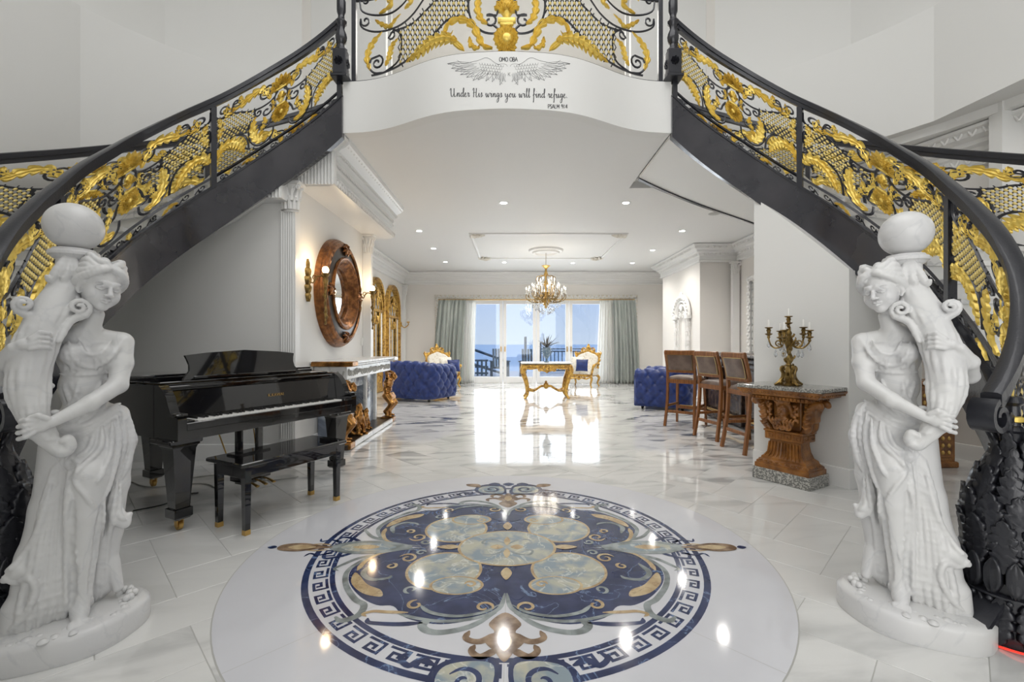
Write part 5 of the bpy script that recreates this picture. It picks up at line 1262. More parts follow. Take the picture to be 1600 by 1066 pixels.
# bearer figures
def atlas():
    S = Sculpt((-.14, -.16, 0), (.17, .16, .76), .0062); k = .02
    S.ell((0, 0, .34), (.062, .072, .06), k); S.ell((-.01, 0, .44), (.05, .062, .075), k); S.ell((.01, 0, .535), (.062, .080, .075), k)
    S.chain([(.02, -.085, .57), (.03, 0, .59), (.02, .085, .57)], [.034, .04, .034], k)
    S.chain([(.03, 0, .60), (.06, 0, .645)], [.032, .030], k); S.ell((.075, 0, .665), (.042, .038, .048), .008)
    S.ell((.10, 0, .635), (.022, .026, .035), .008); S.ell((.112, 0, .668), (.01, .008, .014), .004)
    for a in range(9): S.ell((.06+.03*math.cos(a), .036*math.sin(a*1.7), .69+.015*math.cos(a*2)), (.015, .015, .013), .004)
    for s in (-1, 1):
        S.chain([(.02, s*.09, .57), (.055, s*.135, .63), (.03, s*.10, .70), (0, s*.05, .735)], [.031, .027, .024, .02], .01)
        S.chain([(0, s*.045, .34), (.075, s*.055, .22), (.065, s*.058, .19)], [.052, .042, .034], .015)
        S.chain([(.065, s*.058, .19), (-.0, s*.055, .09), (.015, s*.055, .03)], [.034, .033, .018], .012)
        S.chain([(.0, s*.055, .022), (.06, s*.062, .018)], [.02, .015], .008)
        S.ell((.02, s*.03, .555), (.035, .03, .026), .01)
    for i in range(7): S.chain([(.05, -.06+i*.02, .38), (.075, -.06+i*.02, .32), (.07, -.055+i*.018, .255)], [.012, .015, .008], .005)
    S.chain([(.0, -.07, .36), (.055, 0, .375), (0, .07, .37)], [.014, .016, .014], .005)
    for zz in (.42, .45, .48): S.cone((.045, -.02, zz), (.045, .02, zz), .012, .012, .006)
    return S.mesh('figure', M['giltfig'])
atm = atlas()
for (y, rz, lab) in ((-.93, .25, 'bent gilt bearded figure holding the near end of the mantel'), (.93, -.1, 'bent gilt bearded figure holding the far end of the mantel')):
    e = empty('gilt_bearer_figure', (FX+.35, 6.20+y, .079), rz, lab, 'figure'); o = bpy.data.objects.new('body', atm); COL.objects.link(o); o.parent = e; o.scale = (1.2, 1.2, .965)
def sphinx():
    S = Sculpt((-.16, -.10, 0), (.18, .10, .42), .006); k = .02
    S.chain([(-.08, 0, .09), (.02, 0, .17), (.06, 0, .24)], [.085, .07, .055], k); S.chain([(.06, 0, .26), (.07, 0, .33)], [.05, .035], k)
    S.ell((.08, 0, .345), (.036, .034, .045), .008); S.ell((.115, 0, .335), (.010, .008, .012), .006)
    for s in (-1, 1):
        S.chain([(.06, s*.05, .22), (.10, s*.05, .10), (.10, s*.05, .03)], [.034, .026, .024], k); S.chain([(.09, s*.05, .02), (.15, s*.05, .018)], [.022, .018], .01)
        S.chain([(-.08, s*.06, .09), (-.01, s*.075, .05), (.05, s*.075, .025)], [.06, .035, .022], .015)
        for j in range(4): S.chain([(.05, s*.045, .30-.0*j), (.0-.02*j, s*.065, .30+.02*j), (-.08-.01*j, s*.06, .22+.035*j)], [.014, .018, .007], .006)
        S.chain([(.06, s*.038, .36), (.055, s*.046, .30), (.07, s*.04, .24)], [.013, .015, .012], .004)
    S.chain([(.075, -.035, .378), (.085, 0, .392), (.075, .035, .378)], [.012, .014, .012], .004)
    return S.mesh('figure', M['giltfig'])
sph = sphinx()
for (x, y, sc_, rz, lab) in ((-.0+.29, -.42, 1.0, -.4, 'seated gilt winged figurine on the hearth, the taller near one'), (.27, -.05, .72, -.2, 'small gilt winged figurine on the hearth beyond the taller one')):
    e = empty('gilt_hearth_figurine', (FX+x, 6.24+y, .058), rz, lab, 'figurine'); o = bpy.data.objects.new('body', sph); COL.objects.link(o); o.parent = e; o.scale = (sc_,)*3
# ================================================================ ROUND MIRROR
mr = empty('round_mirror', (FX, 5.95, 1.87), 0, 'large round convex mirror in a deep bronze and black moulded frame', 'mirror')
def ringprof(name, prof, m, parent, n=64, sy=1., sz=1.03):
    g = G(); q = len(prof)
    for i in range(n):
        w = 2*PI*i/n
        for (r, x) in prof: g.v.append((x, r*math.cos(w)*sy, r*math.sin(w)*sz))
    for i in range(n):
        for k in range(q): g.f.append((i*q+k, ((i+1) % n)*q+k, ((i+1) % n)*q+(k+1) % q, i*q+(k+1) % q))
    return g.link(name, M[m], parent, ang=35)
ringprof('outer_moulding', [(.68, 0), (.68, .03), (.672, .06), (.66, .065), (.655, .09), (.64, .095), (.63, .12), (.61, .13), (.59, .135), (.575, .12), (.575, 0)], 'frameor', mr)
ringprof('black_band', [(.578, .0), (.578, .105), (.55, .112), (.50, .12), (.455, .125), (.455, 0)], 'frameblack', mr)
ringprof('inner_moulding', [(.458, 0), (.458, .14), (.445, .155), (.43, .15), (.42, .135), (.40, .14), (.385, .12), (.345, .05), (.335, .045), (.335, 0)], 'frameor', mr)
g = G()
for i in range(13):
    for j in range(48):
        pass
def dome(u, v):
    a = 2*PI*u; r = .34*v; return (.018+.03*(1-v*v), r*math.cos(a), r*math.sin(a)*1.03)
G().grid(dome, 48, 8, True).link('mirror_glass', M['mirror'], mr, ang=180, fix=False)
for (y, z) in ((0, .57), (0, -.57), (.50, 0), (-.50, 0)):
    g = G().ball((.13, y, z), .045, 10, 6, (.7, 1, 1))
    for a in range(8):
        t = a*PI/4; g.tube(catmull([(.125, y+.03*math.cos(t), z+.03*math.sin(t)), (.15, y+.08*math.cos(t+.2), z+.06*math.sin(t+.2)), (.125, y+.11*math.cos(t+.5), z+.08*math.sin(t+.5))], 3), [.012, .014, .016, .015, .012, .009, .005], 5)
    g.link('corner_cartouche', M['frameor'], mr)
# ================================================================ WALL SCONCES
def sconce(x, y, z, lab, full=True):
    e = empty('wall_sconce', (x, y, z), 0, lab, 'wall lamp')
    g = leafgeo([(0, -.24+.48*i/12) for i in range(13)], .055, 5, .03); g.mp(lambda s, t, n: (n+.004, s, t)); g.link('backplate', M['bronze'], e)
    g = G().tube(catmull([(.02, 0, .0), (.07, 0, -.03), (.10, 0, .02), (.14, 0, .05), (.19, 0, .03)], 5), .008, 6); g.tube([(p[0]+.09, 0, p[1]+.03) for p in spiral((0, 0), .035, .008, 0, 420, 12)], .006, 5); g.link('arm', M['bronze'], e)
    G().lathe([(.006, -.50), (.014, -.49), (.008, -.46), (.012, -.40), (.020, -.36), (.012, -.33), (.010, -.22), (.022, -.18), (.014, -.15), (.018, -.06), (.030, -.01), (.022, .03), (.045, .06), (.048, .075), (.03, .08)], (.21, 0, 0), 14).link('torch', M['bronze'], e)
    for k in range(5): a = k*1.25; G().tube([(.21+.012*math.cos(a), .012*math.sin(a), -.44+k*.08), (.21+.024*math.cos(a), .024*math.sin(a), -.41+k*.08), (.21+.014*math.cos(a), .014*math.sin(a), -.38+k*.08)], [.005, .009, .003], 5).link('torch_leaf', M['bronze'], e)
    G().ball((.21, 0, .115), .036, 14, 8, (1, 1, 1.1)).link('bulb', M['bulb'], e)
    l = bpy.data.lights.new('sconce_light', 'POINT'); l.energy = 5; l.color = (1, .72, .42); l.shadow_soft_size = .04
    o = bpy.data.objects.new('sconce_light', l); COL.objects.link(o); o.location = (x+.21, y, z+.19)
    return e
sconce(FX, 5.10, 1.93, 'bronze torch sconce with lit bulb on the near side of the round mirror')
sconce(FX, 6.82, 1.93, 'bronze torch sconce with lit bulb on the far side of the round mirror')
e = empty('wall_sconce', (-3.35, 13.72, 1.80), 0, 'small gilt candle sconce on the far left wall beside the arched doors', 'wall lamp')
G().tube(catmull([(0, 0, 0), (.10, 0, -.10), (.22, 0, -.02), (.22, 0, .06)], 5), .014, 6).lathe([(.01, .04), (.05, .06), (.05, .08)], (.22, 0, 0), 10).ball((.01, 0, 0), .05, 8, 5, (.4, .8, 1.6)).link('bracket', M['giltwood'], e)
G().lathe([(.012, .08), (.012, .17)], (.22, 0, 0), 8).link('candle', M['candle'], e)
# light switches by the mirror
sw = G().bbox((.006, 0, 0), (.012, .08, .12), .003).link('switch_plate', M['trim'], loc=(FX, 6.96, 1.25)); tag(sw, 'white light switch plate on the wall past the round mirror', 'switch')
# ================================================================ ARCHED GILT DOORS
def archpts(hw, h0, n=14): return [(-hw, 0)]+[(-hw*math.cos(PI*i/n), h0+hw*math.sin(PI*i/n)*1.0) for i in range(n+1)]+[(hw, 0)]
def gilt_door(y, w, lab):
    e = empty('arched_gilt_door', (-3.35, y, .0), 0, lab, 'mirror door'); hw = w/2; h0 = 2.84-hw
    g = G(); A = archpts(hw, h0); Bp = archpts(hw-.10, h0)
    for (y_, z_) in A: g.v += [(0, y_, z_), (.09, y_, z_)]
    for (y_, z_) in Bp: g.v += [(.09, y_, z_+(.0)), (0.03, y_, z_)]
    n = len(A)
    for i in range(n-1):
        g.f += [(2*i, 2*i+1, 2*i+3, 2*i+2), (2*i+1, 2*n+2*i, 2*n+2*i+2, 2*i+3), (2*n+2*i, 2*n+2*i+1, 2*n+2*i+3, 2*n+2*i+2)]
    g.link('arched_frame', M['giltwood'], e)
    g = G()
    for off in (.02, .055, .09):
        g.tube([(.095, y_, z_) for y_, z_ in archpts(hw-off, h0)], .012, 5)
    g.link('frame_beading', M['giltwood'], e)
    G().prism(archpts(hw-.09, h0), .02, .032).mp(lambda a, b, c: (c, a, b)).link('mirror_panel', M['mirror'], e, smooth=False)
    ib = hw-.10
    for s in (-1, 1):
        G().tube([(.06, s*ib*.48, .55), (.06, s*ib*.48, h0-.25)], .022, 6).link('inner_post', M['giltwood'], e)
        G().bbox((.04, s*ib*.74, h0/2+.2), (.02, ib*.48, h0-.9), .004).link('cream_panel', M['cream'], e)
    G().bbox((.05, 0, .62), (.07, 2*ib, .10), .01).link('cross_rail', M['giltwood'], e); G().bbox((.05, 0, h0-.22), (.07, 2*ib, .07), .01).link('cross_rail', M['giltwood'], e)
    lo = G().bbox((.04, 0, .30), (.05, 2*ib, .58), .01).link('lower_panel', M['giltwood'], e)
    g = G()
    for s in (-1, 1):
        g.tube([(.08, s*(.16+p[0]), .34+p[1]) for p in spiral((0, 0), .13, .02, 0, 620, 24)], .016, 5)
    g.ball((.08, 0, .34), .06, 8, 5, (.5, 1, 1.4)).link('lower_scrollwork', M['giltwood'], lo)
    tr = G()
    for s in (-1, 1):
        tr.tube([(.06, s*ib*a, h0-.2+b) for a, b in catmull([(.95, 0), (.8, .28), (.45, .45), (.0, .55)], 4)], .020, 5)
        tr.tube([(.06, s*ib*a, h0-.2+b) for a, b in catmull([(.45, 0), (.40, .2), (.2, .36), (0, .42)], 4)], .016, 5)
        tr.tube([(.06, s*(ib*.55+p[0]), h0+.08+p[1]) for p in spiral((0, 0), .10, .02, 0, 540, 18)], .013, 5)
        tr.tube([(.06, s*ib*.1, h0-.55), (.06, s*ib*.32, h0-.45), (.06, s*ib*.42, h0-.25)], .02, 5)
    tr.ball((.07, 0, h0+.20), .08, 10, 6, (.5, 1, 1.6)).ball((.07, 0, h0-.02), .06, 8, 6, (.5, 1, 1.8)).ball((.07, 0, h0-.42), .07, 8, 6, (.5, 1, 1.2)).link('tracery', M['giltwood'], e)
    return e
gilt_door(11.10, 1.18, 'arched gilt mirror door with tracery, the nearer of the pair')
gilt_door(12.62, 1.34, 'arched gilt mirror door with tracery, the farther of the pair by the corner')
# ================================================================ CARVED CONSOLE AND CANDELABRUM
tdir = Vector((.504, -.864)); mdir = Vector((-.864, -.504))
Dc = Vector((2.83, 3.82)); cc_ = Dc-tdir*.37+mdir*.215
CA = math.atan2(tdir.y, tdir.x)     # local x runs along the wall towards the camera, local -y... = into the room
con = empty('console_table', (cc_.x, cc_.y, 0), CA, 'carved honey wood console with mask pedestal and speckled granite top', 'console table')
con.scale = (.95, 1, .955)
# local frame: x along tdir, y = rotate +90 = (-tdir.y, tdir.x) = (.864,.504) -> towards the wall; room side is -y
G().bbox((0, -.0, .055), (.52, .31, .11), .004).link('granite_base', M['granite'], con)
def flare(prof, name, m, sx=1.):       # rectangular mouldings: list of (hx, hy, z)
    g = G()
    for (hx, hy, z) in prof:
        for a, b in ((-1, -1), (1, -1), (1, 1), (-1, 1)): g.v.append((a*hx, b*hy, z))
    n = len(prof)
    for i in range(n-1):
        for k in range(4): g.f.append((i*4+k, i*4+(k+1) % 4, i*4+4+(k+1) % 4, i*4+4+k))
    g.f += [(3, 2, 1, 0), tuple(range(4*n-4, 4*n))]
    return g.link(name, M[m], con, ang=25)
flare([(.245, .14, .11), (.245, .14, .15), (.235, .13, .155), (.235, .13, .17), (.205, .108, .195), (.20, .104, .215), (.17, .088, .235), (.150, .076, .29), (.140, .070, .35), (.140, .07, .385)], 'flared_foot', 'consolewood')
kb = flare([(.165, .095, .385), (.17, .10, .39), (.17, .10, .455), (.178, .108, .46), (.178, .108, .475)], 'key_band', 'consolewood')
g = G()
for face, hx, off in ((0, .165, .10), (1, .10, .17)):
    n = 4 if face == 0 else 2
    for i in range(n):
        x0 = -hx+2*hx*i/n; w = 2*hx/n
        pts = [(.1, .0), (.1, 1), (.85, 1), (.85, .3), (.45, .3), (.45, .65)]
        pts = [(x0+p[0]*w, .395+p[1]*.052) for p in pts]
        for s in (-1, 1):
            q = [(p[0], s*off, p[1]) if face == 0 else (s*off, p[0], p[1]) for p in pts]; g.tube(q, .005, 4)
g.link('greek_key', M['consolewood'], kb)
g = G()
for i in range(9):
    x = -.20+i*.05; g.ball((x, -.125+.0, .178), .016, 6, 4, (1.3, .8, .8)); 
for i in range(11): x = -.14+i*.028; g.tube([(x, -.076, .36), (x*1.08, -.085, .26), (x*1.3, -.10, .215)], .008, 4)
for s in (-1, 1):
    for i in range(5): y = -.09+i*.045; g.ball((s*.225, y, .178), .015, 6, 4, (.8, 1.3, .8))
g.link('foot_carving', M['consolewood'], con, kind='stuff')
# carved upper body with mask
S = Sculpt((-.34, -.17, .46), (.34, .13, .78), .0052); k = .01
S.box((0, .03, .61), (.26, .13, .28), .02, .01)
S.ell((0, -.095, .665), (.052, .046, .066), .012); S.ell((0, -.122, .625), (.022, .018, .018), .012); S.chain([(0, -.138, .678), (0, -.152, .652)], [.007, .010], .005)
S.chain([(-.016, -.136, .632), (0, -.144, .634), (.016, -.136, .632)], [.004, .006, .004], .003)
for i in range(9): S.chain([((i-4)*.012, -.10, .722), ((i-4)*.018, -.118, .748)], [.008, .007], .003)
for s in (-1, 1):
    S.ell((s*.021, -.142, .678), (.013, .010, .008), .006, sub=True); S.ell((s*.021, -.128, .677), (.009, .008, .007), .002); S.chain([(s*.010, -.138, .692), (s*.036, -.126, .692)], [.004, .003], .004)
    S.ell((s*.024, -.118, .650), (.014, .012, .014), .01)
    for j in range(3): S.chain([(s*.01, -.095+.02*j, .735-.006*j), (s*.05, -.09+.02*j, .72-.01*j), (s*(.060+.01*j), -.07+.02*j, .66), (s*(.058+.014*j), -.07, .61)], [.016, .018, .017, .012], .005, 3)
    # big side scroll brackets
    S.chain([(s*.15, -.05, .475), (s*.185, -.05, .52), (s*.19, -.055, .60), (s*.215, -.06, .68), (s*.25, -.06, .735), (s*.285, -.06, .745), (s*.30, -.06, .725), (s*.285, -.06, .71)], [.026, .034, .036, .034, .030, .026, .022, .02], .008, 4)
    S.chain([(s*.15, .05, .475), (s*.185, .05, .52), (s*.19, .055, .60), (s*.215, .06, .68), (s*.25, .06, .735), (s*.285, .06, .745), (s*.30, .06, .725)], [.026, .034, .036, .034, .030, .026, .022], .008, 4)
    S.box((s*.2, 0, .66), (.09, .12, .18), .02, .015)
    for j in range(5): z = .52+j*.045; x = .19+.006*j; S.chain([(s*(x-.03), -.085, z+.02), (s*x, -.098, z), (s*(x+.035), -.085, z+.02)], [.007, .010, .006], .004)
    S.chain([(s*a, -.115, .52+b) for a, b in spiral((.055, 0), .034, .006, 180, 620, 14)], .0095, .004)
    for j in range(6): S.ell((s*(.108+.012*(j % 2)), -.112, .715-.025*j), (.017, .014, .014), .003)
    for j in range(4): S.chain([(s*(.015+.026*j), -.108, .535), (s*(.02+.028*j), -.128, .57), (s*(.026+.03*j), -.118, .595)], [.011, .012, .006], .003, 3)
    for j in range(3): S.ell((s*(.135+.0*j), -.108, .70-.06*j), (.010, .012, .02), .003)
S.ell((0, -.11, .59), (.05, .02, .03), .008); S.ell((0, -.115, .505), (.03, .018, .024), .006)
for i in range(7): S.chain([(0, -.11, .735), ((i-3)*.018, -.12, .765)], [.008, .008], .003)
S.link('mask_carving', M['consolewood'], con)
flare([(.245, .15, .755), (.255, .16, .76), (.255, .16, .79), (.34, .185, .80), (.345, .19, .825), (.38, .20, .835), (.385, .205, .855)], 'top_frieze', 'consolewood')
g = G()
for i in range(16): g.box((-.24+i*.032, -.166, .776), (.020, .012, .022))
for i in range(22): g.ball((-.35+i*.0333, -.197, .828), .014, 6, 4, (.9, .6, .9))
for i in range(10): g.box((.262, -.14+i*.031, .776), (.012, .019, .022))
for i in range(12): g.ball((.372, -.18+i*.033, .828), .014, 6, 4, (.6, .9, .9))
g.link('dentil_carving', M['consolewood'], con, kind='stuff')
G().bbox((0, .0, .873), (.76, .43, .036), .006).link('granite_top', M['granite'], con)
cb = empty('candelabrum', (cc_.x-.02, cc_.y-.02, .851), CA+.3, 'tall antique bronze five light candelabrum with glass drops on the granite console', 'candelabrum')
G().lathe([(.085, 0), (.09, .01), (.07, .02), (.04, .03)], n=24, mod=lambda w, z: 1+.10*math.cos(4*w)).link('foot', M['bronze'], cb)
for i in range(4):
    a = i*PI/2+PI/4; d = Vector((math.cos(a), math.sin(a), 0))
    P = [tuple(d*r+Vector((0, 0, z))) for r, z in catmull([(.125, .008), (.105, .018), (.08, .035), (.055, .07), (.05, .11), (.065, .145), (.055, .165), (.042, .155)], 4)]
    G().tube(P, [.010+.007*math.sin(PI*q/28) for q in range(29)], 7).ball(tuple(d*.075+Vector((0, 0, .03))), .02, 8, 5).link('scroll_leg', M['bronze'], cb)
G().lathe([(.02, .02), (.035, .05), (.04, .10), (.03, .15), (.020, .17), (.026, .18), (.018, .19), (.022, .20), (.034, .225), (.030, .26), (.018, .29), (.022, .33), (.030, .37), (.034, .40), (.022, .44), (.026, .46), (.014, .49), (.020, .50)], n=18, mod=lambda w, z: 1+.08*math.cos(6*w)+.05*math.sin(40*z)).link('stem', M['bronze'], cb)
for i in range(8):
    a = i*PI/4; z = .10 if i % 2 else .38; d = Vector((math.cos(a), math.sin(a), 0))
    G().tube([tuple(d*r+Vector((0, 0, zz))) for r, zz in catmull([(.02, z-.04), (.04, z), (.055, z+.03), (.05, z+.045)], 4)], [.008, .010, .012, .012, .011, .010, .009, .008, .007, .006, .005, .004, .003], 5).link('leaf', M['bronze'], cb)
for i in range(18):
    a = i*2.4; z = .05+.024*i; r = .034 if z < .45 else .02; d = Vector((math.cos(a), math.sin(a), 0))
    G().tube([tuple(d*r*.6+Vector((0, 0, z-.02))), tuple(d*(r+.006)+Vector((0, 0, z))), tuple(d*(r+.016)+Vector((0, 0, z+.018))), tuple(d*(r+.006)+Vector((0, 0, z+.024)))], [.005, .011, .008, .003], 5).link('stem_leaf', M['bronze'], cb)
def cup(x, y, z, e):
    G().lathe([(.006, -.05), (.014, -.035), (.010, -.02), (.030, -.008), (.032, -.002), (.016, .002), (.014, .012), (.020, .03), (.013, .042), (.032, .05), (.033, .056), (.012, .057)], (x, y, z), 14).link('candle_cup', M['bronze'], e)
    G().lathe([(.0085, .055), (.0065, .12), (.002, .125)], (x, y, z), 10).link('candle', M['candle'], e)
cup(0, 0, .555, cb)
G().tube([(0, 0, .49), (.012, 0, .51), (-.01, 0, .53), (0, 0, .55)], .008, 6).link('top_stem', M['bronze'], cb)
dropm = G().lathe([(.001, 0), (.012, .012), (.016, .025), (.010, .045), (.002, .07)], n=8).mesh('glass_drop', M['crystal'], ang=20)
for i, a in enumerate((.1, .95, 2.2, 3.2, 4.7)):
    d = Vector((math.cos(a), math.sin(a), 0)); R_ = .155; zz = .43+(.03 if i % 2 else 0)
    P = catmull([(.02, .37), (.06, .34), (.105, .33), (.14, .36), (R_, zz-.045)], 5)
    G().tube([tuple(d*r+Vector((0, 0, z))) for r, z in P], .0075, 6).tube([tuple(d*(.075+p[0])+Vector((0, 0, .375+p[1]))) for p in spiral((0, 0), .03, .008, -90, 330, 12)], .006, 5).link('arm', M['bronze'], cb)
    cup(d.x*R_, d.y*R_, zz, cb)
    for r, z in ((R_, zz-.13), (.10, .245)):
        o = bpy.data.objects.new('glass_drop', dropm); COL.objects.link(o); o.parent = cb; o.location = (d.x*r, d.y*r, z)
    G().tube([(d.x*R_, d.y*R_, zz-.06), (d.x*R_, d.y*R_, zz-.05)], .002, 4).link('hook', M['bronze'], cb)
# ================================================================ BAR STOOLS (front of the stool = local +y; backrest at -y towards the camera side)
def make_stool():
    e = empty('bar_stool'); W2, D2 = .20, .19
    for s in (-1, 1):
        P = catmull([(s*(W2+.015), -D2-.075, 0), (s*W2, -D2-.02, .35), (s*W2, -D2, .70), (s*W2, -D2-.02, .90), (s*(W2+.005), -D2-.075, 1.10)], 4)
        G().tube(P, .024, 4, up=(1, 1, 0)).link('leg', M['stoolwood'], e, ang=30)
        P = [(s*(W2+.02), D2+.03, 0), (s*W2, D2, .68)]
        G().tube(P, [.020, .026], 4, up=(1, 1, 0)).link('leg', M['stoolwood'], e, ang=30)
        G().bbox((s*W2, 0, .30), (.022, 2*D2, .035), .004).link('stretcher', M['stoolwood'], e)
    G().bbox((0, -D2-.035, .22), (2*W2, .022, .04), .004).link('stretcher', M['stoolwood'], e)
    G().bbox((0, D2+.012, .24), (2*W2, .026, .045), .004).link('footrest', M['stoolwood'], e)
    G().bbox((0, D2+.012, .267), (2*W2-.05, .03, .008), .002).link('brass_plate', M['brass'], e)
    G().bbox((0, 0, .665), (2*W2+.03, 2*D2+.03, .06), .006).link('seat_rail', M['stoolwood'], e)
    def cush(u, v):
        x = (u-.5)*2; y = (v-.5)*2; q = (1-abs(x)**4)*(1-abs(y)**4); return (x*(W2+.012), y*(D2+.012), .695+.055*max(q, 0)**.4)
    G().grid(cush, 14, 12).link('seat', M['leather'], e, ang=180, fix=False)
    G().bbox((0, -D2-.068, 1.085), (2*W2+.05, .035, .075), .01).link('top_rail', M['stoolwood'], e)
    G().bbox((0, -D2-.018, .815), (2*W2, .026, .045), .006).link('lower_rail', M['stoolwood'], e)
    def back(u, v):
        x = (u-.5)*2*(W2-.018); z = .83+v*.225; y = -D2-.022-.05*v**1.4; return x, y, z
    for sd in (-1, 1):
        def bf(u, v):
            x, y, z = back(u, v); q = (1-abs(2*u-1)**4)*(1-abs(2*v-1)**4); return (x, y+sd*(.012+.018*max(q, 0)**.5), z)
        G().grid(bf, 12, 10).link('back_pad', M['leather'], e, ang=180, fix=False)
    g = G()
    for i in range(22):
        for u, v in ((i/21, 1), (i/21, 0), (0, i/21), (1, i/21)):
            x, y, z = back(u, v)
            for sd in (-1, 1): g.ball((x*.97, y+sd*.016, z), .0055, 5, 3)
    g.link('nail_heads', M['nail'], e, kind='stuff', fix=False)
    return e
st0 = make_stool()
for i, (x, y, rz, lab) in enumerate(((2.77, 5.20, -1.45, 'nearest of three carved wood and brown leather bar stools, beside the console'), (2.74, 5.92, -1.30, 'middle one of three wood and brown leather bar stools'), (2.60, 6.80, -.72, 'farthest of three wood and brown leather bar stools, before the blue chair'))):
    o = st0 if i == 0 else copy_tree(st0); o.location = (x, y, 0); o.rotation_euler = (0, 0, rz)
    tag(o, lab, 'bar stool', 'bar stools along the bar')
# bar
ba = empty('bar_counter', (3.25, 6.2, 0), 0, 'dark carved wood bar counter behind the three bar stools', 'bar counter')
G().bbox((.25, 0, .50), (.40, 3.0, 1.0), .01).link('body', M['darkwood'], ba); G().bbox((.20, 0, 1.045), (.62, 3.2, .05), .012).link('counter_top', M['darkwood'], ba)
for i in range(5):
    y = -1.2+i*.6; G().bbox((.045, y, .52), (.02, .44, .66), .008).link('panel', M['darkwood'], ba); G().bbox((.03, y+.30, .5), (.05, .07, .96), .01).link('pilaster', M['darkwood'], ba)
    g = G()
    for s in (-1, 1): g.tube([(.035, y+s*(.09+p[0]), .5+p[1]) for p in spiral((0, 0), .08, .015, 0, 500, 16)], .010, 4)
    g.link('panel_carving', M['darkwood'], ba)
for z in (.86, .93, .99): G().tube([(.02, -1.5, z), (.02, 1.5, z)], .014, 6).link('edge_bead', M['darkwood'], ba)
G().tube([(-.03, -1.5, .16), (-.03, 1.5, .16)], .02, 8).link('foot_rail', M['brass'], ba)
bx = G().bbox((0, 0, .055), (.10, .12, .11), .006).link('speaker_box', M['cable'], loc=(3.18, 4.98, 1.07)); tag(bx, 'small black box on the near end of the dark bar counter', 'box')
# ================================================================ TUFTED VELVET CHAIRS
def tufted(name, label, loc, rz, w, d, h, hb):
    """deep-buttoned barrel chair: rounded U shell + seat"""
    e = empty(name, loc, rz, label, 'armchair')
    r = .22; pts = []
    def outline(t, o):      # rounded rectangle, open to +y
        pass
    base = [(w/2, d/2)]+[(w/2, -d/2+r)]+[(w/2-r+r*math.cos(a), -d/2+r-r*math.sin(a)) for a in np.linspace(0, PI/2, 7)][1:]+[(-w/2+r-r*math.sin(a), -d/2+r-r*math.cos(a)) for a in np.linspace(0, PI/2, 7)]+[(-w/2, d/2)]
    P = resample(base, 120); L = sum(math.dist(P[i], P[i+1]) for i in range(119)); cell = .125; nc = round(L/cell)
    nv = 40; th = .17
    def tuft(a, b):  # diamond tuft height field, a,b in cells
        u = (a+b); v = (a-b); fu = abs((u % 1)-.5)*2; fv = abs((v % 1)-.5)*2
        du = math.hypot(min(u % 1, 1-u % 1), min(v % 1, 1-v % 1))
        s = (1-fu**3)*(1-fv**3); pit = math.exp(-(du/.13)**2)
        return .034*max(s, 0)**.45-.022*pit
    g = G(); N = 150
    Q = resample(base, N+1)
    H_ = .06; vv = []
    hv = h-.10
    prof = []
    tot = hv+PI*th/2+hv*.55
    M_ = 56
    for j in range(M_+1):
        s = tot*j/M_
        if s < hv: prof.append((0, H_+s, 1, 0, s))
        elif s < hv+PI*th/2: a = (s-hv)/(th/2); prof.append((th/2-th/2*math.cos(a), H_+hv+th/2*math.sin(a), math.cos(a), math.sin(a), s))
        else: q = s-hv-PI*th/2; prof.append((th, H_+hv-q, -1, 0, s))
    for j, (off, z, nx, nz, s) in enumerate(prof):
        for i in range(N+1):
            p = Vector(Q[i]); t = (Vector(Q[min(i+1, N)])-Vector(Q[max(i-1, 0)])).normalized(); nn = Vector((t.y, -t.x))
            if nn.dot(p) < 0: nn = -nn
            a = nc*i/N; b = s/(cell*1.15); k = tuft(a/1.0*.5+.0, b*.5) if False else tuft(a*.5, b*.5)
            edge = min(1, min(j, M_-j)/2)*min(1, min(i, N-i)/2)
            bulge = .03*math.sin(PI*min(1, s/(hv+.1)))
            kk = (k+bulge)*edge
            zz = z+nz*kk+(hb-h)*math.sin(PI*i/N)**2*min(1, max(0, (z-H_)/hv))
            q = p+nn*(-off+nx*kk); g.v.append((q.x, q.y, zz))
    W_ = N+1
    for j in range(M_):
        for i in range(N): g.f.append((j*W_+i, j*W_+i+1, (j+1)*W_+i+1, (j+1)*W_+i))
    g.link('tufted_shell', M['velvet'], e, ang=180, fix=False)
    bt = G()
    for i in range(nc):
        for jj in range(int(hv/(cell*1.15))+1):
            aa, b2 = i+ (0 if jj % 2 == 0 else 0), jj
            if (i+jj) % 2: continue
            s = b2*cell*1.15
            if s < .03 or s > hv: continue
            p = Vector(Q[min(N, int(N*i/nc))]); t = (Vector(Q[min(int(N*i/nc)+1, N)])-Vector(Q[max(int(N*i/nc)-1, 0)])).normalized(); nn = Vector((t.y, -t.x))
            if nn.dot(p) < 0: nn = -nn
            q = p+nn*.008; bt.ball((q.x, q.y, H_+s+(hb-h)*math.sin(PI*i/nc)**2*s/hv), .011, 7, 4)
    bt.link('buttons', M['velvet'], e, kind='stuff', fix=False)
    G().bbox((0, .02, .25), (w-2*th+.06, d-th, .34), .05).link('seat_base', M['velvet'], e)
    G().bbox((0, .04, .44), (w-2*th+.02, d-th-.02, .14), .05).link('seat_cushion', M['velvet'], e)
    for s in (-1, 1): G().bbox((s*(w/2-th/2), d/2-.0, .06+hv/2), (th*.9, .03, hv), .012).link('arm_front', M['velvet'], e)
    for s in (-1, 1):
        for q in (-1, 1): G().lathe([(.018, 0), (.030, .02), (.026, .065)], (s*(w/2-.12), q*(d/2-.12), 0), 10).link('foot', M['ebony'], e)
    return e
tufted('tufted_armchair', 'royal blue velvet button tufted armchair beyond the fireplace at left', (-2.05, 10.02, 0), -.45, 1.30, .95, .70, .78)
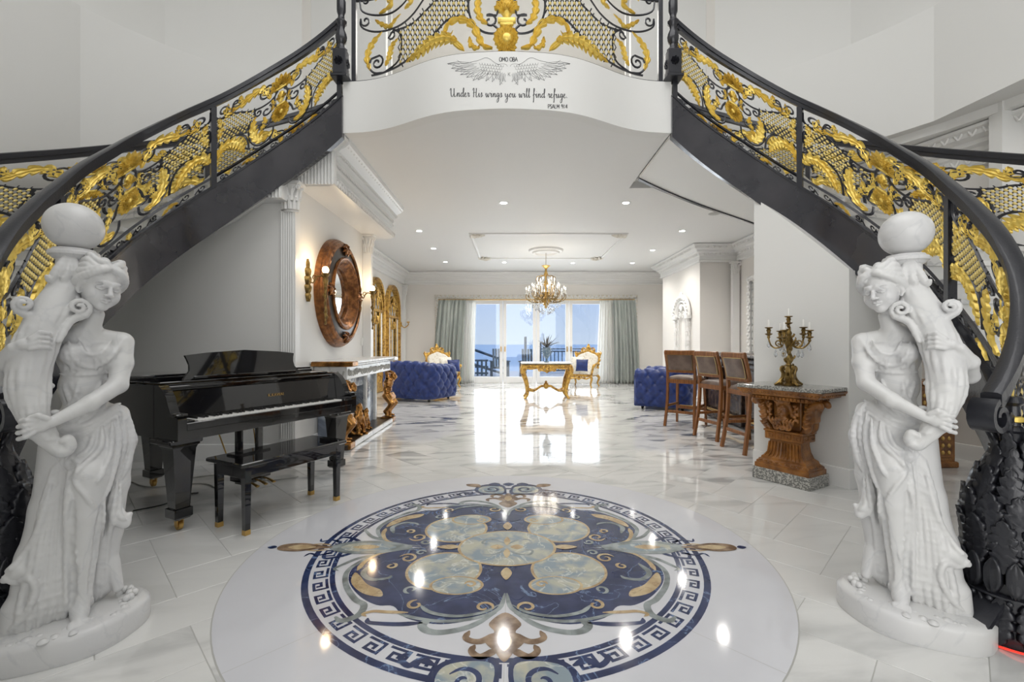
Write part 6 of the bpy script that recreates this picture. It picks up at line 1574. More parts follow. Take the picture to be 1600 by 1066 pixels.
tufted('tufted_armchair', 'royal blue velvet button tufted armchair behind the bar stools', (3.00, 8.85, 0), 1.1, 1.25, .95, .68, .74)
# ================================================================ GILT ARMCHAIRS AND TABLE
def gilt_chair():
    e = empty('gilt_armchair'); w, d = .78, .62
    def cush(z0, hh, sx, sy, cx=0, cy=0):
        def f(u, v):
            x = (u-.5)*2; y = (v-.5)*2; q = (1-abs(x)**6)*(1-abs(y)**6); return (cx+x*sx, cy+y*sy, z0+hh*max(q, 0)**.35)
        return f
    G().grid(cush(.34, .14, w/2-.06, d/2-.03), 12, 10).link('seat', M['cream'], e, ang=180, fix=False)
    G().bbox((0, 0, .33), (w-.08, d-.02, .07), .02).link('seat_frame', M['giltwood'], e)
    g = G()
    for s in (-1, 1): g.tube([(s*(.05+p[0]+.10), d/2+.01, .29+p[1]*.6) for p in spiral((0, 0), .10, .02, 0, 500, 16)], .020, 5); g.tube([(s*.36, d/2, .30), (s*.22, d/2+.02, .24), (s*.08, d/2+.02, .27), (0, d/2+.02, .22)], .024, 6)
    g.ball((0, d/2+.02, .27), .05, 8, 6).link('apron_carving', M['giltwood'], e)
    for s in (-1, 1):
        for q in (-1, 1):
            x, y = s*(w/2-.07), q*(d/2-.05)
            P = catmull([(x, y, .32), (x+s*.05, y+q*.05, .24), (x+s*.01, y+q*.02, .10), (x+s*.04, y+q*.05, .02)], 5)
            G().tube(P, [.045-.002*k for k in range(16)], 8).ball(P[-1], .025, 8, 5).link('leg', M['giltwood'], e)
        G().bbox((s*(w/2-.05), 0, .42), (.05, d-.12, .20), .02).link('side_panel', M['cream'], e)
        P = catmull([(s*(w/2-.06), -d/2+.04, .66), (s*(w/2-.0), -.08, .65), (s*(w/2+.02), .16, .63), (s*(w/2+.01), .26, .60), (s*(w/2-.01), .24, .54), (s*(w/2-.03), .26, .40), (s*(w/2-.04), .27, .30)], 5)
        G().tube(P, .030, 8).ball((s*(w/2+.02), .24, .60), .048, 9, 6).link('arm', M['giltwood'], e)
    # back: cream shield with carved, crested frame
    bk_ = lambda x, z: (x, -d/2+.02-.20*(z-.40), z)
    sh = catmull([(-.30, .42), (-.33, .62), (-.34, .82), (-.24, .92), (-.12, .96), (0, 1.0), (.12, .96), (.24, .92), (.34, .82), (.33, .62), (.30, .42)], 4)
    g = G(); n = len(sh); g.v = [bk_(x, z) for x, z in sh]+[tuple(Vector(bk_(x*.85, z*.93+.03))+Vector((0, .06, 0))) for x, z in sh]+[tuple(Vector(bk_(x, z))+Vector((0, -.04, 0))) for x, z in sh]
    g.f = [(i, i+1, n+i+1, n+i) for i in range(n-1)]+[tuple(range(n, 2*n)), tuple(range(3*n-1, 2*n-1, -1))]+[(i, 2*n+i, 2*n+i+1, i+1) for i in range(n-1)]
    g.link('back_upholstery', M['cream'], e)
    g = G().tube([bk_(x, z) for x, z in sh], .032, 7)
    rn = random.Random(5)
    for i in range(0, n, 2):
        x, z = sh[i]; p = Vector(bk_(x*1.04, z*1.02)); g.ball(tuple(p), rn.uniform(.028, .05), 7, 5, (1, .6, 1))
    for s in (-1, 1):
        g.tube([tuple(Vector(bk_(s*(.13+a), 1.03+b))) for a, b in spiral((0, 0), .085, .02, -90, 420, 16)], .022, 6)
        g.tube([tuple(Vector(bk_(s*(.32+a), .90+b))) for a, b in spiral((0, 0), .06, .015, 0, 420, 14)], .020, 6)
        g.tube([bk_(s*.36, .86), bk_(s*.40, .95), bk_(s*.36, 1.0)], [.03, .025, .01], 6)
    g.ball(bk_(0, 1.09), .07, 10, 7, (1, .6, 1.2)).ball(bk_(0, 1.18), .035, 8, 6)
    g.link('back_frame', M['giltwood'], e)
    return e
gc = gilt_chair(); tag(gc, 'gilt rococo armchair with cream brocade behind the left blue chair', 'armchair', 'gilt cream armchairs by the window'); gc.location = (-1.92, 12.70, 0); gc.rotation_euler = (0, 0, -2.55)
gc2 = copy_tree(gc); gc2.location = (2.02, 12.95, 0); gc2.rotation_euler = (0, 0, 2.62); gc2['label'] = 'gilt rococo armchair with cream brocade at the right window curtain'
def pillow(loc, rz, tilt, s, m, lab):
    e = G()
    for sd in (1, -1):
        def f(u, v):
            x = (u-.5)*2; y = (v-.5)*2; q = max(0, (1-x*x)*(1-y*y)); return (x*s*(1-.06*(1-y*y)), sd*.07*q**.5, y*s*(1-.06*(1-x*x)))
        e.grid(f, 10, 10)
    o = e.link('cushion', M[m], ang=180, fix=False); o.location = loc; o.rotation_euler = (tilt, 0, rz); return tag(o, lab, 'cushion')
pillow((-1.82, 12.47, .66), -2.55, .25, .20, 'cream', 'cream brocade cushion leaning on the left gilt armchair back'); pillow((-1.58, 12.35, .62), -2.75, .25, .17, 'velvet', 'royal blue square cushion on the left gilt armchair')
pillow((1.83, 12.72, .66), 2.62, .25, .20, 'cream', 'cream brocade cushion leaning on the right gilt armchair back'); pillow((1.93, 12.56, .62), 2.75, .25, .17, 'velvet', 'royal blue square cushion on the right gilt armchair')
tb = empty('gilt_table', (.77, 10.3, 0), 0, 'carved gilt centre table with curved legs and a pale stone top', 'table')
G().bbox((0, 0, .785), (1.14, .66, .03), .012).link('table_top', M['marble'], tb)
G().bbox((0, 0, .72), (1.06, .58, .09), .02).link('apron', M['giltwood'], tb)
g = G(); rn = random.Random(9)
for i in range(22):
    x = -.52+i*.0495; dz = .06*math.exp(-(x/.16)**2)
    g.ball((x, -.30, .715-dz*.6), rn.uniform(.026, .04), 7, 5, (1, .6, 1.1+dz*8)); g.ball((x, .30, .715-dz*.6), .03, 6, 4)
for s in (-1, 1):
    for i in range(9): g.ball((s*.54, -.26+i*.065, .715), rn.uniform(.026, .04), 7, 5, (.6, 1, 1.2))
    g.tube([(s*(.16+p[0]), -.31, .655+p[1]) for p in spiral((0, 0), .06, .012, 90, 560, 14)], .013, 5)
    g.tube([(s*.5, -.3, .69), (s*.36, -.31, .66), (s*.22, -.31, .68), (s*.08, -.31, .62), (0, -.31, .60)], .018, 6)
g.ball((0, -.31, .63), .05, 9, 6, (1, .6, 1.2)).link('apron_carving', M['giltwood'], tb, kind='stuff')
for s in (-1, 1):
    for q in (-1, 1):
        x, y = s*.50, q*.25; P = catmull([(x, y, .72), (x+s*.03, y+q*.02, .60), (x-s*.03, y, .42), (x-s*.07, y-q*.02, .24), (x-s*.07, y-q*.01, .10), (x-s*.02, y+q*.02, .015)], 5)
        G().tube(P, [.070-.0018*k for k in range(26)], 8).ball((x, y+q*.03, .66), .06, 9, 6).ball(P[-1], .03, 8, 5, (1.2, 1, .7)).link('leg', M['giltwood'], tb)
    g = G().tube(catmull([(s*.44, -.22, .20), (s*.30, -.12, .16), (s*.20, -.02, .20), (s*.10, 0, .26), (0, 0, .24)], 5), .026, 7).tube(catmull([(s*.44, .22, .20), (s*.30, .12, .16), (s*.20, .02, .20)], 5), .026, 7)
    g.link('stretcher', M['giltwood'], tb)
G().ball((0, 0, .27), .06, 10, 7, (1, 1, 1.3)).ball((0, 0, .35), .03, 8, 5).link('stretcher_finial', M['giltwood'], tb)
va = empty('vase', (.78, 10.25, .80), 0, 'slate blue urn vase on the gilt centre table', 'vase')
M['vase'] = mat('slate_blue_ceramic', (.12, .19, .27), .2, col2=(.25, .33, .4), noise=(20, 3, .45, .6))
G().lathe([(.06, 0), (.065, .015), (.03, .03), (.022, .07), (.035, .09), (.075, .15), (.095, .22), (.10, .27), (.085, .31), (.09, .325), (.105, .335), (.09, .34), (.06, .30)], n=24).link('urn', M['vase'], va)
for s in (-1, 1): G().tube([(s*.09, 0, .31), (s*.13, 0, .27), (s*.12, 0, .21), (s*.09, 0, .19)], .008, 6).link('handle', M['vase'], va)
M['plant'] = mat('dusty_dark_foliage', (.10, .10, .10), .6, col2=(.20, .19, .17), noise=(20, 3, .4, .6))
pl_ = empty('potted_foliage', (.78, 10.25, 1.12), 0, 'spiky dark dried foliage arranged in the slate blue urn', 'plant')
rn = random.Random(4)
for i in range(26):
    a = rn.uniform(0, 2*PI); t = rn.uniform(.15, 1.15); L_ = rn.uniform(.22, .42); d = Vector((math.cos(a)*math.sin(t), math.sin(a)*math.sin(t), math.cos(t)))
    P = [d*(L_*q)+Vector((0, 0, -.10*q*q*math.sin(t))) for q in (0, .35, .7, 1)]
    G().tube([tuple(p) for p in P], [.005, .014, .012, .002], 5, flat=.35).link('leaf', M['plant'], pl_)
# ================================================================ CHANDELIER
ch = empty('chandelier', (.795, 10.66, ZC), 0, 'gilt brass and crystal candle chandelier hanging over the centre table', 'chandelier')
zt = -.07
G().tube([(0, 0, 0), (0, 0, -.37)], .006, 6).link('chain', M['bronze'], ch)
G().lathe([(.015, -1.37), (.04, -1.32), (.07, -1.26), (.085, -1.20), (.06, -1.14), (.03, -1.08), (.02, -.95), (.03, -.86), (.055, -.80), (.045, -.74), (.02, -.70), (.025, -.62), (.05, -.57), (.03, -.52), (.02, -.46), (.04, -.42), (.10, -.375), (.10, -.365), (.02, -.36)], n=20, mod=lambda w, z: 1+.06*math.cos(8*w)).link('stem', M['brass'], ch)
flame = G().lathe([(.008, 0), (.014, .02), (.011, .04), (.002, .065)], n=8).mesh('candle_bulb', M['bulbs']); cnd = G().lathe([(.030, -.01), (.032, 0), (.012, .004), (.011, .09)], n=10).mesh('candle', M['candle'])
for tier, (n, R_, z0, zc, ph) in enumerate(((12, .46, -1.16, -1.02, 0), (8, .33, -1.08, -.93, .2), (6, .20, -1.02, -.80, .1))):
    for i in range(n):
        a = 2*PI*i/n+ph; d = Vector((math.cos(a), math.sin(a), 0))
        P = catmull([(.05, z0+.04), (R_*.35, z0-.06), (R_*.75, z0-.05), (R_, z0+.03), (R_, zc)], 4)
        ao = G().tube([tuple(d*r+Vector((0, 0, z))) for r, z in P], .009, 5).tube([tuple(d*(R_*.5+p[0])+Vector((0, 0, z0+.0+p[1]))) for p in spiral((0, 0), .05, .012, -90, 300, 10)], .006, 4).link('arm', M['bronze'], ch)
        for nm, me, dz in (('candle', cnd, 0), ('candle_bulb', flame, .09)):
            o = bpy.data.objects.new(nm, me); COL.objects.link(o); o.parent = ao; o.location = (d.x*R_, d.y*R_, zc+dz)
for i in range(8):
    a = 2*PI*i/8; d = Vector((math.cos(a), math.sin(a), 0))
    P = catmull([(.02, -.58), (.10, -.60), (.20, -.62), (.23, -.70), (.22, -.85), (.26, -1.0), (.20, -1.12)], 4)
    G().tube([tuple(d*r+Vector((0, 0, z))) for r, z in P], .007, 5).link('cage_rod', M['bronze'], ch)
cr_ = G(); rn = random.Random(2)
def drop(x, y, z, s): cr_.add([(x, y, z+s*1.6), (x+s*.6, y, z), (x, y+s*.6, z), (x-s*.6, y, z), (x, y-s*.6, z), (x, y, z-s*1.6)], [(0, 1, 2), (0, 2, 3), (0, 3, 4), (0, 4, 1), (5, 2, 1), (5, 3, 2), (5, 4, 3), (5, 1, 4)])
for i in range(260):
    t = rn.random(); a = rn.uniform(0, 2*PI); r = .46*(1-t*.8)*rn.uniform(.75, 1.05); drop(r*math.cos(a), r*math.sin(a), -1.22-.30*t*rn.uniform(.8, 1), rn.uniform(.010, .018))
for i in range(160):
    a = rn.uniform(0, 2*PI); t = rn.random(); r = .12+.3*t; drop(r*math.cos(a), r*math.sin(a), -.66-.5*t, rn.uniform(.008, .014))
for k in range(12):
    a = 2*PI*k/12
    for q in range(14): u = q/13; r = .24+.22*u; drop(r*math.cos(a), r*math.sin(a), -.68-.36*u-.08*math.sin(PI*u), .009)
cr_.link('crystal_drops', M['crystal'], ch, kind='stuff', smooth=False, fix=False)
l = bpy.data.lights.new('chandelier_light', 'POINT'); l.energy = 26; l.color = (1, .9, .75); l.shadow_soft_size = .3
o = bpy.data.objects.new('chandelier_light', l); COL.objects.link(o); o.location = (.795, 10.66, ZC-.9)
# ================================================================ GLAZED DOORS, CURTAINS
wd = empty('window_1', (0, 14.0, 0)); wd['kind'] = 'structure'
Yw = 14.02
def pxX(px, Y): return (px-800)*Y/F
TOPZ = H+(HOR-470)*Yw/F
edges = [742, 780, 786, 832, 838, 884, 889, 934, 944]
for (a, b) in ((734, 786), (786, 838), (838, 889), (889, 942)):
    x0, x1 = pxX(a, Yw), pxX(b, Yw); w = x1-x0; cx = (x0+x1)/2
    e = empty('door_leaf', (cx, 0, 0)); e.parent = wd; e.location = (cx, .02, 0)
    for s in (-1, 1): G().bbox((s*(w/2-.055), 0, TOPZ/2), (.10, .06, TOPZ), .008).link('stile', M['trim'], e)
    G().bbox((0, 0, .10), (w-.215, .05, .20), .008).link('bottom_rail', M['trim'], e); G().bbox((0, 0, TOPZ-.05), (w-.215, .05, .12), .008).link('top_rail', M['trim'], e)
    G().box((0, 0, TOPZ/2+.05), (w-.215, .008, TOPZ-.30)).link('pane', M['pane'], e, smooth=False)
    G().bbox((0+(.5*w-.06)*(1 if a in (734, 838) else -1), -.045, 1.05), (.03, .03, .16), .006).link('handle', M['brass'], e)
struct(G().bbox(((WX0+WX1)/2, 14.03, (TOPZ+WT)/2+.02), (WX1-WX0, .10, WT-TOPZ+.04), .01), 'trim_window_head', M['trim'])
for x in (pxX(732, Yw), pxX(944, Yw)): struct(G().bbox((x, 14.03, 1.25), (.08, .12, 2.5), .01), 'trim_window_jamb', M['trim'])
struct(G().bbox(((WX0+pxX(730, Yw))/2, 14.05, 1.25), (abs(WX0-pxX(730, Yw)), .06, 2.5), .005), 'trim_window_side_left', M['trim'])
struct(G().bbox(((WX1+pxX(946, Yw))/2, 14.05, 1.25), (abs(WX1-pxX(946, Yw)), .06, 2.5), .005), 'trim_window_side_right', M['trim'])
# carved surround of the window: ribbon-and-leaf border
x0, x1, zt_ = pxX(683, 13.95), pxX(993, 13.95), H+(HOR-464)*13.95/F
sr = empty('window_surround', (0, 13.96, 0)); sr['kind'] = 'structure'; sr.name = 'trim_window_surround'
G().bbox(((x0+x1)/2, 0, zt_), (x1-x0+.14, .05, .12), .01).link('head_border', M['cream'], sr)
for x in (x0, x1): G().bbox((x, 0, zt_/2), (.12, .05, zt_), .01).link('side_border', M['cream'], sr)
g = G()
def zig(a, b, n):
    for i in range(n):
        p = Vector(a).lerp(Vector(b), (i+.5)/n); g.tube([tuple(p+Vector((0, -.03, 0))+Vector(v)) for v in ((-.05, 0, -.04), (0, -.015, .05), (.05, 0, -.04))] if a[2] == b[2] else [tuple(p+Vector((0, -.03, 0))+Vector(v)) for v in ((-.04, 0, -.05), (.05, -.015, 0), (-.04, 0, .05))], .014, 5)
        g.ball(tuple(p+Vector((0, -.03, 0))), .02, 6, 4)
zig((x0, 0, zt_), (x1, 0, zt_), 48); zig((x0, 0, .1), (x0, 0, zt_), 20); zig((x1, 0, .1), (x1, 0, zt_), 20)
g.link('border_carving', M['plaster'], sr, kind='stuff', fix=False)
def curtain(name, xa, xb, z1, Y, m, nf, lab, xa2=None, xb2=None, amp=.085):
    xa2 = xa if xa2 is None else xa2; xb2 = xb if xb2 is None else xb2
    rn = random.Random(nf); phs = [rn.uniform(0, 6) for _ in range(4)]
    def f(u, v):
        w = v**1.5; A = xa2+(xa-xa2)*w; Bx = xb2+(xb-xb2)*w
        uu = u+.010*math.sin(9*u+phs[0])+.004*math.sin(6*v+u*7)
        fold = math.sin(2*PI*nf*uu+.5*math.sin(2.5*v+phs[1]))+.35*math.sin(4*PI*nf*uu+phs[2])
        am = amp*(.45+.55*(1-v)**.5)*(.7+.3*math.sin(11*u+phs[3]))
        return (A+(Bx-A)*u, Y+am*fold-.02*math.sin(3*v), .015+z1*v+(.015*math.sin(PI*2*nf*u) if v == 0 else 0))
    o = G().grid(f, nf*14, 24).link(name, M[m], ang=180, fix=False); md = o.modifiers.new('s', 'SOLIDIFY'); md.thickness = .004
    return tag(o, lab, 'curtain')
zc = H+(HOR-469)*13.8/F-.02
curtain('drape', pxX(686, 13.75), pxX(728, 13.75), zc, 13.70, 'curtain', 7, 'sage grey silk drape hanging at the left of the glazed doors', pxX(677, 13.75), pxX(724, 13.75))
curtain('drape', pxX(957, 13.75), pxX(992, 13.75), zc, 13.70, 'curtain', 7, 'sage grey silk drape hanging at the right of the glazed doors', pxX(960, 13.75), pxX(999, 13.75))
curtain('sheer_curtain', pxX(724, 13.8), pxX(744, 13.8), zc, 13.84, 'sheer', 6, 'white sheer curtain beside the left sage drape', pxX(722, 13.8), pxX(741, 13.8), .035)
curtain('sheer_curtain', pxX(938, 13.8), pxX(960, 13.8), zc, 13.84, 'sheer', 6, 'white sheer curtain beside the right sage drape', pxX(932, 13.8), pxX(962, 13.8), .035)
rod = G().tube([(x0+.05, 13.84, zc+.035), (x1-.05, 13.84, zc+.035)], .014, 8).link('curtain_rod', M['brass']); tag(rod, 'slim brass curtain rod above the glazed doors', 'curtain rod')
# ================================================================ OUTSIDE: DECK, RAIL, CHAIRS, SEA
struct(G().box((1, 17.2, -.06), (16, 6.2, .10)), 'floor_deck', M['deck'])
sea = struct(G().box((0, 1200, -4.2), (3200, 2300, .4)), 'ocean', M['ocean'])
dr = empty('deck_railing', (0, 0, 0), 0, 'dark blue painted wooden railing along the outdoor deck', 'railing')
for (xa, xb, Y, z) in ((1.05, 3.2, 18.6, 1.0),):
    for zz in (.12, .90, 1.0): G().bbox(((xa+xb)/2, Y, zz), (xb-xa, .09, .05 if zz < 1 else .04), .006).link('rail', M['deckdark'], dr)
    n = 14
    for i in range(n): G().box((xa+(xb-xa)*(i+.5)/n, Y, .5), (.035, .035, .78)).link('baluster', M['deckdark'], dr)
for x in (.55, 1.15): G().bbox((x, 18.6, .75), (.10, .10, 1.5 if x < 1 else 1.05), .006).link('post', M['deckdark'], dr)
dl = empty('stair_handrail', (0, 0, 0), 0, 'dark blue sloping handrail and steps leading down off the deck', 'railing')
for dz in (0, -.55):
    G().tube([(-1.45, 17.0, 1.0+dz), (-.35, 18.4, .55+dz)], .05, 4).link('sloping_rail', M['deckdark'], dl)
for i in range(3): G().box((-1.30+i*.16, 17.2, .30), (.07, .07, .60)).link('baluster', M['deckdark'], dl)
for zz in (.10, .34, .58): G().box((-1.15, 17.2, zz), (.50, .06, .07)).link('rail', M['deckdark'], dl)
def deck_chair(x, y, rz, lab):
    e = empty('deck_chair', (x, y, 0), rz, lab, 'chair', 'dark slatted chairs on the deck')
    for i in range(5): G().bbox((-.20+i*.10, .22, .66), (.075, .02, .75), .004, 0, -.2).link('back_slat', M['deckdark'], e)
    for s in (-1, 1):
        G().bbox((s*.30, -.20, .28), (.05, .06, .56), .004).link('leg', M['deckdark'], e); G().bbox((s*.30, .2, .28), (.05, .06, .56), .004).link('leg', M['deckdark'], e); G().bbox((s*.31, 0, .58), (.10, .60, .03), .004).link('arm', M['deckdark'], e)
    for i in range(5): G().bbox((0, -.22+i*.10, .38-.02*i), (.54, .08, .02), .003).link('seat_slat', M['deckdark'], e)
deck_chair(-.45, 16.6, .15, 'dark slatted outdoor chair on the deck seen through the left door pane'); deck_chair(.62, 16.4, 3.0, 'dark slatted outdoor chair on the deck seen just left of the gilt table')
# ================================================================ LETTERING ON THE BALCONY FRONT
dec = empty('wall_lettering', (0, 0, 0), 0, 'black winged emblem with scripture lettering on the white balcony front', 'wall lettering')
def fpt(px, py, out=.0012):          # layout on the bowed front, height from the photo row
    x = AX
    for _ in range(4): x = (px-800)/F*YF(x)
    return (x, YF(x)-out, H+(HOR-py)*YF(x)/F)
def stroke(g, pts, w0=.55, w1=.55, n=5, contrast=0.):
    q = catmull(pts, n) if len(pts) > 2 else resample(pts, 4); N = len(q); V = []
    for i in range(N):
        a = Vector(q[max(i-1, 0)]); b = Vector(q[min(i+1, N-1)]); t = (b-a).normalized() if (b-a).length > 1e-6 else Vector((1, 0)); nn = Vector((-t.y, t.x)); u = i/(N-1)
        w = (w0+(w1-w0)*u)*(1+contrast*max(0, t.y))*.5; p = Vector(q[i]); V.append(fpt(*(p+nn*w))); V.append(fpt(*(p-nn*w)))
    g.add(V, [(2*i, 2*i+1, 2*i+3, 2*i+2) for i in range(N-1)])
# stroke alphabet (x right, y up, x-height 1)
CUR = {'U': (2.0, [[(0, 1.5), (.15, 2.0), (.35, 1.9), (.32, .9), (.45, .1), (.8, .05), (1.1, .7), (1.2, 1.5), (1.22, 2.1)], [(1.22, 2.1), (1.2, .9), (1.3, .1), (1.55, .0), (2.0, .45)]]),
 'n': (1.1, [[(0, .4), (.15, 1), (.2, .5), (.15, 0)], [(.15, 0), (.4, .8), (.65, .95), (.7, .4), (.75, 0), (1.1, .35)]]),
 'd': (1.1, [[(.7, .8), (.4, 1), (.1, .5), (.25, 0), (.6, .3), (.95, 1.4), (1.0, 2.1), (.85, 2.2), (.75, 1.4), (.75, .2), (.85, 0), (1.1, .3)]]),
 'e': (.85, [[(0, .35), (.35, .6), (.5, .9), (.3, 1), (.12, .6), (.2, .05), (.5, 0), (.85, .35)]]),
 'r': (.75, [[(0, .4), (.15, 1.05), (.3, .85), (.5, .95), (.42, .4), (.5, 0), (.75, .35)]]),
 'H': (1.7, [[(0, 1.6), (.2, 2.1), (.42, 2.1), (.4, 1.0), (.33, -.1)], [(1.15, 2.2), (1.1, 1.2), (1.08, .1), (1.3, -.05), (1.6, .35)], [(.15, .95), (.6, 1.1), (1.12, 1.15)]]),
 'i': (.6, [[(0, .4), (.2, 1), (.2, .2), (.3, 0), (.6, .35)], [(.27, 1.45), (.3, 1.55)]]),
 's': (.75, [[(0, .35), (.35, 1.1), (.45, .5), (.3, 0), (.05, .1)], [(.3, 0), (.75, .35)]]),
 'w': (1.5, [[(0, .5), (.15, 1), (.2, .2), (.4, 0), (.65, .9), (.7, .2), (.9, 0), (1.2, 1), (1.5, .8)]]),
 'g': (1.0, [[(.65, .85), (.35, 1), (.1, .5), (.25, .05), (.6, .6), (.7, 1), (.65, 0), (.5, -1.0), (.2, -1.3), (.05, -.9), (.5, -.2), (1.0, .4)]]),
 'y': (1.15, [[(.05, 1), (.1, .3), (.35, .05), (.7, .9), (.72, .1), (.55, -1.0), (.2, -1.3), (.05, -.9), (.5, -.2), (1.15, .4)]]),
 'o': (.95, [[(.5, 1), (.15, .7), (.15, .2), (.4, 0), (.65, .4), (.5, 1), (.6, .8), (.95, .8)]]),
 'u': (1.1, [[(0, .5), (.12, 1), (.12, .2), (.35, 0), (.65, .9)], [(.68, 1), (.68, .2), (.8, 0), (1.1, .35)]]),
 'l': (.65, [[(0, .4), (.35, 1.5), (.42, 2.2), (.25, 2.2), (.2, 1), (.25, .1), (.4, 0), (.65, .35)]]),
 'f': (.8, [[(0, .4), (.4, 1.5), (.5, 2.2), (.3, 2.25), (.25, 1.2), (.2, -.6), (.1, -1.2), (.0, -1.0)], [(.05, .8), (.4, .9), (.8, .7)]]),
 '.': (.4, [[(.1, 0), (.15, .08), (.2, 0)]]), ' ': (.75, [])}
CAP = {'O': (1, [[(.5, 1), (.1, .8), (.1, .2), (.5, 0), (.85, .2), (.85, .8), (.5, 1)]]), 'M': (1.2, [[(.1, 0), (.15, 1)], [(.15, 1), (.55, .3)], [(.55, .3), (.95, 1)], [(.95, 1), (1, 0)]]),
 'B': (.9, [[(.1, 0), (.1, 1)], [(.1, 1), (.6, .95), (.6, .6), (.1, .52)], [(.1, .52), (.75, .45), (.7, .05), (.1, 0)]]), 'A': (1, [[(0, 0), (.45, 1)], [(.45, 1), (.9, 0)], [(.2, .35), (.72, .35)]]),
 'P': (.85, [[(.1, 0), (.1, 1)], [(.1, 1), (.7, .9), (.65, .5), (.1, .42)]]), 'S': (.8, [[(.65, .85), (.35, 1), (.1, .75), (.6, .35), (.5, .02), (.1, .1)]]), 'L': (.75, [[(.1, 1), (.1, 0)], [(.1, 0), (.6, 0)]]),
 '7': (.8, [[(.05, 1), (.65, 1)], [(.65, 1), (.3, 0)]]), '9': (.8, [[(.6, .7), (.35, 1), (.1, .75), (.3, .5), (.6, .7), (.6, .4), (.45, 0)]]), '1': (.5, [[(.25, 0), (.25, 1)]]), '4': (.85, [[(.55, 0), (.55, 1)], [(.55, 1), (.05, .3)], [(.05, .3), (.75, .3)]]),
 ':': (.4, [[(.15, .15), (.2, .22), (.25, .15)], [(.15, .65), (.2, .72), (.25, .65)]]), 'K': (.9, [[(.1, 0), (.1, 1)], [(.7, 1), (.1, .45)], [(.25, .6), (.75, 0)]]), ' ': (.6, [])}
def write(txt, font, x0, x1, yf, s, w, parent, nm, contrast=.0):
    tot = sum(font[c][0] for c in txt); kx = (x1-x0)/tot; x = x0; g = G()
    for c in txt:
        adv, st_ = font[c]
        for p in st_: stroke(g, [(x+a*kx, yf(x+a*kx)-b*s) for a, b in p], w*1.15, w*1.15, 4, contrast)
        x += adv*kx
    return g.link(nm, M['ink'], parent, smooth=False)
write('Under His wings you will find refuge.', CUR, 703, 887, lambda x: 151-.028*(x-795)*0+(.00009*(x-795)**2)*0+(x-703)*.012, 6.2, .62, dec, 'script_line', .9)
write('OMO OBA', CAP, 780, 809, lambda x: 96, 6.3, .9, dec, 'name_line')
write('PSALM 91:4', CAP, 856, 887, lambda x: 169.5+.0*(x-856), 6.2, .85, dec, 'verse_line')
write('K', CAP, 793.5, 798, lambda x: 119, 5.5, .45, dec, 'initial')
for s, nm in ((1, 'wing'), (-1, 'wing')):
    g = G(); gs = G(); m = lambda p: (795+s*p[0], p[1])
    def st(pts, w0=.5, w1=.25, gg=None): stroke(gg or g, [m(p) for p in pts], w0, w1, 5)
    st([(2, 104), (5, 100.5), (12, 100), (18, 101)], .35, .35); st([(14, 101.5), (22, 98), (30, 92), (37, 90.5), (46, 94), (58, 97), (72, 99), (81, 94)], .55, .4)
    st([(95, 101), (90, 99), (78, 99.5), (60, 100), (50, 99)], .5, .3)
    tips = [((96, 99.5), (88, 108)), ((90, 107), (80, 112)), ((84, 111), (74, 116)), ((76, 117), (64, 119)), ((66, 121), (56, 124)), ((56, 126), (46, 125)), ((48, 125), (38, 123)), ((36, 127), (30, 126)), ((26, 128), (22, 127)), ((14, 133), (9, 132))]
    roots = [(58, 98), (54, 102), (50, 104), (46, 106), (42, 108), (38, 108), (34, 108), (28, 110), (22, 112), (12, 114)]
    for (t, t2), r in zip(tips, roots):
        st([r, ((r[0]+t[0])/2+1, (r[1]+t[1])/2-2.0), t], .3, .55); st([t, ((t2[0]+r[0]-3)/2, (t2[1]+r[1]+3)/2), (r[0]-3, r[1]+3)], .6, .25)
        st([((t[0]+r[0])/2, (t[1]+r[1])/2+1.5), ((t[0]*3+r[0])/4-1, (t[1]*3+r[1])/4+1), (t2[0], t2[1]-.5)], 1.1, .3, gs)
    for row in range(4):
        for i in range(9-row):
            x = 44-i*4.2-row*1.5; y = 98+row*4.5+.10*(44-x); st([(x+2, y), (x+1, y+3.2), (x-2, y+3), (x-2.2, y+.6)], .35, .35)
    for i in range(5): x = 20-i*3.4; st([(x, 111+i*.8), (x+1.5, 118+i), (x-1, 124+i)], .35, .5); st([(x-1.4, 112+i), (x-.2, 119+i), (x-2.2, 124+i)], .8, .3, gs)
    g.link('wing', M['ink'], dec, smooth=False, kind='stuff'); gs.link('wing_shading', M['inkg'], dec, smooth=False, kind='stuff')
# ================================================================ RELIEFS AND SMALL THINGS ON THE RIGHT
ar_ = empty('plaster_arch_relief', (4.185, 11.1, 0), 0, 'white carved plaster arch with columns on the right living room wall', 'wall relief')
R_ = .50; zc_ = 2.38-R_
for s in (-1, 1):
    g = G()
    for k in range(16): g.lathe([(.035+.012*(k % 2), .08+k*.11), (.045, .13+k*.11), (.035, .18+k*.11)], (-.05, s*(R_-.10), 0), 8)
    g.link('column', M['plaster'], ar_); G().bbox((-.05, s*(R_-.10), 1.86), (.12, .20, .12), .02).bbox((-.05, s*(R_-.10), .06), (.12, .18, .12), .02).link('column_block', M['plaster'], ar_)
    G().tube([(-.04, s*(R_-.26), .1), (-.04, s*(R_-.26), 1.8)], .02, 6).link('inner_shaft', M['plaster'], ar_)
g = G()
for k, (rr0, rt) in enumerate(((R_, .035), (R_-.07, .03), (R_-.14, .03), (R_-.22, .022))): g.tube([(-.05, rr0*math.cos(a), zc_+rr0*math.sin(a)*1.0) for a in np.linspace(0, PI, 20)], rt, 6)
for a in np.linspace(.1, PI-.1, 15): g.ball((-.08, (R_-.035)*math.cos(a), zc_+(R_-.035)*math.sin(a)), .045, 7, 5)
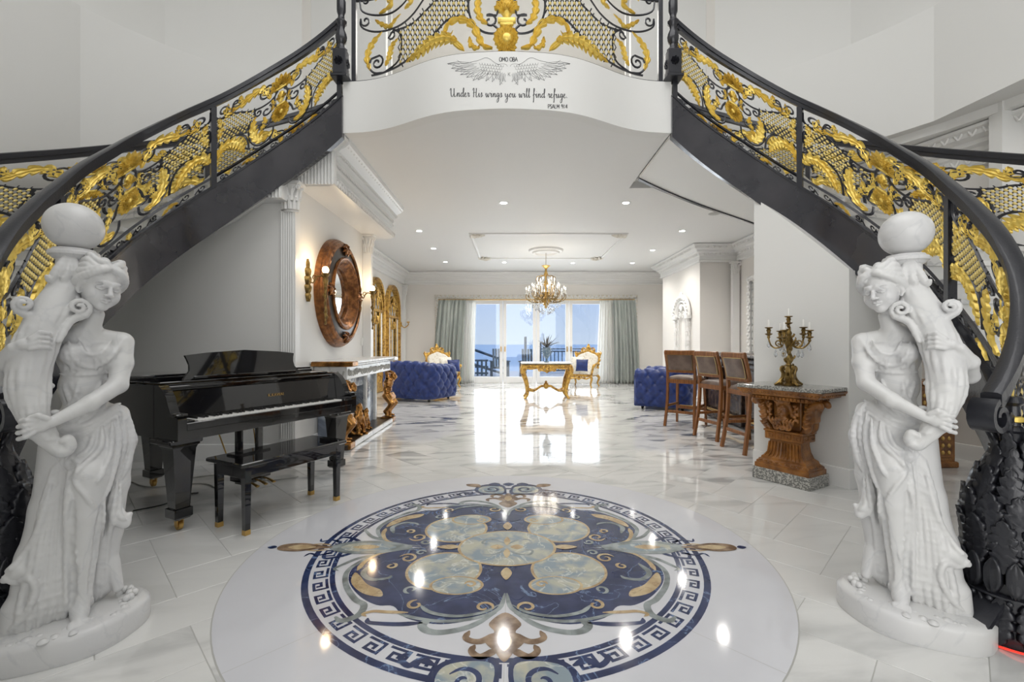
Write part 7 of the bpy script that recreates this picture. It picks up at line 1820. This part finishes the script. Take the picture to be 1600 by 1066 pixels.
for s in (-1, 1): g.tube([(-.05, s*(.12+p[0]), zc_+.02+p[1]) for p in spiral((0, 0), .10, .015, 0, 540, 16)], .018, 5)
g.ball((-.06, 0, zc_+.20), .08, 9, 6, (.5, 1, 1.3)).ball((-.06, 0, zc_+R_+.03), .07, 9, 6, (.5, 1.2, 1)).link('arch', M['plaster'], ar_)
fr = empty('wall_mirror_carved', (5.0, 9.1, 0), 0, 'white carved scroll frame mirror on the right wall behind the bar', 'mirror')
for y in (-.42, .42):
    g = G().bbox((-.03, y, 1.7), (.05, .10, 1.75), .01)
    for k in range(24): g.ball((-.06, y+(.02 if k % 2 else -.02), .9+k*.072), .038, 7, 5, (.7, 1, 1))
    g.link('frame_side', M['plaster'], fr)
for z in (.82, 2.58):
    g = G().bbox((-.03, 0, z), (.05, .94, .10), .01)
    for k in range(12): g.ball((-.06, -.42+k*.076, z), .038, 7, 5, (.7, 1, 1))
    g.link('frame_rail', M['plaster'], fr)
G().box((-.02, 0, 1.7), (.012, .76, 1.66)).link('mirror_glass', M['mirror'], fr)
cbx = empty('carved_cabinet', (4.16, 4.62, 0), 0, 'small carved gilt wood cabinet standing behind the right statue', 'cabinet')
G().bbox((0, 0, .42), (.40, .30, .78), .01).link('body', M['consolewood'], cbx); G().bbox((0, 0, .83), (.44, .34, .04), .01).link('top_moulding', M['consolewood'], cbx); G().bbox((0, 0, .03), (.44, .34, .06), .01).link('base_moulding', M['consolewood'], cbx)
dd = G().bbox((0, -.155, .43), (.32, .015, .66), .005).link('door', M['consolewood'], cbx)
g = G()
for i in range(5):
    for j in range(9): g.ball((-.12+i*.06, -.165, .15+j*.07), .018, 6, 4, (1, .5, 1.2))
g.link('door_carving', M['brass'], dd, kind='stuff')
# upper hall: crystal chandelier hint, framed picture and doors on the back wall
ud = struct(G().bbox((0, 8.93, 5.0), (1.5, .05, 2.1), .01), 'door_1', M['trim'])
for s in (-1, 1): G().bbox((s*.37, 8.89, 5.0), (.56, .02, 1.8), .01).link('door_panel', M['trim'], ud)
